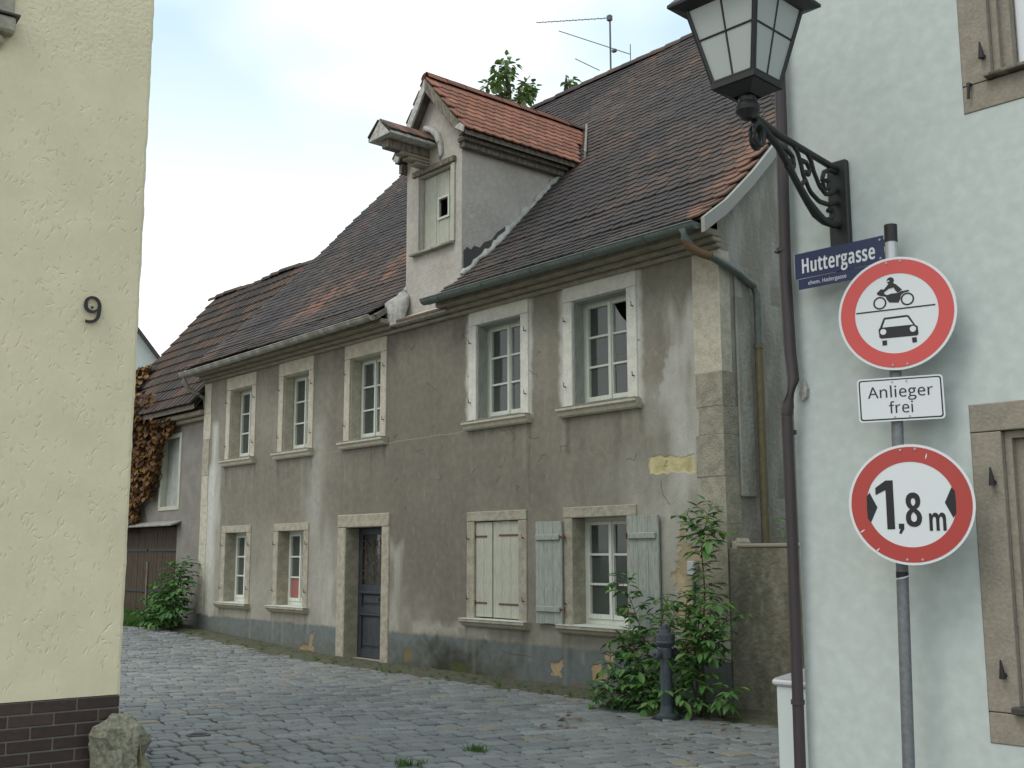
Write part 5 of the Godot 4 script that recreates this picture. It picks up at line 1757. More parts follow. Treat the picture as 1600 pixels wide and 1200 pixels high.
func build_lamp() -> void:
	var O := frame_of(O_WHITE, 44.0) * Vector3(-0.425, 3.2, 0)
	var l := thing("street_lamp", "black iron wall lantern with frosted panes on a scrolled bracket", "street lamp", O, turn_of(44.0))
	# local: y from 3.2 m up, z out of the wall
	var y := func(h: float) -> float: return h - 3.2
	var wp := MB.new()
	wp.cbox(Vector3(-0.06, y.call(3.20), 0.002), Vector3(0.06, y.call(3.81), 0.045), 0.006)
	obj("wall_plate", wp, M.lamp_iron, l)
	var zl := 0.917
	var br := MB.new()
	var f := func(z: float, h: float) -> Vector3: return Vector3(0, h - 3.2, z)
	br.tube([f.call(0.03, 3.76), f.call(0.25, 3.777), f.call(0.45, 3.792), f.call(0.64, 3.807), f.call(0.82, 3.835), f.call(zl, 3.86)], [0.02, 0.019, 0.019, 0.02, 0.024, 0.026], 8)
	br.tube([f.call(0.86, 3.83), f.call(0.75, 3.79), f.call(0.646, 3.741), f.call(0.558, 3.668), f.call(0.469, 3.582), f.call(0.366, 3.497), f.call(0.285, 3.447), f.call(0.2, 3.42), f.call(0.11, 3.42), f.call(0.04, 3.43)], [0.022, 0.02, 0.019, 0.019, 0.02, 0.022, 0.027, 0.022, 0.02, 0.02], 8)
	obj("bracket", br, M.lamp_iron, l)
	var scrolls := [
		[[0.50, 3.795], [0.45, 3.76], [0.42, 3.70], [0.40, 3.64], [0.335, 3.56], [0.245, 3.525], [0.143, 3.529], [0.05, 3.56]],
		[[0.36, 3.785], [0.31, 3.74], [0.29, 3.69], [0.237, 3.62], [0.172, 3.585], [0.11, 3.60], [0.05, 3.64]],
		[[0.05, 3.74], [0.12, 3.74], [0.18, 3.71], [0.205, 3.66], [0.18, 3.61], [0.13, 3.63], [0.135, 3.67], [0.165, 3.665]],
		[[0.62, 3.745], [0.56, 3.745], [0.50, 3.72], [0.49, 3.67], [0.53, 3.63], [0.57, 3.65], [0.555, 3.69], [0.53, 3.685]],
		[[0.42, 3.72], [0.36, 3.72], [0.33, 3.69], [0.345, 3.655], [0.38, 3.665]],
		[[0.39, 3.61], [0.44, 3.565]],
		[[0.20, 3.43], [0.13, 3.45], [0.10, 3.49], [0.13, 3.51], [0.155, 3.49]]]
	for s in scrolls:
		var cv := Curve3D.new()
		for i in s.size():
			var p: Vector3 = f.call(s[i][0], s[i][1])
			var a: Vector3 = f.call(s[maxi(i - 1, 0)][0], s[maxi(i - 1, 0)][1])
			var b: Vector3 = f.call(s[mini(i + 1, s.size() - 1)][0], s[mini(i + 1, s.size() - 1)][1])
			cv.add_point(p, (a - b) / 6.0, (b - a) / 6.0)
		var pts := []
		var n := 26 if s.size() > 2 else 3
		for i in n:
			pts.append(cv.sample_baked(cv.get_baked_length() * i / (n - 1.0)))
		var mb := MB.new()
		mb.tube(pts, [0.0135], 6)
		obj("scroll", mb, M.lamp_iron, l)
	# leaf ornament hanging under the neck
	for e in [[-0.02, 0.0], [0.02, 0.05]]:
		var pts := []
		for i in 17:
			var a := -1.2 + i * 0.42
			pts.append(f.call(0.825 + e[1] * 0.5 + cos(a) * 0.045, 3.745 + sin(a) * 0.06) + Vector3(e[0], 0, 0))
		var mb := MB.new()
		mb.tube(pts, [0.0135], 6)
		obj("scroll", mb, M.lamp_iron, l)
	var nk := MB.new()
	nk.lathe([Vector2(0.0, -0.045), Vector2(0.03, -0.04), Vector2(0.045, -0.02), Vector2(0.062, 0.0), Vector2(0.066, 0.02), Vector2(0.058, 0.04), Vector2(0.046, 0.05), Vector2(0.048, 0.09), Vector2(0.06, 0.10)], 18)
	obj("neck", nk, M.lamp_iron, l, Vector3(0, y.call(3.855), zl))
	# lantern: tapering four-sided frame, eight panes on each pair of sides, broad roof
	var g := Node3D.new()
	g.name = "lantern"
	l.add_child(g)
	g.position = Vector3(0, 0, zl)
	var hb: float = y.call(4.005)
	var ht: float = y.call(4.435)
	var rb := 0.120
	var rt := 0.215
	var bp := MB.new()
	bp.prism(PackedVector2Array([Vector2(-rb - 0.012, -rb - 0.012), Vector2(rb + 0.012, -rb - 0.012), Vector2(rb + 0.012, rb + 0.012), Vector2(-rb - 0.012, rb + 0.012)]), 0.0, 0.03)
	var q0 := [Vector2(-rb, -rb), Vector2(rb, -rb), Vector2(rb, rb), Vector2(-rb, rb)]
	for i in 4:
		var qa: Vector2 = q0[i]
		var qb: Vector2 = q0[(i + 1) % 4]
		bp.quad(Vector3(qa.x, qa.y, -0.001), Vector3(qb.x, qb.y, -0.001), Vector3(qb.x * 0.45, qb.y * 0.45, -0.045), Vector3(qa.x * 0.45, qa.y * 0.45, -0.045), Vector3(qa.x + qb.x, qa.y + qb.y, -0.3))
	obj("base_tray", bp, M.lamp_iron, g, Transform3D(Basis(Vector3(1, 0, 0), -PI / 2), Vector3(0, hb - 0.03, 0)))
	var pos := func(i: int, j: float, k: float) -> Vector3:      # corner i, along the side j, height k
		var r := lerpf(rb, rt, k)
		var c := [Vector3(-1, 0, 1), Vector3(1, 0, 1), Vector3(1, 0, -1), Vector3(-1, 0, -1)]
		return (c[i] as Vector3).lerp(c[(i + 1) % 4], j) * r + Vector3(0, lerpf(hb, ht, k), 0)
	for i in 4:
		var cb := MB.new()
		cb.tube([pos.call(i, 0, 0.0), pos.call(i, 0, 1.0)], [0.015], 4)
		obj("corner_bar", cb, M.lamp_iron, g)
		var bars := MB.new()
		bars.tube([pos.call(i, 0.5, 0), pos.call(i, 0.5, 1)], [0.006], 6)
		bars.tube([pos.call(i, 0, 0.55), pos.call(i, 1, 0.55)], [0.006], 6)
		bars.tube([pos.call(i, 0, 0.015), pos.call(i, 1, 0.015)], [0.011], 6)
		bars.tube([pos.call(i, 0, 0.99), pos.call(i, 1, 0.99)], [0.011], 6)
		obj("glazing_bar", bars, M.lamp_iron, g)
		for a in 2:
			for b in 2:
				var pm := MB.new()
				var k0: float = [0.0, 0.55][b]
				var k1: float = [0.55, 1.0][b]
				var out := Vector3(pos.call(i, 0.5, 0.5).x, -0.03, pos.call(i, 0.5, 0.5).z)
				for q in [[0.0, 1.0], [-0.004, -1.0]]:
					var off: Vector3 = out.normalized() * q[0]
					pm.quad(pos.call(i, a * 0.5, k0) + off, pos.call(i, a * 0.5 + 0.5, k0) + off, pos.call(i, a * 0.5 + 0.5, k1) + off, pos.call(i, a * 0.5, k1) + off, out * q[1])
				obj("pane", pm, M.lamp_glass, g)
	var rf := MB.new()
	var ro := 0.285
	var sq := func(r: float, h: float) -> Array: return [Vector3(-r, h, r), Vector3(r, h, r), Vector3(r, h, -r), Vector3(-r, h, -r)]
	var R0: Array = sq.call(rt - 0.01, ht - 0.03)
	var R1: Array = sq.call(ro, ht - 0.008)
	var R2: Array = sq.call(ro, ht + 0.008)
	var R3: Array = sq.call(0.10, ht + 0.22)
	for i in 4:
		var j := (i + 1) % 4
		var out: Vector3 = R1[i] + R1[j]
		out.y = 0
		rf.quad(R0[i], R0[j], R1[j], R1[i], Vector3.DOWN)
		rf.quad(R1[i], R1[j], R2[j], R2[i], out)
		rf.quad(R2[i], R2[j], R3[j], R3[i], out + Vector3.UP * 0.5)
		rf.tri(R3[i], R3[j], Vector3(0, ht + 0.30, 0), Vector3.UP)
		rf.tri(R0[i], R0[j], Vector3(0, ht - 0.03, 0), Vector3.DOWN)
	obj("lantern_roof", rf, M.lamp_iron, g)

func disc(mb: MB, c: Vector2, r0: float, r1: float, z0: float, z1: float, seg := 48) -> void:
	for i in seg:
		var a := Vector2.from_angle(TAU * i / seg)
		var b := Vector2.from_angle(TAU * (i + 1) / seg)
		var p := func(v: Vector2, r: float, z: float) -> Vector3: return Vector3(c.x + v.x * r, c.y + v.y * r, z)
		if r0 > 0.0:
			mb.quad(p.call(a, r0, z1), p.call(b, r0, z1), p.call(b, r1, z1), p.call(a, r1, z1), Vector3(0, 0, 1))
			mb.quad(p.call(a, r0, z0), p.call(b, r0, z0), p.call(b, r0, z1), p.call(a, r0, z1), Vector3(-a.x, -a.y, 0))
			mb.quad(p.call(a, r0, z0), p.call(b, r0, z0), p.call(b, r1, z0), p.call(a, r1, z0), Vector3(0, 0, -1))
		else:
			mb.tri(Vector3(c.x, c.y, z1), p.call(a, r1, z1), p.call(b, r1, z1), Vector3(0, 0, 1))
			mb.tri(Vector3(c.x, c.y, z0), p.call(a, r1, z0), p.call(b, r1, z0), Vector3(0, 0, -1))
		mb.quad(p.call(a, r1, z0), p.call(b, r1, z0), p.call(b, r1, z1), p.call(a, r1, z1), Vector3(a.x, a.y, 0))

func sign_poly(mb: MB, pts: Array, z0: float, z1: float) -> void:
	var p := PackedVector2Array()
	for q in pts:          # drawn in millimetres on the face, with the drawing's own tilt taken out
		p.append(Vector2(q[0] - 597.0, 567.0 - q[1] - 0.11 * (q[0] - 597.0)) * 0.001)
	mb.prism(p, z0, z1)
func sp(x: float, y: float) -> Vector2:
	return Vector2(x - 597.0, 567.0 - y - 0.11 * (x - 597.0)) * 0.001

func round_sign(post: Node3D, c: Vector3, bearing: float, red: Material, tilt: float, called: String, pipe: Vector3) -> Node3D:
	var s := holder("round_sign", post)
	s.set_meta("label", called)
	s.transform = post.transform.affine_inverse() * Transform3D(Basis(Vector3.UP, turn_of(bearing)) * Basis(Vector3(0, 0, 1), tilt), c)
	var pl := MB.new()
	disc(pl, Vector2.ZERO, 0.0, 0.300, -0.012, 0.0, 64)
	obj("sign_plate", pl, M.sign_white, s)
	var rg := MB.new()
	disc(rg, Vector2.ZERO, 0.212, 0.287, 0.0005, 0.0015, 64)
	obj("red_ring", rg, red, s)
	for e in [[-0.035, 0.272], [0.035, 0.274], [-0.03, -0.272], [0.042, -0.272]]:
		var b := MB.new()
		disc(b, Vector2(e[0], e[1]), 0.0, 0.006, 0.0016, 0.006, 10)
		obj("bolt", b, M.bolt, s)
	var cl := MB.new()
	var back := s.transform.affine_inverse() * (post.transform.affine_inverse() * pipe)
	cl.box(Vector3(back.x - 0.035, 0.24, -0.03), Vector3(back.x + 0.035, 0.275, -0.0125))
	cl.box(Vector3(back.x - 0.035, -0.275, -0.03), Vector3(back.x + 0.035, -0.24, -0.0125))
	obj("clamp", cl, M.galv, s)
	return s

func build_signs() -> void:
	var base := Vector3(1.935, 0.0, -5.64)
	var topp := Vector3(2.030, 3.335, -5.70)
	var post := thing("sign_post", "grey steel post carrying two red-ringed round signs and blue street name plate", "sign post", base)
	var at := func(y: float) -> Vector3: return base.lerp(topp, y / 3.335) - base
	var pm := MB.new()
	pm.tube([at.call(-0.05), at.call(2.62)], [0.030], 16)
	obj("pole", pm, M.galv, post)
	var p2 := MB.new()
	p2.tube([at.call(2.62), at.call(3.25)], [0.0305], 16)
	obj("pole_top", p2, M.galv_light, post)
	var cp := MB.new()
	cp.tube([at.call(3.24), at.call(3.335)], [0.034, 0.034], 16)
	obj("pole_cap", cp, M.black, post)
	var bd := MB.new()
	bd.tube([at.call(1.475), at.call(1.505)], [0.0312], 16)
	obj("tape_band", bd, M.black, post)
	var bd2 := MB.new()
	bd2.x = Transform3D(Basis(Vector3(0, 0, 1), 0.25), at.call(1.478))
	bd2.tube([Vector3(0, -0.004, 0), Vector3(0, 0.004, 0)], [0.034], 16)
	obj("tape_band", bd2, M.sign_white, post)
	# sign 1: no motorcycles, no cars
	var s1 := round_sign(post, Vector3(2.003, 2.835, -5.615), 57.0, M.sign_red, 0.0, "round no motor vehicles sign with motorcycle over car", Vector3(2.015, 2.835, -5.69))
	var z0 := 0.0006
	var z1 := 0.0018
	var ln := MB.new()
	ln.box(Vector3(-0.205, 0.018, z0), Vector3(0.197, 0.025, z1))
	obj("divider", ln, M.black, s1)
	var mc := MB.new()
	disc(mc, sp(517, 513), 0.026, 0.034, z0, z1, 28)
	disc(mc, sp(658, 492), 0.026, 0.034, z0, z1, 28)
	disc(mc, sp(577, 393), 0.0, 0.0185, z0, z1, 20)
	sign_poly(mc, [[505, 458], [526, 438], [548, 441], [541, 462], [556, 470], [580, 462], [612, 459], [630, 450], [667, 444], [669, 451], [641, 459], [628, 470], [622, 492], [612, 511], [566, 510], [553, 492], [548, 478], [520, 474], [507, 468]], z0, z1)
	sign_poly(mc, [[570, 405], [588, 404], [606, 414], [634, 442], [612, 458], [600, 446], [592, 430], [566, 436], [548, 452], [538, 444], [556, 424]], z0 + 0.0013, z1 + 0.0004)
	obj("motorcycle_symbol", mc, M.black, s1)
	var cr := MB.new()
	sign_poly(cr, [[503, 655], [511, 645], [530, 598], [536, 591], [650, 577], [660, 580], [690, 630], [701, 637], [703, 676], [696, 685], [516, 703], [506, 697]], z0, z1)
	sign_poly(cr, [[519, 714], [543, 711], [543, 737], [520, 740]], z0, z1)
	sign_poly(cr, [[669, 697], [692, 694], [694, 720], [671, 724]], z0, z1)
	obj("car_symbol", cr, M.black, s1)
	var cw := MB.new()
	sign_poly(cw, [[524, 644], [540, 602], [652, 588], [679, 628]], z1 + 0.0004, z1 + 0.001)
	disc(cw, sp(527, 667), 0.0, 0.0155, z1 + 0.0004, z1 + 0.001, 18)
	disc(cw, sp(677, 651), 0.0, 0.0155, z1 + 0.0004, z1 + 0.001, 18)
	obj("car_glass", cw, M.sign_white, s1)
	# helmet visor
	var vs := MB.new()
	sign_poly(vs, [[560, 394], [572, 391], [573, 396], [562, 400]], z1 + 0.0004, z1 + 0.001)
	obj("visor", vs, M.sign_white, s1)
	# supplementary plate
	var s2 := holder("supplementary_plate", post)
	s2.transform = post.transform.affine_inverse() * Transform3D(Basis(Vector3.UP, turn_of(68.0)) * Basis(Vector3(0, 0, 1), 0.012), Vector3(2.004, 2.386, -5.625))
	var rr := func(w: float, hh: float, r: float) -> PackedVector2Array:
		var p := PackedVector2Array()
		for c in [[1, 1, 0], [-1, 1, 1], [-1, -1, 2], [1, -1, 3]]:
			for i in 6:
				p.append(Vector2(c[0] * (w / 2 - r), c[1] * (hh / 2 - r)) + Vector2.from_angle(PI / 2 * (c[2] + i / 5.0)) * r)
		return p
	var pb := MB.new()
	pb.prism(rr.call(0.42, 0.228, 0.018), -0.004, 0.0)
	obj("plate", pb, M.sign_white, s2)
	var bo := MB.new()
	bo.prism(rr.call(0.404, 0.212, 0.014), 0.0004, 0.0010)
	obj("plate_border", bo, M.black, s2)
	var bi := MB.new()
	bi.prism(rr.call(0.390, 0.198, 0.010), 0.0012, 0.0018)
	obj("plate_face", bi, M.sign_white, s2)
	for q in [["Anlieger", 0.038, 0.318], ["frei", -0.045, 0.118]]:
		var tm := text_mesh(q[0], 0.058, 0.0012, false)
		var o := obj("lettering", tm, M.black, s2, Vector3(0, q[1], 0.0026))
		fit_text(o, tm, q[2])
	for e in [[-0.035, 0.09], [0.035, 0.09], [-0.032, -0.092], [0.04, -0.092]]:
		var b := MB.new()
		disc(b, Vector2(e[0], e[1]), 0.0, 0.005, 0.002, 0.005, 8)
		obj("bolt", b, M.bolt, s2)
	# sign 2: width limit
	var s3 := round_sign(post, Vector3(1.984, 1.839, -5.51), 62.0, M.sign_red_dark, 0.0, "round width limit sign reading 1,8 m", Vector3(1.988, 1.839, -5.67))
	var ar := MB.new()
	for sx in [-1.0, 1.0]:
		var y := 0.005 if sx > 0 else -0.012
		ar.prism(PackedVector2Array([Vector2(sx * 0.160, y), Vector2(sx * 0.195, y + 0.075), Vector2(sx * 0.210, y + 0.055), Vector2(sx * 0.2115, y), Vector2(sx * 0.210, y - 0.055), Vector2(sx * 0.195, y - 0.075)]), z0, z1)
	obj("width_arrow", ar, M.black, s3)
	var dg := MB.new()
	dg.prism(PackedVector2Array([Vector2(-0.115, 0.122), Vector2(-0.080, 0.122), Vector2(-0.080, -0.122), Vector2(-0.117, -0.122), Vector2(-0.117, 0.074), Vector2(-0.166, 0.050), Vector2(-0.166, 0.086)]), z0, z1)
	dg.prism(PackedVector2Array([Vector2(-0.062, -0.095), Vector2(-0.036, -0.095), Vector2(-0.036, -0.120), Vector2(-0.052, -0.146), Vector2(-0.062, -0.142), Vector2(-0.054, -0.121), Vector2(-0.062, -0.121)]), z0, z1)
	obj("figure", dg, M.black, s3)
	var t8 := text_mesh("8", 0.165, 0.0012, true)
	var o8 := obj("figure", t8, M.black, s3, Vector3(0.012, -0.032, 0.0014))
	fit_text(o8, t8, 0.076)
	var tmm := text_mesh("m", 0.112, 0.0012, true)
	var om := obj("letter", tmm, M.black, s3, Vector3(0.122, -0.078, 0.0014))
	fit_text(om, tmm, 0.078)
	for e in [[-0.24, -0.13, 0.5], [-0.17, -0.225, 0.7], [0.085, 0.235, 1.2]]:
		var sc := MB.new()
		sc.x = Transform3D(Basis(Vector3(0, 0, 1), e[2]), Vector3(e[0], e[1], 0))
		sc.prism(PackedVector2Array([Vector2(-0.016, -0.001), Vector2(0.0, -0.004), Vector2(0.018, 0.001), Vector2(0.002, 0.003)]), 0.0018, 0.0022)
		obj("scratch", sc, M.sign_white, s3)
	# street name plates, fixed to the post and parallel to the wall
	var nm := holder("street_name_plate", post)
	nm.transform = post.transform.affine_inverse() * (frame_of(O_WHITE, 44.0) * Transform3D(Basis(), Vector3(-0.378, 3.211, 0.150)))
	var np := MB.new()
	np.cbox(Vector3(-0.273, -0.073, -0.004), Vector3(0.268, 0.073, 0.0), 0.001)
	obj("plate", np, M.sign_blue, nm)
	var ne := MB.new()
	ne.box(Vector3(-0.276, -0.073, -0.012), Vector3(-0.2735, 0.073, 0.0015))
	obj("plate_edge", ne, M.galv_light, nm)
	var tm := text_mesh("Huttergasse", 0.082, 0.0015, true)
	var on := obj("lettering", tm, M.sign_white, nm, Vector3(-0.005, -0.006, 0.0010))
	fit_text(on, tm, 0.445)
	for e in [[0.248, 0.052], [0.248, -0.05]]:
		var b := MB.new()
		disc(b, Vector2(e[0], e[1]), 0.0, 0.006, 0.0004, 0.004, 10)
		obj("bolt", b, M.bolt, nm)
	var cl := MB.new()
	cl.box(Vector3(0.235, 0.02, -0.035), Vector3(0.29, 0.05, -0.0045))
	cl.box(Vector3(0.235, -0.05, -0.035), Vector3(0.29, -0.02, -0.0045))
	obj("clamp", cl, M.galv, nm)
	var sub := holder("former_name_plate", post)
	sub.transform = post.transform.affine_inverse() * (frame_of(O_WHITE, 44.0) * Transform3D(Basis(), Vector3(-0.378, 3.211, 0.150)))
	var sb := MB.new()
	sb.cbox(Vector3(-0.255, -0.137, -0.004), Vector3(0.20, -0.077, 0.0), 0.001)
	sb.box(Vector3(-0.02, -0.077, -0.01), Vector3(0.02, -0.06, -0.0045))
	obj("plate", sb, M.sign_blue, sub)
	var ts := text_mesh("ehem. Hadergasse", 0.021, 0.0012, false)
	var os := obj("lettering", ts, M.sign_white, sub, Vector3(-0.075, -0.108, 0.0009))
	fit_text(os, ts, 0.235)

func fit_text(o: MeshInstance3D, t: TextMesh, width: float) -> void:
	var bb := t.get_aabb()
	var s := width / maxf(bb.size.x, 0.001)
	var c := bb.get_center()
	o.transform = Transform3D(Basis().scaled(Vector3(s, 1, 1)), o.position - Vector3(c.x * s, c.y * 0.0, 0))

# ---------------------------------------------------------------- street
func build_ground() -> void:
	var xs := [-150.0, -80.0, -45.0]
	var zs := [-150.0, -90.0, -60.0]
	for i in 37: xs.append(-24.0 + i)
	for i in 50: zs.append(-45.0 + i)
	xs.append_array([20.0, 45.0, 150.0])
	zs.append_array([10.0, 30.0, 80.0])
	var mb := MB.new()
	for i in xs.size() - 1:
		for j in zs.size() - 1:
			var f := func(x: float, z: float) -> Vector3: return Vector3(x, rise(Vector3(x, 0, z)) - 0.022, z)
			mb.quad(f.call(xs[i], zs[j]), f.call(xs[i + 1], zs[j]), f.call(xs[i + 1], zs[j + 1]), f.call(xs[i], zs[j + 1]), Vector3.UP)
	var g := obj("ground", mb, M.joint, self)
	g.set_meta("kind", "structure")
	# setts in rows across the street
	var road := Node3D.new()
	road.name = "cobbled_street"
	add_child(road)
	road.set_meta("kind", "structure")
	var A := Vector3(sin(deg_to_rad(147)), 0, -cos(deg_to_rad(147)))
	var Bv := Vector3(sin(deg_to_rad(66)), 0, -cos(deg_to_rad(66)))
	var shapes := []
	R.seed = 90
	for s in 8:
		# a sett: skewed, softly domed top, worn edges, unit width 1 along x
		var m := MB.new()
		var sk := Bv.dot(A)
		var w := 0.5
		var dpt := 0.5
		var c := []
		for e in [[-1, -1], [1, -1], [1, 1], [-1, 1]]:
			c.append(Vector2(e[0] * w + ran(-0.038, 0.038), e[1] * dpt + ran(-0.045, 0.045)))
		var ring := func(inset: float, y: float) -> Array:
			var o := []
			for i in 4:
				var p: Vector2 = c[i]
				var a: Vector2 = c[(i + 3) % 4]
				var b: Vector2 = c[(i + 1) % 4]
				for k in [0.14, 0.0]:
					var q := p.lerp(a, 0.13) if k > 0 else p.lerp(b, 0.13)
					q = q * (1.0 - inset)
					o.append(Vector3(q.x, y, q.y))
			return o
		var r0: Array = ring.call(0.0, -0.06)
		var r1: Array = ring.call(0.015, -0.010)
		var r2: Array = ring.call(0.085, 0.000)
		var ctr := Vector3(0, 0.002 + ran(-0.001, 0.002), 0)
		for i in 8:
			var j := (i + 1) % 8
			m.quad(r0[i], r0[j], r1[j], r1[i], r0[i] + r0[j])
			m.quad(r1[i], r1[j], r2[j], r2[i], r1[i] + r1[j] + Vector3(0, 0.6, 0))
			m.tri(r2[i], r2[j], ctr, Vector3.UP)
		shapes.append(m.mesh())
		sk = sk
	var all := []
	var nz := FastNoiseLite.new()
	nz.seed = 12
	nz.frequency = 0.22
	var row := -78
	while row < 78:
		var rp := row * 0.185
		row += 1
		var t := -16.0 + ran(0, 0.2)
		while t < 16.0:
			var wd := ran(0.145, 0.245)
			var p := Vector3(-1.5, 0, -13.0) + A * rp + Bv * (t + wd / 2)
			t += wd
			var q := to_fac(p)
			if q.z < 0.36 + 0.16 * nz.get_noise_2d(q.x * 3.0, 5.0) or q.z > 11.0 or q.x < -15.0 or q.x > 11.5 or p.z > -3.2:
				continue
			var nine: Vector3 = Transform3D(Basis(Vector3.UP, deg_to_rad(36.6)), O_NINE).affine_inverse() * p
			if nine.x < 0.1 and nine.z < 0.15:
				continue
			var wh: Vector3 = frame_of(O_WHITE, 44.0).affine_inverse() * p
			if wh.x > -0.9 and wh.z < 0.1:
				continue
			if p.distance_to(Vector3(-2.816, 0, -10.22)) < 0.15 and false:
				continue
			p.y = rise(p) + ran(-0.008, 0.006) + 0.008 * nz.get_noise_2d(p.x * 2.0, p.z * 2.0)
			var bs := Basis(Bv * (wd - 0.019), Vector3.UP, A * -0.166)
			if bs.determinant() < 0.0:
				bs.z = -bs.z
			bs = Basis(Vector3(1, 0, 0), ran(-0.018, 0.018)) * Basis(Vector3(0, 0, 1), ran(-0.018, 0.018)) * bs
			var v := nz.get_noise_2d(p.x * 1.3, p.z * 1.3) * 0.6 + ran(-0.5, 0.5)
			var tone := 5 if ran(0, 1) < 0.03 else 2 if v < -0.28 else 0 if v < 0.0 else 1 if v < 0.25 else 3 if v < 0.42 else 4
			all.append([Transform3D(bs, p), tone, R.randi() % 8, p.distance_to(cam.position) + (100.0 if not seen(p) else 0.0)])
	all.sort_custom(func(a, b): return a[3] < b[3])
	var rest := []
	for i in all.size():
		var e: Array = all[i]
		if i < 300:
			obj("sett", shapes[e[2]], M["sett%d" % e[1]], road, e[0])
		else:
			rest.append([e[0], e[2], T.sett_cols[e[1]] * ran(0.86, 1.16)])
	field("sett_field", shapes, rest, M.sett_any, road)
	# mossy dirt strip at the foot of the houses
	var vm := MB.new()
	var n2 := FastNoiseLite.new()
	n2.seed = 21
	n2.frequency = 1.6
	var hgt := func(u: float, z: float) -> Vector3:
		var p := fac(u, 0, z)
		var k := clampf(z / 0.85, 0.0, 1.0)
		p.y = rise(p) + lerpf(0.035, -0.030, smoothstep(0.2, 1.0, k)) + 0.016 * n2.get_noise_2d(u, z * 1.6) + 0.006 * n2.get_noise_2d(u * 6.0, z * 6.0)
		return p
	for i in 300:
		var u := -13.0 + i * 0.08
		for j in 12:
			var z := -0.06 + j * 0.08
			vm.quad(hgt.call(u, z), hgt.call(u + 0.08, z), hgt.call(u + 0.08, z + 0.08), hgt.call(u, z + 0.08), Vector3.UP)
	var ve := obj("verge", vm, M.verge, self)
	ve.set_meta("kind", "structure")
	# cast iron cap let into the setts
	var dc := MB.new()
	dc.lathe([Vector2(0.0, 0.016), Vector2(0.07, 0.016), Vector2(0.075, 0.012), Vector2(0.08, 0.016), Vector2(0.105, 0.016), Vector2(0.11, -0.04)], 20)
	var dco := thing("metal_cover", "small dark round metal cover set in the cobbles", "cover", Vector3(-2.816, -0.006, -10.22))
	obj("rim", dc, M.valve, dco)
	var dr := MB.new()
	for i in 5:
		dr.box(Vector3(-0.06, 0.016, -0.052 + i * 0.024), Vector3(0.06, 0.021, -0.042 + i * 0.024))
	obj("tread", dr, M.valve, dco)

func blade_mesh(sd: int) -> ArrayMesh:
	R.seed = sd
	var mb := MB.new()
	for i in 22:
		var a := ran(0, TAU)
		var d := Vector3(cos(a), 0, sin(a))
		var p := Vector3(ran(-0.05, 0.05), -0.01, ran(-0.05, 0.05))
		var h := ran(0.05, 0.13)
		var s := d.cross(Vector3.UP) * 0.004
		var q := p + d * h * 0.25 + Vector3.UP * h * 0.7
		var e := p + d * h * 0.6 + Vector3.UP * h
		mb.quad(p - s, p + s, q + s * 0.8, q - s * 0.8, d)
		mb.tri(q - s * 0.8, q + s * 0.8, e, d)
	return mb.mesh()

func leaf_mesh(l: float, w: float, fold: float) -> ArrayMesh:
	var mb := MB.new()
	var side := [Vector2(0, 0), Vector2(0.18, 0.34), Vector2(0.42, 0.5), Vector2(0.68, 0.38), Vector2(1, 0)]
	for s in [-1.0, 1.0]:
		for i in 4:
			var a: Vector2 = side[i]
			var b: Vector2 = side[i + 1]
			var f := func(q: Vector2, m: float) -> Vector3: return Vector3(s * q.y * w * m, -0.10 * l * q.x * q.x + fold * q.y * w * m, q.x * l)
			mb.quad(f.call(a, 0.0), f.call(b, 0.0), f.call(b, 1.0), f.call(a, 1.0), Vector3.UP)
	return mb.mesh()

func leaf_at(p: Vector3, out: Vector3, droop: float, scale: float) -> Transform3D:
	var z := (out + Vector3.DOWN * droop).normalized()
	var x := z.cross(Vector3.UP).normalized()
	var y := x.cross(z) * -1.0
	if y.y < 0:
		y = -y
	x = y.cross(z)
	return Transform3D(Basis(x, y, z).scaled_local(Vector3.ONE * scale), p)

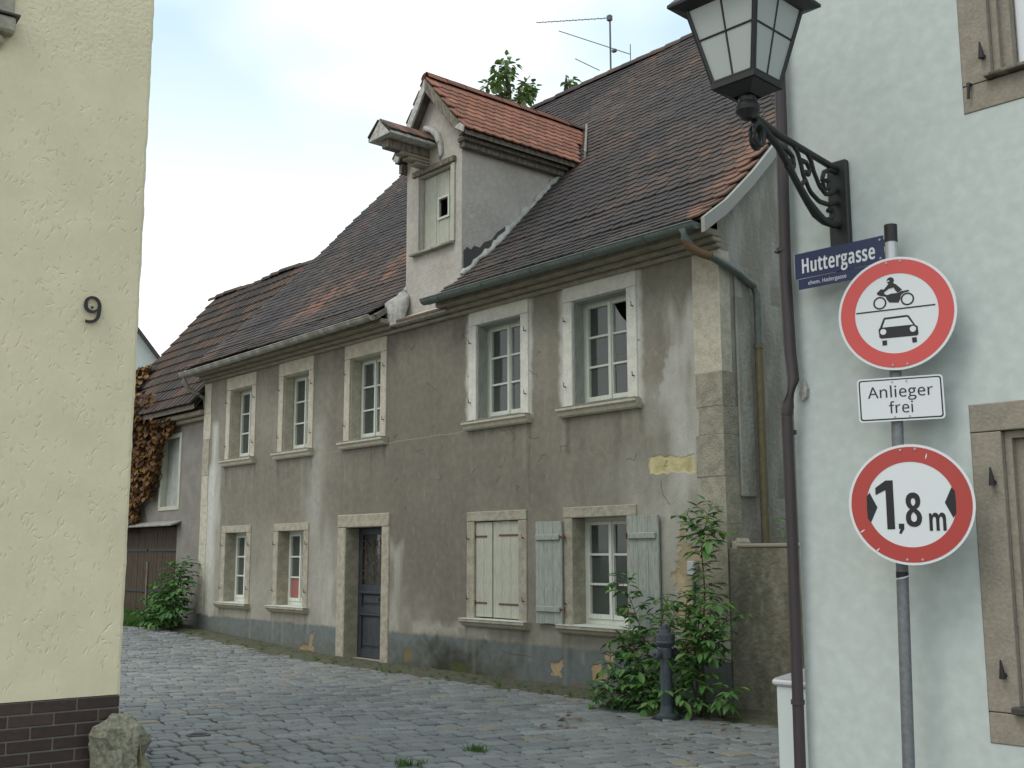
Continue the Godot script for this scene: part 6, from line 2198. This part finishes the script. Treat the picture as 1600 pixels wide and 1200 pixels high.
func shrub(called: String, label: String, at: Vector3, stems: Array, sd: int, leaf_len: float, most: int, per: float) -> void:
	# stems: arrays of points; compound leaves of five leaflets spring from them
	R.seed = sd
	var t := thing(called, label, "shrub", at)
	var shapes := [leaf_mesh(leaf_len, leaf_len * 0.5, 0.35), leaf_mesh(leaf_len * 0.9, leaf_len * 0.42, 0.5), leaf_mesh(leaf_len * 1.1, leaf_len * 0.52, 0.25)]
	var put := []
	var twigs := MB.new()
	for s in stems:
		var pts: Array = s[0]
		var cv := Curve3D.new()
		for i in pts.size():
			var a: Vector3 = pts[maxi(i - 1, 0)]
			var b: Vector3 = pts[mini(i + 1, pts.size() - 1)]
			cv.add_point(pts[i], (a - b) / 6, (b - a) / 6)
		var len := cv.get_baked_length()
		var line := []
		var rad := []
		var n := maxi(4, int(len / 0.12))
		for i in n + 1:
			line.append(cv.sample_baked(len * i / n))
			rad.append(lerpf(s[1], 0.003, float(i) / n))
		var st := MB.new()
		st.tube(line, rad, 6)
		obj("stem", st, M.stem, t)
		var k := 0
		var d: float = len * s[2]
		while d < len + 0.01:
			var p := cv.sample_baked(minf(d, len - 0.002))
			var along := (cv.sample_baked(minf(d + 0.05, len)) - cv.sample_baked(maxf(d - 0.05, 0.0))).normalized()
			for q in 2:
				var ang := k * 1.57 + q * PI + ran(-0.5, 0.5)
				var o := along.cross(Vector3(0.3, 0.2, 1)).normalized()
				o = o.rotated(along, ang)
				o = (o + along * 0.35 + Vector3.UP * 0.15).normalized()
				var rl: float = ran(0.10, 0.2) * float(s[3])
				var e: Vector3 = p + o * rl + Vector3.DOWN * rl * 0.15
				twigs.tube([p, p.lerp(e, 0.5) + Vector3.UP * 0.01, e], [0.0035, 0.003, 0.002], 4, false)
				var sidev := o.cross(Vector3.UP).normalized()
				put.append([leaf_at(e, o + Vector3(ran(-0.2, 0.2), 0, ran(-0.2, 0.2)), ran(0.1, 0.8), ran(0.65, 1.25))])
				for f in [0.55, 0.92]:
					var pp := p.lerp(e, f)
					for sg in [-1.0, 1.0]:
						put.append([leaf_at(pp, o * 0.55 + sidev * sg + Vector3(ran(-0.2, 0.2), ran(-0.1, 0.1), ran(-0.2, 0.2)), ran(0.1, 0.8), ran(0.5, 1.1))])
			k += 1
			d += per * ran(0.8, 1.25)
	obj("twigs", twigs, M.stem_green, t)
	# the largest leaves in view are leaves of their own
	for e in put:
		e.append((at + e[0].origin).distance_to(cam.position))
	put.sort_custom(func(a, b): return a[1] < b[1])
	var rest := []
	for i in put.size():
		var m: int = [0, 0, 1, 1, 2, 3][R.randi() % 6]
		if i < most:
			obj("leaf", shapes[i % 3], M["leaf%d" % m], t, put[i][0])
		else:
			rest.append([put[i][0], i % 3, T.leaf_cols[m]])
	if rest.size():
		field("foliage", shapes, rest, M.leaf_any, t)

func build_plants() -> void:
	var base := fac(6.98, 0.0, 0.42)
	var X := Basis(Vector3.UP, turn_of(FACE))
	var v := func(u: float, h: float, z: float) -> Vector3: return X * Vector3(u, h, z)
	# slender shrub against the corner of the house
	shrub("leafy_shrub", "tall slender leafy shrub growing up against the corner stones", base, [
		[[v.call(0, 0, 0), v.call(-0.02, 0.6, 0.02), v.call(0.05, 1.2, 0.03), v.call(0.02, 1.7, 0.02), v.call(0.16, 2.12, 0.0)], 0.016, 0.24, 0.85],
		[[v.call(0.02, 0, 0.05), v.call(0.1, 0.45, 0.15), v.call(0.2, 0.85, 0.2), v.call(0.32, 1.12, 0.22)], 0.011, 0.3, 1.1],
		[[v.call(0.0, 0.5, 0.0), v.call(0.25, 0.85, 0.06), v.call(0.42, 1.0, 0.12)], 0.008, 0.3, 1.0],
		[[v.call(0.0, 0.0, 0.1), v.call(0.25, 0.22, 0.2), v.call(0.52, 0.30, 0.22)], 0.008, 0.35, 0.9],
		[[v.call(0.03, 1.7, 0.02), v.call(-0.06, 1.95, 0.08), v.call(-0.09, 2.0, 0.12)], 0.006, 0.3, 0.8],
		[[v.call(0.0, 0.0, 0.08), v.call(-0.03, 0.4, 0.2), v.call(-0.06, 0.85, 0.22), v.call(-0.04, 1.15, 0.2)], 0.010, 0.3, 0.9],
		[[v.call(0.05, 0.0, 0.1), v.call(0.12, 0.5, 0.2), v.call(0.1, 0.95, 0.2), v.call(0.2, 1.28, 0.18)], 0.010, 0.45, 1.1],
		[[v.call(0.05, 0.6, 0.1), v.call(0.22, 0.75, 0.25), v.call(0.36, 0.78, 0.3)], 0.007, 0.1, 1.0],
		[[v.call(0.0, 1.55, 0.02), v.call(0.14, 1.75, 0.1), v.call(0.26, 1.82, 0.12)], 0.006, 0.2, 0.9],
		[[v.call(0.0, 0.0, 0.12), v.call(0.1, 0.2, 0.25), v.call(0.2, 0.45, 0.3)], 0.007, 0.3, 0.9]], 401, 0.13, 300, 0.075)
	# spreading bush round the hydrant
	var b2 := fac(6.44, 0.0, 0.52)
	shrub("leafy_shrub", "spreading leafy bush round the foot of the grey hydrant", b2, [
		[[v.call(0, 0, 0), v.call(-0.1, 0.4, 0.0), v.call(-0.28, 0.8, -0.05), v.call(-0.5, 1.15, -0.1), v.call(-0.62, 1.32, -0.1)], 0.011, 0.45, 1.0],
		[[v.call(0.05, 0, 0), v.call(0.05, 0.5, -0.05), v.call(0.0, 0.85, -0.05), v.call(0.12, 1.15, -0.05)], 0.011, 0.4, 0.9],
		[[v.call(0, 0, 0.05), v.call(-0.2, 0.25, 0.1), v.call(-0.42, 0.42, 0.15), v.call(-0.6, 0.45, 0.15)], 0.010, 0.15, 1.0],
		[[v.call(0, 0, 0.1), v.call(-0.15, 0.15, 0.2), v.call(-0.4, 0.2, 0.28), v.call(-0.55, 0.12, 0.3)], 0.009, 0.15, 1.0],
		[[v.call(0.05, 0, 0.05), v.call(-0.05, 0.35, 0.12), v.call(-0.2, 0.62, 0.15), v.call(-0.3, 0.75, 0.15)], 0.010, 0.2, 1.0],
		[[v.call(0.1, 0, 0.08), v.call(0.12, 0.25, 0.2), v.call(0.05, 0.42, 0.25)], 0.009, 0.15, 1.0],
		[[v.call(0.1, 0, 0), v.call(0.3, 0.3, 0.0), v.call(0.42, 0.6, 0.0), v.call(0.5, 0.75, 0.02)], 0.010, 0.2, 1.0],
		[[v.call(0.1, 0, 0.15), v.call(0.3, 0.2, 0.3), v.call(0.55, 0.32, 0.32)], 0.009, 0.2, 1.0],
		[[v.call(-0.1, 0, 0.1), v.call(-0.25, 0.1, 0.3), v.call(-0.35, 0.06, 0.42)], 0.008, 0.2, 1.0],
		[[v.call(0.0, 0, 0.1), v.call(-0.1, 0.3, 0.25), v.call(-0.15, 0.5, 0.3)], 0.009, 0.1, 1.1],
		[[v.call(0.0, 0, 0.0), v.call(-0.25, 0.5, 0.05), v.call(-0.5, 0.7, 0.08)], 0.009, 0.3, 1.0],
		[[v.call(0.1, 0, 0.0), v.call(0.15, 0.45, 0.1), v.call(0.2, 0.8, 0.08), v.call(0.3, 0.98, 0.05)], 0.009, 0.35, 1.0],
		[[v.call(0.15, 0, 0.1), v.call(0.2, 0.12, 0.3), v.call(0.15, 0.15, 0.42)], 0.008, 0.1, 1.0],
		[[v.call(-0.2, 0, 0.05), v.call(-0.4, 0.15, 0.15), v.call(-0.62, 0.22, 0.2)], 0.008, 0.2, 1.0]], 402, 0.13, 300, 0.072)
	# bush at the barn corner
	var b3 := fac(-5.95, 0, 0.35)
	b3.y = rise(b3)
	shrub("corner_bush", "round leafy bush growing where barn and old house meet", b3, [
		[[v.call(0, 0, 0), v.call(0.2, 0.6, 0), v.call(0.35, 1.25, -0.05)], 0.014, 0.25, 1.2],
		[[v.call(0, 0, 0), v.call(-0.1, 0.5, 0.05), v.call(0.0, 1.2, 0)], 0.014, 0.25, 1.2],
		[[v.call(0, 0, 0), v.call(-0.35, 0.35, 0.05), v.call(-0.75, 0.6, 0.05)], 0.012, 0.2, 1.2],
		[[v.call(0, 0, 0.1), v.call(-0.3, 0.2, 0.25), v.call(-0.6, 0.25, 0.3)], 0.012, 0.15, 1.2],
		[[v.call(0.1, 0, 0.1), v.call(0.3, 0.3, 0.2), v.call(0.55, 0.5, 0.25)], 0.012, 0.15, 1.2],
		[[v.call(0, 0, 0.1), v.call(0.1, 0.25, 0.3), v.call(0.2, 0.3, 0.4)], 0.012, 0.1, 1.2],
		[[v.call(0.05, 0, 0.0), v.call(0.3, 0.55, 0.1), v.call(0.5, 0.85, 0.1)], 0.012, 0.2, 1.2],
		[[v.call(-0.1, 0, 0.0), v.call(-0.2, 0.45, 0.15), v.call(-0.35, 0.8, 0.1)], 0.012, 0.2, 1.2]], 403, 0.17, 0, 0.055)
	# sprig on top of the garden wall
	var b4 := fac(7.72, 1.60, -0.12)
	shrub("wall_sprig", "small green sprig showing above the garden wall top", b4, [
		[[v.call(0, 0, 0), v.call(-0.03, 0.2, 0.02), v.call(-0.05, 0.36, 0.04)], 0.005, 0.4, 0.7]], 404, 0.08, 60, 0.09)
	# withered creeper on the barn
	R.seed = 410
	var cr := thing("creeper", "withered brown creeper hanging over the barn gate and eaves", "creeper", fac(0, 0, -0.14), turn_of(FACE))
	var vm := MB.new()
	for i in 16:
		var u := ran(-10.3, -7.9)
		var pts := []
		for k in 8:
			pts.append(Vector3(u + ran(-0.15, 0.15) + (0.06 * k if i % 3 == 0 else 0.0), lerpf(2.25 if u < -8.6 else 3.0, 4.6, k / 7.0), 0.03))
		vm.tube(pts, [0.012], 5, false)
	obj("vine", vm, M.stem, cr)
	var lf := leaf_mesh(0.13, 0.11, 0.3)
	var sets := []
	var tries := 0
	var n := FastNoiseLite.new()
	n.seed = 3
	n.frequency = 0.9
	while tries < 5200:
		tries += 1
		var u := ran(-10.6, -7.05)
		var h := ran(2.15, 5.0)
		# lower edge climbs towards the right; a loose tongue reaches the hatch
		var low := lerpf(2.2, 3.1, smoothstep(-9.3, -7.9, u)) + (1.1 * smoothstep(-8.05, -7.35, u)) + 0.35 * n.get_noise_2d(u * 2.0, 1.0)
		if h < low or (h > 4.36 and u > -8.6 + 1.1 * ran(0, 1)):
			continue
		if n.get_noise_2d(u * 1.5, h * 1.5) < -0.28:
			continue
		var z := ran(0.04, 0.22) + (0.25 * smoothstep(4.2, 4.5, h))
		var o := Vector3(ran(-1, 1), ran(-0.3, 0.2), 0.6)
		sets.append([leaf_at(Vector3(u, h, z), o, ran(0.5, 1.6), ran(0.7, 1.2)), 0, T.dry_cols[R.randi() % 4]])
	tries = 0
	while tries < 1100:          # over the edge of the barn roof
		tries += 1
		var s := ran(0.0, 1.7)
		var u := ran(-10.95, -9.2 - 0.55 * s)
		var d := Vector2(-2.76, 3.36).normalized()
		var p := Vector2(0.36, 4.5) + d * s
		sets.append([leaf_at(Vector3(u + ran(-0.1, 0.1), p.y + ran(0.06, 0.2), p.x + 0.1), Vector3(ran(-1, 1), ran(-0.3, 0.3), 0.7), ran(0.3, 1.0), ran(0.7, 1.2)), 0, T.dry_cols[R.randi() % 4]])
	field("withered_foliage", [lf], sets, M.dry_any, cr)
	# grass by the barn gate
	var gx := []
	for i in 900:
		var u := ran(-10.5, -6.2)
		var z := ran(0.05, 1.05) * (0.5 + 0.5 * smoothstep(-5.9, -7.0, u))
		var p := fac(u, 0, z)
		p.y = rise(p) + 0.01
		gx.append(Transform3D(Basis(Vector3.UP, ran(0, TAU)).scaled(Vector3(1, ran(0.7, 1.5), 1)), p))
	R.seed = 420
	var bmesh := blade_mesh(421)
	var go := scatter("grass", bmesh, M.grass, gx, [], self)
	go.set_meta("label", "strip of green grass before the barn gate")
	go.set_meta("category", "grass")
	# weeds in the joints at the wall foot
	var wx := []
	R.seed = 422
	for i in 190:
		var u := ran(-5.5, 6.0)
		var p := fac(u, 0, 0.05 + absf(R.randfn(0.0, 0.35)))
		p.y = rise(p) + 0.012
		wx.append(Transform3D(Basis(Vector3.UP, ran(0, TAU)).scaled(Vector3.ONE * ran(0.25, 0.6)), p))
	var wo := scatter("weeds", bmesh, M.grass, wx, [], self)
	wo.set_meta("label", "sparse weeds and moss along the foot of the old house")
	wo.set_meta("category", "weeds")
	for e in [[Vector3(-0.296, 0.0, -9.38), "small grass tuft between the cobbles before the closed shutters", 5], [Vector3(-0.79, 0.0, -8.78), "flat grass tuft between the cobbles at the street's near edge", 4]]:
		var t := thing("grass_tuft", e[1], "grass")
		t.position = e[0]
		for i in e[2]:
			obj("blades", bmesh, M.grass, t, Transform3D(Basis(Vector3.UP, i * 1.3).scaled(Vector3(1, 0.55, 1)), Vector3(ran(-0.07, 0.07), 0.0, ran(-0.05, 0.05))))
	# fallen leaves by the garden wall
	R.seed = 430
	var dl := leaf_mesh(0.075, 0.05, 0.4)
	for i in 26:
		var p := fac(ran(6.0, 8.6), 0, ran(0.35, 2.3))
		p.y = rise(p) + 0.014
		var o := obj("fallen_leaf", dl, M["dry%d" % (i % 3)], self, Transform3D(Basis(Vector3.UP, ran(0, TAU)) * Basis(Vector3(1, 0, 0), ran(-0.2, 0.2)), p))
		tag(o, "dry brown leaf lying on the cobbles by the garden wall", "leaf", "fallen leaves by the garden wall")

func hydrant() -> void:
	var t := thing("fire_hydrant", "grey blue pillar hydrant with two side outlets among the bushes", "hydrant", Vector3(1.52, 0.0, -11.22), 0.5)
	var c := MB.new()
	c.lathe([Vector2(0.115, 0.0), Vector2(0.115, 0.03), Vector2(0.075, 0.05), Vector2(0.066, 0.09), Vector2(0.060, 0.12), Vector2(0.058, 0.56), Vector2(0.066, 0.575), Vector2(0.068, 0.66), Vector2(0.060, 0.68)], 20)
	obj("column", c, M.hydrant, t)
	var hd := MB.new()
	hd.lathe([Vector2(0.060, 0.68), Vector2(0.075, 0.69), Vector2(0.094, 0.715), Vector2(0.098, 0.73), Vector2(0.094, 0.74), Vector2(0.096, 0.80), Vector2(0.092, 0.812), Vector2(0.056, 0.820), Vector2(0.052, 0.85), Vector2(0.030, 0.856)], 20)
	obj("head", hd, M.hydrant, t)
	var cp := MB.new()
	cp.lathe([Vector2(0.032, 0.853), Vector2(0.032, 0.895), Vector2(0.024, 0.905), Vector2(0.0, 0.906)], 5)
	obj("spindle_cap", cp, M.hydrant, t)
	for s in [-1.0, 1.0]:
		var o := MB.new()
		o.lathe([Vector2(0.036, 0.05), Vector2(0.036, 0.085), Vector2(0.052, 0.09), Vector2(0.054, 0.125), Vector2(0.046, 0.135), Vector2(0.018, 0.138), Vector2(0.018, 0.155), Vector2(0.0, 0.156)], 14)
		obj("outlet_cap", o, M.hydrant if s < 0 else M.hydrant_dark, t, Transform3D(Basis(Vector3(0, 0, 1), -s * PI / 2), Vector3(0, 0.615, 0)))
	var fo := MB.new()
	fo.lathe([Vector2(0.15, -0.05), Vector2(0.15, 0.004), Vector2(0.116, 0.006)], 20)
	obj("foot_ring", fo, M.hydrant_dark, t)

func garden_wall() -> void:
	var t := thing("garden_wall", "stained grey concrete garden wall beside the corner of the old house", "wall", fac(0, 0, 0), turn_of(FACE))
	var mb := MB.new()
	mb.cbox(Vector3(7.0, -0.1, -0.28), Vector3(10.6, 1.655, 0.005), 0.01)
	obj("wall_body", mb, M.garden_wall, t)
	var cp := MB.new()
	cp.cbox(Vector3(7.10, 1.657, -0.29), Vector3(10.6, 1.70, 0.015), 0.012)
	obj("coping", cp, M.coping, t)
	var pts := []
	for e in [[7.0, 1.655], [7.0, 1.73], [7.03, 1.70], [7.06, 1.76], [7.09, 1.72], [7.098, 1.655]]:
		pts.append(Vector2(e[0], e[1]))
	var br := MB.new()
	br.prism(PackedVector2Array(pts), -0.25, -0.05)
	obj("broken_end", br, M.grey_stone, t)

func tree(label: String, at: Vector3, lobes: Array, trunk: float, sd: int) -> void:
	R.seed = sd
	var t := thing("garden_tree", label, "tree", at)
	var tk := MB.new()
	tk.tube([Vector3(0, -0.2, 0), Vector3(0.1, trunk * 0.4, 0), Vector3(0, trunk * 0.8, 0.1), Vector3(0.05, trunk, 0)], [0.24, 0.19, 0.13, 0.05], 9)
	for l in lobes:
		var c: Vector3 = l[0]
		tk.tube([Vector3(0, minf(trunk * 0.6, c.y - 1.0), 0), Vector3(c.x * 0.5, c.y - l[1] * 0.9, c.z * 0.5), c], [0.09, 0.06, 0.015], 6)
	obj("trunk", tk, M.bark, t)
	var lf := leaf_mesh(0.19, 0.13, 0.3)
	var sets := []
	for l in lobes:
		var c: Vector3 = l[0]
		var r: float = l[1]
		var tufts := int(26 * r * r)
		for i in tufts:
			var d := Vector3(R.randfn(), R.randfn() * 1.1, R.randfn()).normalized()
			var q := c + d * r * pow(ran(0.15, 1.0), 0.5) * ran(0.7, 1.12)
			for k in 15:
				var o := Vector3(R.randfn(), R.randfn() * 0.6, R.randfn()).normalized()
				sets.append([leaf_at(q + o * ran(0.03, 0.2), o, ran(0.2, 0.9), ran(0.7, 1.25)), 0, T.crown_cols[R.randi() % 4]])
	field("crown", [lf], sets, M.crown_any, t)

func antenna() -> void:
	var t := thing("roof_antenna", "thin television aerial on a mast at the old house ridge", "antenna", fac(0.70, 10.55, -4.9), turn_of(FACE))
	var m := MB.new()
	m.tube([Vector3(0, -0.1, 0), Vector3(0, 1.20, 0)], [0.02], 6)
	obj("mast", m, M.antenna, t)
	for e in [[Vector3(-1.75, 1.62, 0.3), Vector3(0.02, 1.13, 0.0), 12], [Vector3(-1.05, 1.16, 0.35), Vector3(0.42, 0.28, -0.1), 9], [Vector3(-0.75, 0.52, 0.2), Vector3(-0.2, 0.12, 0.1), 4]]:
		var b := MB.new()
		b.tube([e[0], e[1]], [0.009], 5)
		var d: Vector3 = (e[1] - e[0]).normalized()
		var o := d.cross(Vector3(0.2, 1, 0.1)).normalized()
		for i in e[2]:
			var p: Vector3 = (e[0] as Vector3).lerp(e[1], (i + 0.3) / e[2])
			b.tube([p - o * 0.07, p + o * 0.07], [0.004], 4)
		obj("boom", b, M.antenna, t)
	var s := MB.new()
	s.tube([Vector3(0.42, 0.02, -0.1), Vector3(0.42, 0.48, -0.1)], [0.009], 5)
	s.box(Vector3(-0.04, 1.08, -0.03), Vector3(0.04, 1.18, 0.05))
	s.box(Vector3(0.05, 0.42, -0.04), Vector3(0.13, 0.47, 0.02))
	obj("junction", s, M.antenna, t)

func sky_image() -> ImageTexture:
	# bright overcast: an even white cloud deck with thinner, faintly blue places
	var W := 1024
	var H := 512
	var n := FastNoiseLite.new()
	n.seed = 2
	n.frequency = 1.3
	n.fractal_octaves = 5
	var im := Image.create(W, H, false, Image.FORMAT_RGBF)
	for y in H:
		var el := PI * (0.5 - (y + 0.5) / H)
		for x in W:
			var az := TAU * (x + 0.5) / W
			var d := Vector3(cos(el) * cos(az), sin(el), cos(el) * sin(az))
			var v := n.get_noise_3dv(d * Vector3(1, 1.8, 1)) 
			var k := clampf(0.55 - v * 1.7, 0.0, 1.0)
			k *= smoothstep(0.15, 0.5, d.y)
			var c := Color(1.10, 1.11, 1.11).lerp(Color(0.50, 0.68, 0.80), k)
			if el < 0:
				c = Color(0.3, 0.3, 0.28)
			im.set_pixel(x, y, c)
	return ImageTexture.create_from_image(im)

func _ready() -> void:
	# camera
	cam = Camera3D.new()
	cam.name = "camera"
	cam.keep_aspect = Camera3D.KEEP_HEIGHT
	cam.fov = rad_to_deg(2.0 * atan(600.0 / 1720.0))
	cam.far = 400.0
	cam.near = 0.05
	var p := deg_to_rad(8.77)
	var r := deg_to_rad(-0.14)
	var rx := Vector3.RIGHT
	var fwd := Vector3(0, sin(p), -cos(p))
	var up := Vector3(0, cos(p), sin(p))
	cam.transform = Transform3D(Basis(rx * cos(r) + up * sin(r), up * cos(r) - rx * sin(r), -fwd), Vector3(0, EYE, 0))
	add_child(cam)
	cam.current = true
	# sky, sun, exposure
	var we := WorldEnvironment.new()
	we.name = "environment"
	var env := Environment.new()
	env.background_mode = Environment.BG_SKY
	var sky := Sky.new()
	var pm := PanoramaSkyMaterial.new()
	pm.panorama = sky_image()
	sky.sky_material = pm
	env.sky = sky
	env.tonemap_mode = Environment.TONE_MAPPER_LINEAR
	env.tonemap_exposure = 1.25
	env.sdfgi_enabled = true
	env.ssao_enabled = true
	env.ssil_enabled = true
	we.environment = env
	add_child(we)
	var sun := DirectionalLight3D.new()
	sun.name = "sun"
	sun.light_energy = 0.3
	sun.light_color = Color(1.0, 0.97, 0.92)
	sun.light_angular_distance = 30.0
	sun.shadow_enabled = true
	sun.look_at_from_position(Vector3.ZERO, Vector3(0.55, -1.0, -0.45))
	add_child(sun)
	make_materials()
	M.barn_render = mt(Color(1, 1, 1), 0.95, blend_tex(78, 512, L(0.20, 0.185, 0.165), L(0.24, 0.225, 0.20), L(0.17, 0.155, 0.135), 0.008, 0.05), 2.2, T.rough, 0.5, 0.6)
	M.pipe_rust = mt(L(0.17, 0.105, 0.06), 0.8, null, 1.0, T.rough, 0.2, 0.8)
	print("materials")
	build_ground()
	print("ground")
	build_house()
	print("house")
	build_barn()
	build_far_house()
	build_nine()
	build_white()
	garden_wall()
	print("buildings")
	build_lamp()
	build_signs()
	guard_stone()
	hydrant()
	antenna()
	tree("leafy tree whose top shows above the hoist dormer", Vector3(-0.05, 0, -29.4), [[Vector3(-0.5, 14.95, 0), 0.42], [Vector3(-0.12, 15.38, 0), 0.40], [Vector3(-0.38, 14.3, 0.3), 0.62], [Vector3(0.0, 14.75, 0.2), 0.42], [Vector3(0.58, 14.85, 0.2), 0.34], [Vector3(0.62, 14.3, 0.2), 0.34], [Vector3(0.35, 14.1, 0.2), 0.4], [Vector3(0.2, 13.4, 0), 0.6], [Vector3(-0.2, 12.6, 0), 1.1]], 13.5, 501)
	tree("small tree top just clearing the ridge beside the aerial", Vector3(1.55, 0, -29.4), [[Vector3(0.0, 14.92, 0), 0.26], [Vector3(-0.05, 14.6, 0), 0.26], [Vector3(0.0, 13.8, 0), 0.4]], 13.8, 502)
	build_plants()
	print("done")
